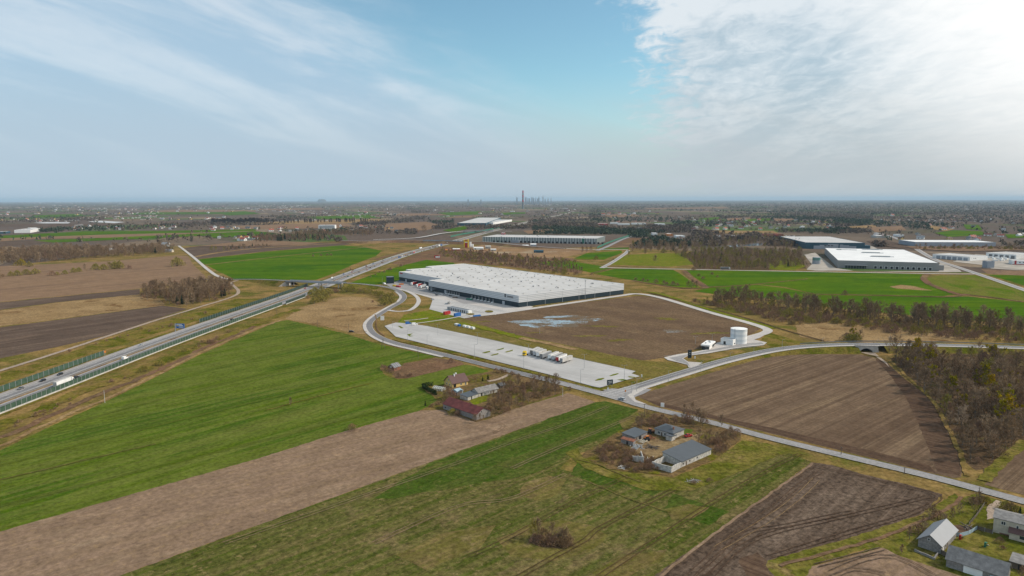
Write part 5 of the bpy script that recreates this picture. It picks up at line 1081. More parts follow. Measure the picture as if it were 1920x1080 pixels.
# ---- largest 300 of each kind stand as trees of their own, the rest as one wood per kind
NICE = {'bare_tree':'leafless brown tree','birch':'slender leafless birch','shrub':'bare brown shrub','willow_bush':'olive budding bush','budding_tree':'tree with pale green buds','golden_shrub':'golden flowering shrub','conifer':'dark green conifer','poplar':'tall narrow poplar','mistletoe_tree':'bare tree with yellow-green mistletoe'}
CATS = {'bare_tree':'tree','birch':'tree','shrub':'shrub','willow_bush':'bush','budding_tree':'tree','golden_shrub':'shrub','conifer':'conifer','poplar':'poplar','mistletoe_tree':'tree'}
def seen(p, h):
    x, y = proj(p); d = max(p.y, 1)
    x2, y2 = proj((p.x, p.y, h)); w = .6*h*FP/d
    return -w < x < 1920+w and y2 < 1085
r = random.Random(9); nobj = 0
def low(arr, keep, r):
    n = len(arr)//3; k = max(1, int(n*keep)); idx = r.sample(range(n), k); a = arr.reshape(n,3,3)[idx]
    c = a.mean(axis=1, keepdims=True); return ((a-c)*np.array([1.,1.,1.])*min(1.0/math.sqrt(keep), 2.6)+c).reshape(-1,3)
for kind in KIND:
    L = [q for q in ALL if q[0] == kind and seen(q[1], q[2])]
    L.sort(key=lambda q: -q[2]/q[1].length)
    one, rest = L[:296], L[296:]
    for _, p, h, wd in one:
        i = r.randrange(len(KIND[kind][1])); ms = meshes(kind, i); s = h/KIND[kind][2]
        lab = NICE[kind]+' '+wd
        px = h*FP/p.length
        if px > 9:
            t = empty(kind, lab, CATS[kind], p, r.uniform(0,6.28), NICE[kind]+'s '+wd); t.scale = (s*r.uniform(.85,1.15),)*2+(s,)
            for me, nm in zip(ms, ('trunk','crown','mistletoe')):
                o = bpy.data.objects.new(nm, me); COL.objects.link(o); o.parent = t
                if nm == 'mistletoe': o['kind'] = 'stuff'
        else:
            key = ('one', kind, i)
            if key not in MESH:
                me = soup(kind, np.concatenate((ms_a := KIND[kind][1][i][0], KIND[kind][1][i][1])), TM[KIND[kind][0]]); MESH[key] = me
            t = bpy.data.objects.new(kind, MESH[key]); COL.objects.link(t); t.location = p; t.rotation_euler.z = r.uniform(0,6.28); t.scale = (s*r.uniform(.85,1.15),)*2+(s,)
            tag(t, lab, CATS[kind], NICE[kind]+'s '+wd)
        nobj += 1
    if rest:
        V = []; TT = []
        lows = [low(np.concatenate(KIND[kind][1][i]), .25, r) for i in range(len(KIND[kind][1]))]
        for _, p, h, wd in rest:
            a = lows[r.randrange(len(lows))]; s = h/KIND[kind][2]; c, sn = math.cos(th := r.uniform(0,6.28)), math.sin(th)
            v = a@np.array([[c,sn,0],[-sn,c,0],[0,0,1]], dtype=np.float32)*s+np.array([p.x,p.y,0], dtype=np.float32)
            V.append(v); TT.append(np.full(len(v), r.random()))
        me = soup(kind+'_wood', np.concatenate(V), TM[KIND[kind][0]], np.concatenate(TT)); o = bpy.data.objects.new(kind+'_wood', me); COL.objects.link(o)
        tag(o, 'mass of '+NICE[kind]+'s too many to count in the farther woods', 'woodland', kind='stuff')
    print(kind, len(one), len(rest))
VIL = [((120,330),(424,431),26,'in the village row behind the left fields'),((200,420),(407,413),24,'in the far left village beyond white crop strips'),((0,110),(410,416),14,'near the left picture edge beyond the wet field'),((395,480),(427,433),12,'in the gardens before the poplar avenue'),((470,760),(425,436),26,'in the village around the white block'),((400,480),(446,452),9,'in the hamlet left of the pine belt'),
 ((330,760),(386,400),40,'in the hazy settlements left of the chimney'),((0,330),(384,404),40,'in the hazy settlements at the far left'),((1300,1440),(412,432),34,'in the estate on the right beyond the ponds'),((1440,1560),(414,430),16,'in the wooded estate above the dark blue hall'),((1130,1330),(396,412),16,'in the woods right of the skyline'),((1640,1920),(404,432),22,'in the woods at the far right'),((1640,1920),(440,452),16,'behind the long blue-grey warehouse'),((800,1100),(386,408),20,'around the far motorway under the skyline')]
# ---- far woods to the horizon: one mass of crowns
def far_woods():
    r = random.Random(77); from mathutils import noise as mn
    out = {'brown': [], 'pine': []}; tin = {'brown': [], 'pine': []}
    boxes = [(min(p[0] for p in f), max(p[0] for p in f), min(p[1] for p in f), max(p[1] for p in f), f) for f in FAR]
    keepout = [(1120,1260,417,425),(1215,1300,437,450),(1335,1400,440,450),(1355,1440,452,466),(1425,1500,438,451),(850,990,409,425),(895,1145,440,462),(1500,1640,440,470),(1535,1770,463,512),(1690,1875,445,466),(1780,1925,470,510),(-5,76,423,441),(780,1000,430,462),(190,330,455,476),(640,1180,440,470)]
    road = [(960,422),(1000,412),(1047,403),(1078,395),(1104,388)]
    N_ = 90000
    for i in range(N_):
        x = r.uniform(-40,1960); y = 375.9+ (r.random()**1.25)*90
        if y > 462 and 330 < x < 1500: continue
        if x < 640 and y > 454: continue
        if any(a-4 <= x <= b+4 and c-1 <= y <= d+5 for (a,b),(c,d),_,_ in VIL) and r.random() < .72: continue
        # cover: nearly closed wood at right and far away, broken at left
        p = P(x,y); n = mn.noise(Vector((p.x*.0011, p.y*.0006, 0)))+.5*mn.noise(Vector((p.x*.004, p.y*.0022, 5)))
        cov = .12 if x > 1000 else (-.02 if x > 640 else -.16)
        if y < 392: cov += .14
        if x > 1450 and y < 425: cov += .35
        if n+cov < 0 and r.random() > .07: continue
        if any(a <= x <= b and c <= y <= d and inpoly(x,y,f) for a,b,c,d,f in boxes): continue
        if any(a <= x <= b and c <= y <= d for a,b,c,d in keepout): continue
        if any(abs(x-(a[0]+(b[0]-a[0])*(a[1]-y)/(a[1]-b[1]))) < 5 for a,b in zip(road,road[1:]) if b[1] <= y <= a[1]): continue
        d = p.y; w = max(9., d*1.9/FP); h = min(r.uniform(8,17), 8+w)
        key = 'pine' if mn.noise(Vector((p.x*.002+9, p.y*.0012, 2))) > (.02 if x > 1000 else .16) else 'brown'
        k = 7 if d < 4500 else 5
        q = np.random.default_rng(i).normal(size=(k,3,3))*np.array([.33*w,.33*w,.3*h])
        q += (np.random.default_rng(i+7).normal(size=(k,1,3))*np.array([.32*w,.32*w,.2*h]))+np.array([p.x,p.y,h*.55])
        q[:,:,2] = np.clip(q[:,:,2], -.2, h)
        out[key].append(q.reshape(-1,3)); tin[key].append(np.full(k*3, r.random()))
    for key, nm, lb in (('brown','far_woodland','hazy brown leafless woods spreading to the horizon'),('pine','far_pine_forest','hazy dark pine forest spreading to the horizon')):
        me = soup(nm, np.concatenate(out[key]), crown_mat(nm, [(.14,.105,.088),(.105,.082,.07),(.18,.135,.11),(.135,.115,.08)] if key == 'brown' else [(.05,.065,.042),(.04,.055,.036),(.07,.078,.046)]), np.concatenate(tin[key]))
        o = bpy.data.objects.new(nm, me); COL.objects.link(o); tag(o, lb, 'woodland', kind='stuff'); print(nm, len(out[key]))
far_woods()
# ------------------------------------------------------------------ hedge
def hedge():
    L = line([(812,723.5),(806,724),(795,726),(794,729),(803,734),(818,741)], 1.2); o = L[0]; r = random.Random(3); T = TB()
    for a, b in zip(L, L[1:]):
        for i in range(60):
            p = a.lerp(b, r.random())-o; p += Vector((r.uniform(-.7,.7), r.uniform(-.7,.7), r.uniform(0,2.6))); T.twig(p, rdir(r, Vector((0,0,1)), 0, 1.6), .8, .5, r)
    me = soup('hedge', T.arr(), TM['hedge']); h = bpy.data.objects.new('hedge', me); COL.objects.link(h); h.location = o
    tag(h, 'dark evergreen hedge bent round the corner of the farm lawn', 'hedge')
hedge()
# ------------------------------------------------------------------ vehicles
def car_proto(kind, paint):
    t = bpy.data.objects.new('car' if kind != 'van' else 'van', None); COL.objects.link(t)
    if kind == 'van':
        prof = [(-2.7,.35),(2.75,.35),(2.8,.9),(2.55,1.25),(1.75,1.4),(1.05,2.3),(-2.6,2.4),(-2.7,2.2)]; cab = [(1.02,1.45),(1.68,1.42),(1.1,2.18),(.5,2.2),(.5,1.45)]; wh = (-1.75,1.7); wd = .95; glass = [cab]
    elif kind == 'estate':
        prof = [(-2.25,.3),(2.25,.3),(2.3,.65),(2.1,.85),(1.15,.98),(-2.2,1.0),(-2.3,.6)]; cab = [(-2.1,1.0),(1.1,.98),(.35,1.45),(-1.75,1.5)]; wh = (-1.4,1.4); wd = .88
    else:
        prof = [(-2.15,.3),(2.15,.3),(2.2,.62),(2.0,.82),(1.05,.95),(-1.5,.98),(-2.1,.95),(-2.2,.6)]; cab = [(-1.75,.97),(1.0,.95),(.3,1.42),(-1.1,1.44)]; wh = (-1.35,1.35); wd = .86
    MB().xprism(prof, -wd, wd).build('body', paint, t)
    if kind == 'van': MB().xprism(cab, -wd-.02, wd+.02).build('windows', M['glass'], t)
    else:
        MB().xprism(cab, -wd+.12, wd-.12).build('windows', M['glass'], t)
        a, b = cab[2], cab[3]; MB().xprism([(b[0]+.1,b[1]),(a[0]-.1,a[1]),(a[0]-.12,a[1]+.05),(b[0]+.12,b[1]+.05)], -wd+.16, wd-.16).build('roof', paint, t)
    for x in wh:
        for s in (-1, 1): MB().cyl((x,s*(wd-.18),.33),(x,s*(wd+.02),.33),.34,.34,10).build('wheel', M['dark'], t)
    for s in (-1, 1): MB().box(prof[1][0]-.02,s*.62-.2,.6,prof[2][0]+.03,s*.62+.2,.75).build('headlight', M['white'], t)
    return t
PROTO = {}
def vehicle(kind, paint, p, rz, label, group=None, sc=1.):
    if kind not in PROTO: PROTO[kind] = car_proto(kind, M['white']) if kind in ('car','estate','van') else truck_proto(kind); t = PROTO[kind]
    else: t = dup(PROTO[kind])
    t.location = p; t.rotation_euler = (0,0,rz); t.scale = (sc,)*3
    tag(t, label, {'car':'car','estate':'car','van':'van'}.get(kind, 'truck' if kind == 'truck' else 'trailer' if kind == 'trailer' else 'truck'))
    if 'group' in t.keys(): del t['group']
    if group: t['group'] = group
    for c in kids(t):
        n = c.name.split('.')[0]
        if isinstance(paint, dict): m = paint.get(n)
        else: m = paint if n in ('body','roof') else None
        if m:
            for sl in c.material_slots[:1]: sl.link = 'OBJECT'; sl.material = M[m] if isinstance(m, str) else m
    return t
def trailer_parts(t, x0, x1):
    MB().box(x0,-1.27,1.15,x1,1.27,4.0).build('box', M['white'], t)
    MB().box(x0+.02,-1.25,4.002,x1-.02,1.25,4.05).build('box_roof', M['white'], t)
    MB().box(x0+.1,-.5,.85,x1-.1,.5,1.148).build('chassis', M['dark'], t)
    MB().box(x0-.06,-1.2,1.2,x0-.003,1.2,3.9).build('rear_door', M['offwhite'], t)
    for i in range(3):
        for s in (-1,1): MB().cyl((x0+2.2+i*1.35,s*.85,.5),(x0+2.2+i*1.35,s*1.22,.5),.5,.5,10).build('wheel', M['dark'], t)
def truck_proto(kind):
    t = bpy.data.objects.new('truck' if kind != 'trailer' else 'trailer', None); COL.objects.link(t)
    if kind == 'trailer':
        trailer_parts(t, -6.8, 6.8)
        for s in (-1,1): MB().box(3.6,s*.8-.1,.0,3.8,s*.8+.1,1.1).build('landing_leg', M['steel'], t)
    else:
        if kind == 'truck': trailer_parts(t, -8.2, 5.2)
        o = 5.9 if kind == 'truck' else .6
        MB().xprism([(o-.1,.6),(o+2.2,.6),(o+2.3,1.6),(o+2.15,2.6),(o+1.7,3.3),(o+.6,3.85),(o-.1,3.85)], -1.22, 1.22).build('cab', M['white'], t)
        MB().xprism([(o+2.285,1.75),(o+2.34,1.75),(o+2.19,2.55),(o+2.13,2.55)], -1.05, 1.05).build('windscreen', M['glass'], t)
        for s in (-1,1): MB().box(o+1.0,s*1.24-.02,1.75,o+1.9,s*1.24+.02,2.5).build('side_window', M['glass'], t)
        MB().box(o-3.,-.45,.6,o-.102,.45,1.0).build('frame', M['dark'], t)
        for x in (o+1.3, o-2.0):
            for s in (-1,1): MB().cyl((x,s*.85,.5),(x,s*1.2,.5),.5,.5,10).build('wheel', M['dark'], t)
    return t
def at_hway(px, side):
    p = P(*px); q = hx(p.y, side)[0]; return Vector((q.x,q.y,.3)), hx(p.y, side)[1]
LANE = {'l1':-10.3,'l2':-6.3,'r1':6.3,'r2':10.3}
HWY = [('car','grey',(42,731),'l1','dark grey car nearest the left picture edge on the motorway'),('estate','black',(73,716),'l1','black car behind the grey car on the far carriageway'),('estate','black',(121,704),'l1','black estate car approaching on the motorway opposite the white lorry'),
('car','silver',(257,649),'l1','silver car on the far carriageway near the end of the noise wall'),('car','silver',(510,560),'l1','pale silver car near the bend of the far noise wall'),('car','red',(558,542),'l1','red car just before the motorway bridge'),
('van','white',(618,523),'l1','white van emerging behind the motorway bridge'),('car','grey',(610,524),'l2','dark car beside the white van behind the bridge'),('car','blue',(636,515),'l1','bluish car beyond the bridge on the far carriageway'),('car','silver',(655,507),'l1','silver car in the group beyond the bridge'),('car','red',(650,511),'l2','red car overtaking beyond the bridge on the far carriageway'),('car','blue',(691,495),'l1','bright blue car on the far carriageway'),('car','silver',(720,487),'l1','farthest silver car on the far carriageway'),
('car','black',(145,709),'r1','black car ahead of the white lorry'),('van','white',(233,674),'r1','white delivery van on the near carriageway behind the noise wall'),('car','black',(430,600),'r1','black car on the near carriageway past the blue sign'),
('car','green',(648,519),'r1','green car on the near carriageway beyond the bridge'),('car','white',(659,517),'r2','white car on the near carriageway beyond the bridge'),('estate','grey',(669,511),'r1','dark grey estate on the near carriageway beyond the bridge'),('car','red',(685,507),'r2','dark red car on the near carriageway'),('estate','black',(692,503),'r1','black estate farther up the near carriageway'),('car','grey',(697,500),'r1','grey car farther up the near carriageway'),('car','white',(709,497),'r2','white car farther up the near carriageway'),('car','white',(725,491),'r2','pale car nearing the queue of lorries'),
('van','white',(742,481),'r1','white van just behind the red lorry')]
for kind, c, px, ln, lb in HWY:
    p, a = at_hway(px, LANE[ln]); vehicle(kind, c, p, a+(math.pi if ln[0] == 'l' else 0), lb, 'cars on the motorway')
def tp(box, cab='white'): return {'box':box,'cab':cab,'box_roof':'conc' if box != 'blue' else 'blue','rear_door':'offwhite'}
for px, ln, pb, lb in (((110,722),'r2',tp('white'),'long white lorry driving behind the green noise wall'),((767,475),'r2',tp('red'),'red lorry heading for the second bridge'),((781,467),'l1',tp('white'),'white lorry on the far carriageway before the second bridge'),
    ((794,466),'r2',tp('grey'),'dark lorry second in the queue before the far bridge'),((801,464),'r2',tp('grey','grey'),'dark lorry third in the queue before the far bridge'),((808,462),'r2',tp('white'),'white lorry fourth in the queue before the far bridge'),((815,461),'r2',tp('blue','blue'),'bright blue lorry leading the queue before the far bridge'),((822,457),'r1',tp('white'),'white lorry about to pass under the far bridge'),((842,453),'r1',tp('grey'),'dark lorry under the far bridge')):
    p, a = at_hway(px, LANE[ln]); vehicle('truck', pb, p, a+(math.pi if ln[0] == 'l' else 0), lb, 'lorries on the motorway')
vehicle('truck', tp('grey'), P(1360,505,.5), ang((1300,505),(1420,506)), 'dark lorry with a white cab on the road before the wood')
vehicle('estate', 'silver', P(1166,749.5,.35), math.pi+ang((1125,738),(1210,763)), 'silver car waiting at the road junction')
vehicle('estate', 'black', P(659,622.5,.3), ang((640,622),(688,622)), 'dark car parked on the track at the green field corner')
# truck park: yellow tractor and eight trailers
A1 = ang((1050,681),(1074,673))
vehicle('tractor', {'cab':'yellow'}, P(985.5,666.5,.36), ang((986,668),(1012,658))+math.pi, 'yellow tractor unit at the left end of the trailers')
TR = [((992.5,669),(1013,659),'silver','grey','first silver trailer, right beside the yellow tractor unit'),((998.2,671),(1019,661),'silver','silver','second trailer, silver grey, in the left-hand four'),((1004,673.3),(1026,663),'conc','white','third trailer with a bright white end, in the left-hand four'),((1010,676),(1036,666.5),'zinc','grey','fourth trailer with grey sides, rightmost of the left-hand four'),
      ((1026,677.5),(1049,667.5),'white','white','bright white trailer leading the right-hand four'),((1033,679.5),(1056,669.8),'zinc','silver','second trailer with a brownish roof, in the right-hand four'),((1041,682),(1064,672),'white','red','trailer with a red front end, second from the right'),((1049,684),(1074,675.5),'conc','zinc','rightmost trailer with a clean pale side')]
for a, b, c1, c2, lb in TR:
    pa, pb = P(*a), P(*b); d = (pb-pa).normalized(); t = vehicle('trailer', {'box':c1,'rear_door':c2,'box_roof':'conc'}, Vector(((pa.x+pb.x)/2,(pa.y+pb.y)/2,.36)), math.atan2(d.y,d.x), lb, 'trailers parked on the concrete lot')
# yard vehicles
ay = ang((765,537),(785,532))
for px, pb, lb in (((776,533.8),tp('red'),'red curtain lorry with a white cab backed to the warehouse recess'),((786,537.2),tp('red'),'second red lorry in the middle of the recess'),((793,539.5),tp('silver'),'silver grey lorry beside the red ones in the recess')):
    vehicle('truck', pb, P(*px,.35), ay+math.pi, lb, 'lorries standing at the warehouse recess')
vehicle('tractor', {'cab':'white'}, P(801.5,541.5,.35), ay+math.pi, 'white tractor unit at the corner of the warehouse recess')
vehicle('truck', tp('zinc'), P(842,569,.38), ang((838,572),(846,563)), 'white lorry standing in the bays of the concrete yard', sc=.75)
for k, px, c, lb in (('estate',(819,553.6),'black','black car on the asphalt before the warehouse'),('estate',(827,552.3),'white','white car beside the black one on the asphalt'),('car',(815,549),'silver','grey car close to the dark warehouse base'),('estate',(845,554.8),'grey','dark car under the warehouse wall'),('car',(749,527.3),'blue','dark blue car at the far warehouse corner'),('van',(721,533.3),'white','white van at the outer end of the yard'),('van',(765.5,607.5),'blue','blue and white van at the lot entrance'),('van',(777.5,609.5),'white','white van behind the blue one at the lot entrance'),('car',(811,562),'silver','grey car at the kerb of the yard entrance')):
    vehicle(k, c, P(*px,.38), ang((812,560),(840,566))+random.choice((0,1.4)), lb, 'vehicles at the big warehouse')
def container(px, px2, m, lb, h=2.6, n=1):
    a, b = P(*px), P(*px2); d = b-a; t = empty('container', lb, 'container', a, math.atan2(d.y,d.x)); L = d.length; c = MB()
    c.box(0,0,0,L,2.4,h)
    for i in range(int(L/.6)): c.box(.15+i*.6,-.05,.15,.4+i*.6,-.002,h-.15)
    c.build('body', M[m], t); MB().box(-.05,.1,.1,-.003,2.3,h-.1).build('door', M[m], t)
container((834,590.8),(845,588.8), 'red', 'red shipping container on the grass by the concrete yard', 3.4); container((853.5,594.3),(864.5,592.5), 'blue', 'blue shipping container beside the gravel entrance', 3.6)
container((889,594.5),(902,593), 'blue', 'low blue covered stack at the plot edge', 1.6); container((848.5,558.8),(857,559.2), 'wood', 'brown flat pallet stack in the yard', 1.4); container((874,562.3),(884.5,563), 'green', 'green skip by the loading docks', 1.8)
container((736,536.8),(741,537.4), 'yellow', 'yellow skip beside the dark yard building', 2.2); container((741.5,538),(749,539), 'red', 'red skip beside the yellow one', 2.2); container((748.5,534.3),(757,534), 'orange', 'orange trailer body before the recess', 1.8)
for i, (x, y, lb) in enumerate(((852,609.8,'leftmost white pallet pile at the lot fence'),(857.5,611.2,'small dark blue pallet pile at the lot fence'),(867,613,'middle white pallet pile at the lot fence'),(874,614.5,'white pallet pile right of the middle at the lot fence'),(882,616.5,'rightmost white pallet pile at the lot fence'))):
    container((x,y),(x+(5 if i != 1 else 3),y+1.2), 'blue' if i == 1 else 'white', lb, 1.8)
# ------------------------------------------------------------------ bridges and walls
def bridge(name, label, L, w, piers, deck=.9, m='conc', rail='bluewall'):
    t = empty(name, label, 'bridge', L[0]); o = L[0]; ns = normals(L); d = MB(); ra = MB()
    for i in range(len(L)-1):
        a, b, n, n2 = L[i]-o, L[i+1]-o, ns[i]*w/2, ns[i+1]*w/2; z = Vector((0,0,-.05)); zz = Vector((0,0,-deck))
        d.add([a+n+z,a-n+z,b-n2+z,b+n2+z,a+n+zz,a-n+zz,b-n2+zz,b+n2+zz], [(0,1,2,3),(7,6,5,4),(0,3,7,4),(1,5,6,2)]+([(0,4,5,1)] if i == 0 else [])+([(3,2,6,7)] if i == len(L)-2 else []))
        for s in (1,-1):
            q = [a+n*s*1.001, b+n2*s*1.001]
            ra.add([q[0]+Vector((0,0,-.6)),q[1]+Vector((0,0,-.6)),q[1]+Vector((0,0,1.2)),q[0]+Vector((0,0,1.2)),q[0]+n*s*.04+Vector((0,0,-.6)),q[1]+n2*s*.04+Vector((0,0,-.6)),q[1]+n2*s*.04+Vector((0,0,1.2)),q[0]+n*s*.04+Vector((0,0,1.2))],[(0,1,2,3),(7,6,5,4),(3,2,6,7)])
    d.build('deck', M[m], t); ra.build('parapet', M[rail], t)
    for (p, h, wx) in piers:
        q = p-o
        for s in (-.3,.3):
            dd = normals(L)[len(L)//2]*w*s
            MB().box(-wx/2,-.6,-o.z-.3,wx/2,.6,h-o.z-deck-.002).build('pier', M[m], t).location = (q.x+dd.x, q.y+dd.y, 0)
    return t
BL = line([(540,526.5,7),(570,527.8,7),(600,529,7),(625,529.8,7),(645,530.8,7)], 8)
def on_bridge(off): p, a = hx(by_y(BL[::-1] if BL[0].y > BL[-1].y else BL, [0])[0].y, off); return p
cx = lambda f: BL[int(f*(len(BL)-1))]
bridge('road_bridge', 'pale concrete road bridge over the motorway beside the yellowing bushes', BL, 10, [(Vector((cx(f).x,cx(f).y,0)),7,1.1) for f in (.18,.62,.92)])
BL2 = line([(795,450.8,7),(830,451.6,7),(864,452.6,7)], 15)
bridge('rail_bridge', 'second concrete bridge over the motorway with dark openings in the distance', BL2, 11, [(Vector((BL2[int(f*(len(BL2)-1))].x,BL2[int(f*(len(BL2)-1))].y,0)),7,2) for f in (.05,.35,.7,.97)], 1.6)
BL3 = line([(868,433.5,6),(900,433,6),(925,433,6)], 20)
bridge('slip_bridge', 'third distant bridge carrying the slip road over the motorway', BL3, 13, [(Vector((BL3[int(f*(len(BL3)-1))].x,BL3[int(f*(len(BL3)-1))].y,0)),6,2) for f in (.1,.5,.9)], 1.4)
# abutment walls of the first bridge
for f, lb in ((.0,'sloping pale concrete abutment at the left end of the road bridge'),(1.,'sloping concrete abutment at the right end of the road bridge')):
    p = BL[0] if f == 0 else BL[-1]; d = (BL[-1]-BL[0]).normalized(); n = Vector((-d.y,d.x,0)); s = -1 if f == 0 else 1; b = MB()
    b.add([(n*5.4).to_tuple(),(-n*5.4).to_tuple(),(-n*5.4+d*-s*6).to_tuple(),(n*5.4+d*-s*6).to_tuple()]+[tuple(n*5.4+d*s*1+Vector((0,0,6))),tuple(-n*5.4+d*s*1+Vector((0,0,6))),tuple(-n*14+d*s*9+Vector((0,0,-.3))),tuple(n*14+d*s*9+Vector((0,0,-.3)))], [(0,1,5,4),(1,6,5),(0,4,7),(2,1,0,3)])
    tag(b.build('abutment', M['conc'], loc=Vector((p.x,p.y,0))), lb, 'abutment')
def noise_wall(name, label, pts, h, gap, m, plinth=0.):
    """panels between posts, each post a piece of its own up to the hundred nearest"""
    L = [pts[0]]; acc = 0
    for a, b in zip(pts, pts[1:]):
        d = (b-a).length
        while acc+d >= gap: t = (gap-acc)/d; a = a.lerp(b, t); L.append(a); d = (b-a).length; acc = 0
        acc += d
    o = L[0]; t = empty(name, label, 'noise barrier', Vector((o.x,o.y,0))); b = MB(); pl = MB(); ps = MB(); nearest = sorted(range(len(L)), key=lambda i: L[i].length)[:98]; proto = None
    for a, c in zip(L, L[1:]):
        a = a-o; c = c-o; d = (c-a).normalized(); n = Vector((-d.y,d.x,0))*.06; Z = lambda z: Vector((0,0,z))
        b.add([a-n+Z(.5),c-n+Z(.5),c+n+Z(.5),a+n+Z(.5),a-n+Z(h),c-n+Z(h),c+n+Z(h),a+n+Z(h)],[(0,1,5,4),(2,3,7,6),(4,5,6,7)])
        if plinth: n = n*2.5; pl.add([a-n+Z(-.4),c-n+Z(-.4),c+n+Z(-.4),a+n+Z(-.4),a-n+Z(.5+plinth),c-n+Z(.5+plinth),c+n+Z(.5+plinth),a+n+Z(.5+plinth)],[(0,1,5,4),(2,3,7,6),(4,5,6,7)])
    b.build('panel', m, t)
    if plinth: pl.build('plinth', M['conc'], t)
    for i, p in enumerate(L):
        q = p-o
        if i in nearest:
            if not proto: proto = MB().box(-.14,-.16,-.3,.14,.16,h+.12).build('post', M['zinc'], t); k = proto
            else: k = proto.copy(); COL.objects.link(k); k.parent = t
            k.location = (q.x,q.y,0)
        else: ps.box(q.x-.14,q.y-.16,-.3,q.x+.14,q.y+.16,h+.12)
    if ps.v: o2 = ps.build('post', M['zinc'], t); o2['kind'] = 'stuff'
    return t
def nw_mat():
    k = N('green_noise_panel'); tc = k.n('ShaderNodeTexCoord').outputs['Object']; c = k.mix(k.ramp(k.noise(tc, .3, 5, .65), .35, .65), (.038,.075,.05), (.062,.105,.072))
    k.b.inputs['Roughness'].default_value = .6; return k.col(c)
M['nwall'] = nw_mat(); M['nwall2'] = flat('dark_green_panel', (.022,.05,.036), .6)
def hpath(y0, y1, off, n=90): return [hx(y0+(y1-y0)*i/n, off)[0] for i in range(n+1)]
yb = lambda x, y: P(x,y).y
noise_wall('noise_wall', 'green noise wall along the far side of the motorway near the left edge', hpath(250, yb(196,665), -17.6), 4.2, 5., M['nwall'])
noise_wall('noise_wall', 'dark green noise wall on the far side leading to the road bridge', hpath(yb(382,606), yb(572,536), -17.6), 4.0, 5., M['nwall2'])
noise_wall('noise_wall', 'long green noise wall with a pale footing on the near side of the motorway', hpath(230, yb(527,572), 17.4), 4.2, 4., M['nwall'], .6)
noise_wall('noise_wall', 'short dark green noise wall overlapping near the road bridge', hpath(yb(527,571), yb(559,557), 19.0), 4.2, 4., M['nwall2'], .6)
noise_wall('noise_wall', 'distant teal noise wall along the slip road', line([(845,445),(868,440),(893,436),(925,430),(960,422)], 20), 5, 12., M['green'])
noise_wall('noise_wall', 'distant teal noise wall at the service road near the striped warehouse', line([(1120,466),(1140,457),(1165,448),(1182,443)], 10), 5, 10., M['green'])
def guard(off, label):
    pts = hpath(235, 1400, off, 120); t = empty('guard_rail', label, 'guard rail', Vector((pts[0].x,pts[0].y,0))); o = pts[0]; b = MB()
    for a, c in zip(pts, pts[1:]):
        a, c = a-o, c-o; n = Vector((.05,0,0)); Z = lambda z: Vector((0,0,z))
        b.add([a-n+Z(.6),c-n+Z(.6),c+n+Z(.6),a+n+Z(.6),a-n+Z(.95),c-n+Z(.95),c+n+Z(.95),a+n+Z(.95)],[(0,1,5,4),(2,3,7,6),(4,5,6,7),(3,2,1,0)])
    b.build('rail', M['zinc'], t); pr = None
    for i in range(90):
        q = hx(235+i*7, off)[0]-o
        if pr is None: pr = MB().box(-.06,-.06,0,.06,.06,.7).build('post', M['zinc'], t); k = pr
        else: k = pr.copy(); COL.objects.link(k); k.parent = t
        k.location = (q.x,q.y,0)
guard(-1., 'left steel guard rail on the motorway median'); guard(1., 'right steel guard rail on the motorway median')
# culvert portal under the side road
def culvert():
    a, b = P(1601,659.5), P(1648,661); d = b-a; L = d.length; t = empty('culvert', 'pale concrete arched culvert under the raised side road', 'culvert', a, math.atan2(d.y,d.x)); H_ = 5.0
    n = 18; w0, w1 = L*.24, L*.76; arch = [(w0+(w1-w0)*i/n, 3.0*math.sin(math.pi*i/n)**.6) for i in range(n+1)]
    f = MB()
    for (x0,z0),(x1,z1) in zip(arch,arch[1:]): f.add([(x0,0,z0),(x1,0,z1),(x1,0,H_),(x0,0,H_),(x0,20,z0),(x1,20,z1)],[(0,1,2,3),(0,4,5,1)])
    f.add([(0,0,0),(w0,0,0),(w0,0,H_),(L*.06,0,H_)],[(0,1,2,3)]); f.add([(w1,0,0),(L,0,0),(L*.94,0,H_),(w1,0,H_)],[(0,1,2,3)])
    f.box(0,-.3,H_+.002,L,0.6,H_+.35); f.build('portal', M['conc'], t)
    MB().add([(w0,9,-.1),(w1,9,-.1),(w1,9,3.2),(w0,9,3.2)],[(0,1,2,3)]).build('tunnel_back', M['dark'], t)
    r = MB()
    for i in range(17): r.box(L*i/16-.05,-.1,H_+.352,L*i/16+.05,0.,H_+1.4)
    r.box(0,-.12,H_+1.402,L,.02,H_+1.5); r.build('railing', M['slate'], t)
    sheet('ditch', [(1612,661),(1640,662),(1662,680),(1668,690),(1660,682),(1640,668)], M['dirt'], z=.1)
culvert()
# road side rails
panelfence('road_rail', 'pale guard rail along the far edge of the raised side road', [(1500,645,3.4),(1560,642,4.2),(1620,640.5,4.4),(1700,641,4.2),(1800,643,3.7),(1925,647,3.2)], .8, M['zinc'], 6, 'guard rail')
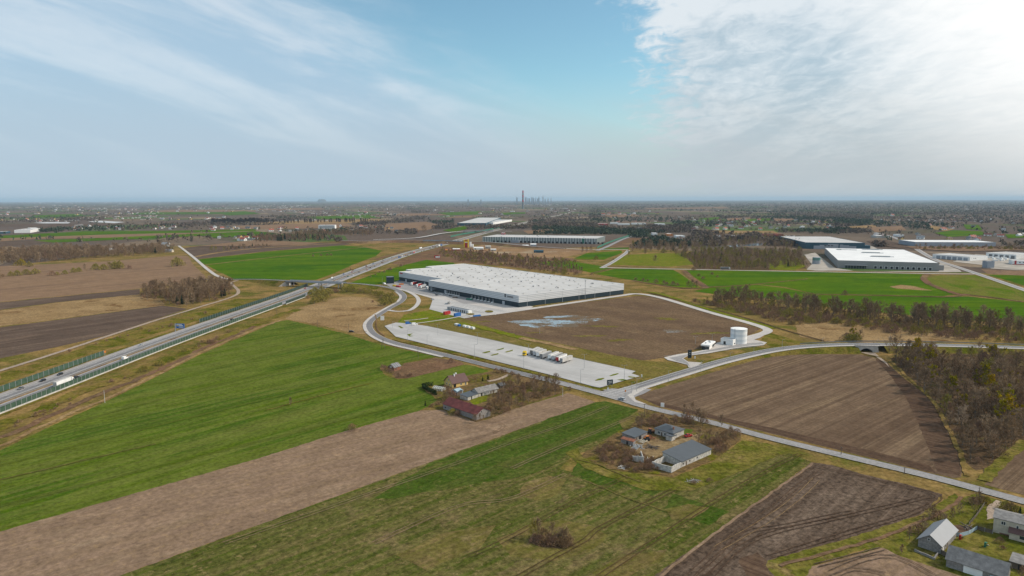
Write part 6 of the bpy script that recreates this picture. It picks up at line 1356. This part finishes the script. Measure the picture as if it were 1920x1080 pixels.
# ------------------------------------------------------------------ lamps, poles, signs
def lamp(base, top_y, label, heads=1, name='street_lamp', reach=1.6, rz=0):
    p = P(*base); lo, hi = 1, 30
    for _ in range(30):
        m = (lo+hi)/2
        if proj((p.x,p.y,m))[1] > top_y: lo = m
        else: hi = m
    h = lo; t = empty(name, label, 'street lamp', p, rz, 'lamp posts of the lot and the side road'); MB().cyl((0,0,-.2),(0,0,h),.13,.08,6).build('pole', M['steel'], t)
    for s in ((1,) if heads == 1 else (1,-1)):
        MB().cyl((0,0,h-.05),(s*reach,0,h+.15),.05,.05,5).build('arm', M['steel'], t); MB().box(s*reach-.35,-.16,h+.1,s*reach+.35,.16,h+.24).build('lamp_head', M['zinc'], t)
for b, ty, hd, lb in (((736,615.5),603,1,'lamp post at the left tip of the concrete lot'),((764,638),618,1,'lamp post on the near kerb in the left third of the lot'),((801,647),628,1,'lamp post on the near kerb before the lot narrows'),((821,629.5),608,2,'double headed lamp at the far fence, left one'),((895.6,646.5),623.5,2,'double headed lamp in the middle of the lot'),((890,671.5),646,1,'lamp post near the grass islands of the lot'),((982,691.5),667,1,'lamp post on the near kerb left of the trailers'),((1095.4,691.5),664.5,2,'double headed lamp right of the trailers'),((1088.6,719),693,1,'lamp post on the near kerb right of the trailers'),((1170.5,713),685,2,'double headed lamp at the right end of the lot'),
    ((1184.5,738),717,1,'lamp post at the corner of the junction, left one'),((1193.8,735),710,1,'lamp post at the corner of the junction, right one'),((1253,716),695,1,'first lamp post up the side road'),((1314,697),677,1,'second lamp post up the side road'),((1368.6,679),660.5,1,'third lamp post up the side road'),((1413,666),650,1,'fourth lamp post up the side road'),((1466,657),637,1,'lamp post where the side road straightens'),((1541,649),634,1,'lamp post left of the culvert'),((1643,650),637,1,'lamp post right of the culvert'),((1304,645),631,2,'double lamp at the brown plot behind the gatehouse'),((1335,642),626,2,'double lamp behind the pump house'),((1012,626),613,2,'double lamp far out on the grass strip'),((991,643+20),645,2,'double lamp behind the trailers'),((717,536),518,1,'lamp post at the outer end of the warehouse yard')):
    lamp(b, ty, lb, hd)
t = empty('mast', 'tall lattice mast standing before the white end wall of the warehouse', 'mast', P(1097.3,561.5)); mb = MB()
for sx in (-.5,.5):
    for sy in (-.5,.5): mb.cyl((sx,sy,-.2),(sx*.5,sy*.5,22),.09,.06,4)
for i in range(14):
    z = i*1.55; s = .5-.25*z/22; s2 = .5-.25*(z+1.55)/22
    for (ax,ay),(bx,by) in (((-1,-1),(1,-1)),((1,-1),(1,1)),((1,1),(-1,1)),((-1,1),(-1,-1))): mb.cyl((ax*s,ay*s,z),(bx*s2,by*s2,z+1.55),.06,.06,4)
mb.build('lattice', M['steel'], t); MB().box(-.6,-.6,22.002,.6,.6,22.6).build('lamp_head', M['zinc'], t)
def pole(base, top_y, label, wood_=True, arms=True):
    p = P(*base); lo, hi = 1, 30
    for _ in range(30):
        m = (lo+hi)/2
        if proj((p.x,p.y,m))[1] > top_y: lo = m
        else: hi = m
    t = empty('utility_pole', label, 'utility pole', p, 0, 'utility poles'); MB().cyl((0,0,-.3),(0,0,lo),.17,.11,6).build('pole', M['conc'] if not wood_ else M['wood'], t)
    if arms: MB().box(-.8,-.06,lo-.6,.8,.06,lo-.5).build('cross_arm', M['wood'], t)
for b, ty, w, lb in (((196.7,755.5),731,False,'pale utility pole at the corner of the big green field'),((784,671),651,True,'utility pole on the green field beside the road bend'),((1208,781),757,True,'utility pole at the roadside above the bungalow'),((1577,853),837,True,'utility pole beside the road at the dark field'),((1695.5,889),875,True,'short pole at the road by the ditch'),((1836,926),913,True,'pole at the road by the garden corner'),((654,624),607,True,'pole by the parked dark car'),((596,614),600,True,'pole in the dry grass at the field tip'),((519,592),575,True,'pole on the embankment by the noise wall'),((1055,744),726,False,'pale pole among the garden shrubs')):
    pole(b, ty, lb, w)
t = empty('a_frame_pylon', 'dark two legged pylon on the green field by the road bend', 'pylon', P(718.5,655)); h = 8.5
MB().cyl((-1.6,0,-.3),(-.1,0,h),.17,.13,5).cyl((1.6,0,-.3),(.1,0,h),.17,.13,5).box(-.9,-.1,h*.45,.9,.1,h*.45+.2).build('legs', M['wood'], t); MB().box(-1.1,-.07,h-1,1.1,.07,h-.85).build('cross_arm', M['wood'], t)
def board(name, label, base, w, h, z0, rz, m, strips=(), legs=True):
    p = P(*base); t = empty(name, label, 'sign', p, rz); MB().box(-w/2,-.12,z0,w/2,.12,z0+h).build('panel', M[m], t)
    for x0, x1, a, b, mm in strips: MB().box(w*x0,-.17,z0+h*a,w*x1,-.123,z0+h*b).build('lettering', M[mm], t)
    if legs:
        for s in (-.35,.35): MB().cyl((w*s,.0,-.3),(w*s,.0,z0-.002),.1,.1,6).build('post', M['steel'], t)
# the blue direction sign hangs over the far carriageway
p, a = hx(yb(352,622), -16.6); q, _ = hx(yb(352,622), -4.5)
t = empty('gantry_sign', 'bright blue motorway direction sign with a yellow field', 'sign', p, a-math.pi/2)
MB().box(.6,-.15,3.0,9.0,.15,7.4).build('panel', M['blue'], t)
for x0,x1,z0,z1,m in ((1.6,3.4,5.1,5.9,'yellow'),(3.7,7.6,5.3,5.9,'white'),(1.4,6.6,6.4,6.9,'white'),(3.6,8.2,4.0,4.5,'white'),(.75,1.0,3.2,7.2,'white')): MB().box(x0,-.2,z0,x1,-.153,z1).build('lettering', M[m], t)
MB().box(-.3,-.2,-.3,.3,.2,7.4).box(.302,-.1,6.9,.598,.1,7.2).build('mast', M['steel'], t)
board('totem_sign', 'tall dark totem sign at the tank compound entrance', (1293,672), 2.9, 6.4, .3, .1, 'navy', ((-.15,.15,.62,.72,'silver'),(-.1,.12,.42,.5,'silver'),(-.32,.32,.9,.94,'grey')), False)
board('site_sign', 'dark blue site sign with pale lines at the junction corner', (1143.5,727), 4.2, 3.4, 1.9, -.15+.5, 'navy', ((-.3,.3,.62,.74,'silver'),(-.25,.3,.36,.46,'silver'),(-.3,.1,.14,.2,'silver')))
board('billboard', 'blank white billboard beside the bend of the road', (717,602), 3.6, 4.4, .9, .2, 'white')
board('poster_board', 'red and white roadside billboard before the brush belt', (820,487), 12, 6, 3, .1, 'red', ((-.3,.22,.15,.7,'white'),(.25,.42,.1,.85,'white')))
board('road_sign', 'small blue motorway sign beyond the first bridge', (749,485.5), 5, 3.6, 2, .0, 'blue', ((-.3,.3,.4,.6,'white'),))
board('info_board', 'small white board on the field edge by the road', (1242,764.5), 2., 2.4, .5, -.3, 'white')
board('junction_sign', 'narrow orange sign post at the junction', (1172.5,744), .8, 1.1, 3.2, .2, 'orange', (), True)
board('lay_by_sign', 'small orange and white emergency sign by the end of the noise wall', (197,666), 1.6, 1.6, 1.9, .9, 'orange')
for x, y, lb in ((1203,708,'white sign board at the right exit of the lot'),(1303,673,'small white board right of the totem sign'),(1140,733,'small pale marker post in front of the site sign')): board('marker_board', lb, (x,y), .9, 1.8, .3, 0, 'white', (), False)
for x0, y0, x1, y1, lb in ((1124,740.5,1131,742.8,'left dark road hump at the junction'),(1132.5,743.2,1139.5,745.3,'right dark road hump at the junction')):
    a, b = P(x0,y0), P(x1,y1); d = b-a; tag(MB().xprism([(0,.28),(d.length,.28),(d.length-.1,.36),(.1,.36)], -.5, .5).build('road_hump', M['dark'], loc=a, rz=math.atan2(d.y,d.x)), lb, 'road hump')
panelfence('lot_fence', 'thin mesh fence along the far edge of the concrete lot', [(800,611),(880,628),(960,645),(1080,671),(1180,694)], .25, M['steel'], 5)
panelfence('compound_fence', 'thin fence along the tank compound road', [(1245,668),(1300,668-5),(1330,661),(1400,652),(1425,649)], .3, M['steel'], 5)
# farmyard clutter
def tractor(px, label, m, rz):
    t = empty('tractor', label, 'tractor', P(*px), rz); MB().box(-.3,-.4,.7,1.7,.4,1.35).build('bonnet', M[m], t); MB().box(-1.3,-.7,.8,-.302,.7,1.4).box(-1.3,-.75,1.402,-.302,.75,2.6).build('cab', M['glass'], t); MB().box(-1.4,-.8,2.602,-.2,.8,2.72).build('cab_roof', M[m], t)
    for s in (-1,1): MB().cyl((-.9,s*.75,.75),(-.9,s*1.15,.75),.75,.75,12).build('wheel', M['dark'], t); MB().cyl((1.3,s*.55,.42),(1.3,s*.8,.42),.42,.42,10).build('wheel', M['dark'], t)
tractor((1221,812.5), 'rusty orange tractor beside the patched shed', 'rust', .4); tractor((1212,826), 'old yellow tractor in the middle of the farmyard', 'orange', 1.9)
def heap(name, label, px, w, h, m, n, seed, cat='heap'):
    rr = random.Random(seed); b = MB()
    for i in range(n):
        x, y = rr.gauss(0,w*.3), rr.gauss(0,w*.3); l = rr.uniform(.5,1.5); a = rr.uniform(0,3.14); z = rr.uniform(0,h)
        b.cyl((x-l*math.cos(a),y-l*math.sin(a),z*.6),(x+l*math.cos(a),y+l*math.sin(a),z),.16,.13,5)
    tag(b.build(name, M[m], loc=P(*px)), label, cat)
heap('wood_pile', 'pile of pale sawn logs in the farmyard', (1204,829), 4, 1.3, 'yellow' if False else 'cream', 40, 1); heap('scrap_heap', 'heap of rusty scrap before the patched shed', (1217,822), 4, 1.2, 'rust', 36, 2); heap('scrap_heap', 'grey scrap heap by the rusty roofed shed', (1192,839), 4.5, 1.2, 'steel', 36, 3); heap('scrap_heap', 'brown heap of old boards at the yard centre', (1222,840), 5, 1., 'wood', 44, 4); heap('rubble_heap', 'pale rubble pieces in the grass below the ruin', (1168,877), 4, .5, 'conc', 20, 5); heap('rubble_heap', 'pale rubble behind the lone wall corner', (1216,862), 3, .6, 'conc', 16, 6); heap('rubble_heap', 'small rubble heap in the mown strip', (1299,903), 4, .5, 'stone', 26, 7); heap('wood_pile', 'dark firewood pile by the garden fence', (1814,990), 3, .9, 'wood', 30, 8)
vehicle('car', 'red', P(1290.5,818.5,.3), .5, 'small dark red car on the sandy drive of the bungalow')
# garden play things
def slide(px, label, c1, c2):
    p = P(*px); t = empty('play_set', label, 'toy', p, .6); MB().add([(0,0,1.2),(0,.6,1.2),(2,.6,.1),(2,0,.1),(0,0,1.1),(0,.6,1.1),(2,.6,0),(2,0,0)],[(0,3,2,1),(4,5,6,7),(0,4,7,3),(1,2,6,5)]).build('slide', M[c1], t); MB().box(-.7,0,0,-.6,.6,1.7).box(-.05,-.1,0,.05,0,1.7).box(-.7,-.1,1.702,.05,.6,1.8).build('ladder_frame', M[c2], t)
slide((1803,1012), 'small red, yellow and green play set on the lawn', 'green', 'red'); slide((1850,1026), 'little white and green toy on the middle of the lawn', 'white', 'green')
# ------------------------------------------------------------------ villages, skyline
def house_mesh(wm, rm):
    b = MB(); b.add([(-5,-4,-.3),(5,-4,-.3),(5,4,-.3),(-5,4,-.3),(-5,-4,3.6),(5,-4,3.6),(5,4,3.6),(-5,4,3.6),(-5,0,7),(5,0,7)],[(0,1,5,4),(2,3,7,6),(1,2,6,9,5),(3,0,4,8,7)],0)
    b.add([(-5.5,-4.5,3.3),(5.5,-4.5,3.3),(5.5,0,7.15),(-5.5,0,7.15),(5.5,4.5,3.3),(-5.5,4.5,3.3)],[(0,1,2,3),(3,2,4,5)],1)
    b.box(1,.3,6.5,1.7,1,8,0); b.box(-3,-4.08,1.2,-1.6,-4.01,2.6,2); b.box(1.6,-4.08,1.2,3,-4.01,2.6,2); b.box(5.01,-1,1.2,5.08,.6,2.6,2)
    o = b.build('house', [M[wm], M[rm], M['glass']]); me = o.data; bpy.data.objects.remove(o); return me
HT = [('white','redroof','white house with a red roof'),('cream','slate','cream house with a grey roof'),('white','zinc','white house with a pale roof'),('ochre','brownroof','yellow house with a brown roof'),('white','barnred','white house with a dark red roof'),('offwhite','eternit','grey house with a weathered roof')]
HM = [house_mesh(a, b) for a, b, _ in HT]
r = random.Random(31); cnt = 0
for (x0,x1),(y0,y1),n, wh in VIL:
    for i in range(n):
        k = min(int(r.random()**1.3*6), 5); x, y = r.uniform(x0,x1), r.uniform(y0,y1)
        o = bpy.data.objects.new('house', HM[k]); COL.objects.link(o); o.location = P(x,y); o.rotation_euler.z = r.choice((0,1.57,.4,-.5))+r.uniform(-.2,.2); s = r.uniform(1.,1.45)*(1 if y > 405 else 1.5); o.scale = (s*r.uniform(.9,1.4),s,s)
        tag(o, HT[k][2]+' '+wh, 'house', HT[k][2]+'s '+wh); cnt += 1
print('village houses', cnt)
def specks():
    """the countless hazy houses and sheds beyond the villages"""
    b = MB(); rr = random.Random(8)
    cl = [(rr.choice((rr.uniform(0,800), rr.uniform(0,1150), rr.uniform(0,1920))), 378.5+rr.random()**1.6*38, rr.uniform(12,60), rr.uniform(.6,2.2), rr.randrange(6,34)) for _ in range(52)]
    pts = [(c[0]+rr.gauss(0,1)*c[2], c[1]+rr.gauss(0,1)*c[3]) for c in cl for _ in range(c[4])]
    for cxp, y in pts:
        if y < 378: continue
        if y > (438 if cxp < 760 else 428): continue
        p = P(cxp, y); wd = max(9, (rr.uniform(.8,2.8) if rr.random() < .9 else rr.uniform(3,8))*p.y/FP); hh = max(5, min(16, .9*p.y/FP)); m = rr.choice((0,0,0,1,2,3)); ww = max(8, wd*.7)
        n = len(b.v); b.add([(p.x-wd/2,p.y,-.3),(p.x+wd/2,p.y,-.3),(p.x+wd/2,p.y+ww,-.3),(p.x-wd/2,p.y+ww,-.3),(p.x-wd/2,p.y,hh*.6),(p.x+wd/2,p.y,hh*.6),(p.x+wd/2,p.y+ww,hh*.6),(p.x-wd/2,p.y+ww,hh*.6)],[(0,1,5,4),(1,2,6,5),(2,3,7,6),(3,0,4,7)],0)
        b.add([(p.x-wd/2-.4,p.y-.4,hh*.6),(p.x+wd/2+.4,p.y-.4,hh*.6),(p.x+wd/2+.4,p.y+ww+.4,hh*.6),(p.x-wd/2-.4,p.y+ww+.4,hh*.6),(p.x-wd/2-.4,p.y+ww/2,hh),(p.x+wd/2+.4,p.y+ww/2,hh)],[(0,1,5,4),(2,3,4,5),(1,2,5),(3,0,4)],m)
    tag(b.build('far_settlement', [M['conc'],M['redroof'],M['slate'],M['zinc']]), 'hazy mass of tiny far houses and sheds towards the horizon', 'settlement', kind='stuff')
specks()
for i, (x, y, lb) in enumerate(((1857,484,'white caravan at the left end of the yard rows'),(1863,486,'white caravan in the front row, left of the middle'),(1869,484.5,'white caravan behind the front row'),(1875,486.5,'white caravan in the middle of the front row'),(1882,485,'white caravan right of the middle in the back row'),(1888,487,'white caravan at the right end of the front row'),(1872,482.5,'white caravan at the back of the sandy yard'),(1893,484,'white caravan near the red striped office'),(1866,489.5,'white caravan nearest the cube building'),(1879,489.5,'white caravan on the front edge of the sandy yard'))):
    c = P(x,y); t = empty('caravan', lb, 'caravan', c, (i*.7) % 3, 'caravans on the sandy yard at right'); MB().xprism([(-4.5,.5),(4.,.5),(4.6,1.6),(4.2,3.2),(-4.2,3.3),(-4.6,2.)], -2, 2).build('body', M['white'], t); MB().box(-2,-2.06,1.6,2,-2.003,2.4).build('window', M['glass'], t)
    for s_ in (-1,1): MB().cyl((-.3,s_*1.6,.4),(-.3,s_*1.95,.4),.5,.5,8).build('wheel', M['dark'], t)
HAZY = [M['white'], M['conc'], M['bluewall']]
def chimney():
    p = P(980.5,391.5); d = p.y; t = empty('power_station_chimney', 'very tall red and white banded chimney rising above the horizon', 'chimney', p)
    h = 120+(374-357.5)*d/FP; print('chimney', d, h); w = 3.0*d/FP/2; n = 8
    for i in range(n): MB().cyl((0,0,h*i/n),(0,0,h*(i+1)/n-.01),w*(1.15-.3*i/n),w*(1.15-.3*(i+1)/n),16).build('band', [M['grey'], M['red']][i % 2] if i > 2 else M['grey'], t)
chimney()
D = 16000.
for x, ty, w, lb in ((969.5,369.2,2.4,'lone slab tower left of the tall chimney on the skyline'),(986,369.2,2.6,'first broad skyline tower right of the chimney'),(990,370.8,1.6,'thin skyline tower after the first broad one'),(993,371,2,'short skyline block left of the peaked tower'),(997.5,368.6,2.2,'peaked skyline tower in the middle of the cluster'),(1000.5,370,2.,'squat skyline tower next to the peaked one'),(1004.5,370.2,1.4,'slim skyline tower in the right of the cluster'),(1008,371.5,1.8,'low skyline block before the gap'),(1010.3,368.5,2.,'stepped skyline tower right of the cluster'),(1018,366.4,1.6,'highest slender skyline tower'),(1022,372,1.8,'low block right of the highest tower'),(1027.3,371.2,1.6,'small pointed skyline tower'),(1033,370.6,1.2,'last thin skyline tower at right'),(878.7,373,2,'isolated block on the horizon far left of the chimney'),(902.5,373.2,1.8,'second isolated block on the horizon left of the chimney')):
    X = (x-960)/FP*D; h = 120+(374-ty)*D/FP; ww = w*D/FP; t = empty('skyscraper', lb, 'skyscraper', (X,D*1.0,0), 0, 'towers of the city skyline'); b = MB().box(-ww/2,0,-1,ww/2,ww,h*.86)
    b.build('shaft', M['bluewall'], t); MB().box(-ww*.32,ww*.2,h*.86+.01,ww*.32,ww*.8,h*.95).build('upper_stage', M['bluewall'], t); MB().cyl((0,ww/2,h*.95+.01),(0,ww/2,h),ww*.18,ww*.04,6).build('spire', M['bluewall'], t)
c = P(603.5,378.6); hb = MB(); n = 24; Rm = 9*c.y/FP; hh = (120+(374-372.6)*c.y/FP)
ring = lambda k, z: [(Rm*k*math.cos(6.283*i/n),Rm*k*.8*math.sin(6.283*i/n),z) for i in range(n)]
hb.add(ring(1,-1)+ring(.75,hh*.7)+ring(.55,hh)+[(0,0,hh)],[(j*n+i,j*n+(i+1)%n,(j+1)*n+(i+1)%n,(j+1)*n+i) for j in range(2) for i in range(n)]+[(2*n+i,2*n+(i+1)%n,3*n) for i in range(n)])
tag(hb.build('hill', G['wood'], loc=c), kind='structure')
# ------------------------------------------------------------------ air
def haze():
    o = MB().box(-72000,-1500,-2,72000,66000,252).build('haze', []); m = bpy.data.materials.new('thin_haze'); m.use_nodes = True; t = m.node_tree
    t.nodes.remove(t.nodes['Principled BSDF']); v = t.nodes.new('ShaderNodeVolumePrincipled')
    v.inputs['Color'].default_value = (.58,.80,.98,1); v.inputs['Density'].default_value = HAZE; v.inputs['Anisotropy'].default_value = 0
    t.links.new(v.outputs[0], t.nodes['Material Output'].inputs['Volume']); o.data.materials.append(m); tag(o, kind='stuff')
HAZE = 2.6e-5
haze()
# ------------------------------------------------------------------ sun and sky
SUN_AZ, SUN_EL = R(86), R(38)      # azimuth to the right of the view
s = bpy.data.lights.new('sun', 'SUN'); s.energy = 3.0; s.angle = R(3); s.color = (1.,.90,.77)
so = bpy.data.objects.new('sun', s); COL.objects.link(so)
d = Vector((math.sin(SUN_AZ)*math.cos(SUN_EL), math.cos(SUN_AZ)*math.cos(SUN_EL), math.sin(SUN_EL))); so.rotation_euler = d.to_track_quat('Z','Y').to_euler(); so.location = d*400
w = bpy.data.worlds.new('World'); S.world = w; w.use_nodes = True; T = w.node_tree; T.nodes.clear()
class W(N):
    def __init__(s): s.t = T
k = W()
sky = k.n('ShaderNodeTexSky', sky_type='NISHITA'); sky.sun_disc = False; sky.sun_elevation = SUN_EL; sky.sun_rotation = SUN_AZ; sky.air_density = 1.; sky.dust_density = .6; sky.ozone_density = 1.
tc = k.n('ShaderNodeTexCoord').outputs['Generated']; sx = k.n('ShaderNodeSeparateXYZ'); k.l(tc, sx.inputs[0]); X, Y, Z = sx.outputs
az = k.math('MULTIPLY', k.math('ARCTAN2', X, Y), 57.2958)          # degrees right of north (the view)
el = k.math('MULTIPLY', k.math('ARCSINE', Z), 57.2958)
zz = k.math('MAXIMUM', k.math('ADD', Z, .10), .02); cu = k.n('ShaderNodeCombineXYZ'); k.l(k.math('DIVIDE', X, zz), cu.inputs[0]); k.l(k.math('DIVIDE', Y, zz), cu.inputs[1])
flatv = cu.outputs[0]
def mapv(v, sc, rot=0, loc=(0,0,0)):
    m = k.n('ShaderNodeMapping'); m.inputs['Scale'].default_value = sc; m.inputs['Rotation'].default_value = (0,0,rot); m.inputs['Location'].default_value = loc; k.l(v, m.inputs[0]); return m.outputs[0]
n1 = k.noise(mapv(flatv, (1.1,.35,1), R(-20)), 1.2, 8, .62, .6)      # long cirrus streaks
n2 = k.noise(mapv(flatv, (1.,.7,1), R(25)), 7.5, 10, .68, .6)     # torn edges
cs = k.n('ShaderNodeCombineXYZ'); k.l(k.math('MULTIPLY', az, .034), cs.inputs[0]); k.l(k.math('MULTIPLY', k.math('ADD', el, k.math('MULTIPLY', az, .27)), .2), cs.inputs[1]); n3 = k.noise(cs.outputs[0], 1.6, 7, .55, .5)
def lincomb(a, ka, b, kb, c=0.): return k.math('ADD', k.math('ADD', k.math('MULTIPLY', a, ka), k.math('MULTIPLY', b, kb)), c)
c1 = k.math('SUBTRACT', n1, .5); c2 = k.math('SUBTRACT', n2, .5); c3 = k.math('SUBTRACT', n3, .5)
# left veil: its edge runs from high left down to the middle of the horizon
eL = lincomb(az, -1., el, -1.75, 11.5)
eL = k.math('ADD', eL, k.math('ADD', k.math('MULTIPLY', c3, 16.), k.math('MULTIPLY', c2, 5.)))
left = k.ramp(eL, -8., 10.)
# right bank: torn edge, dense towards the sun
eR = lincomb(az, 1., el, .25, -12.5)
eR = k.math('ADD', eR, k.math('ADD', k.math('MULTIPLY', c2, 16.), k.math('MULTIPLY', c1, 8.)))
right = k.ramp(eR, -1.2, 4.2)
low = k.ramp(k.math('ADD', el, k.math('MULTIPLY', c3, 5.)), 10.5, 1.8)
toSun = k.n('ShaderNodeVectorMath', operation='DOT_PRODUCT'); toSun.inputs[1].default_value = (math.sin(R(42))*math.cos(R(17)), math.cos(R(42))*math.cos(R(17)), math.sin(R(17))); k.l(tc, toSun.inputs[0])
glow = k.ramp(toSun.outputs['Value'], .94, 1.0)
skyc = k.n('ShaderNodeMix', data_type='RGBA', blend_type='MULTIPLY'); skyc.inputs[0].default_value = 1; k.l(sky.outputs[0], skyc.inputs[6]); skyc.inputs[7].default_value = (.094,.121,.114,1)
base = skyc.outputs[2]
veil = k.mix(k.ramp(k.math('ADD', n3, k.math('MULTIPLY', c2, .12)), .40, .66), (.345,.475,.60), (.53,.605,.68))
bank_ = k.mix(k.ramp(k.math('ADD', k.math('ADD', n1, k.math('MULTIPLY', el, .011)), k.math('MULTIPLY', c2, .5)), .42, .72), (.37,.465,.535), (.65,.69,.72))
c = k.mix(k.math('MULTIPLY', left, .86), base, veil)
c = k.mix(k.math('MULTIPLY', right, .92), c, bank_)
hor = k.mix(k.ramp(az, -25., 35.), (.385,.48,.565), (.43,.465,.48))
c = k.mix(k.math('MULTIPLY', low, .9), c, hor)
c = k.mix(k.math('MULTIPLY', glow, .8), c, (.95,.93,.90))
bg = k.n('ShaderNodeBackground'); k.l(c, bg.inputs[0]); bg.inputs[1].default_value = 1.
out = k.n('ShaderNodeOutputWorld'); k.l(bg.outputs[0], out.inputs[0])
# ------------------------------------------------------------------ picture
S.view_settings.view_transform = 'Standard'; S.view_settings.look = 'None'; S.view_settings.exposure = .3; S.view_settings.gamma = 1
S.render.resolution_x, S.render.resolution_y = 1024, 576
S.cycles.use_denoising = True; S.cycles.max_bounces = 5; S.cycles.diffuse_bounces = 2; S.cycles.glossy_bounces = 2; S.cycles.transparent_max_bounces = 6; S.cycles.volume_bounces = 0
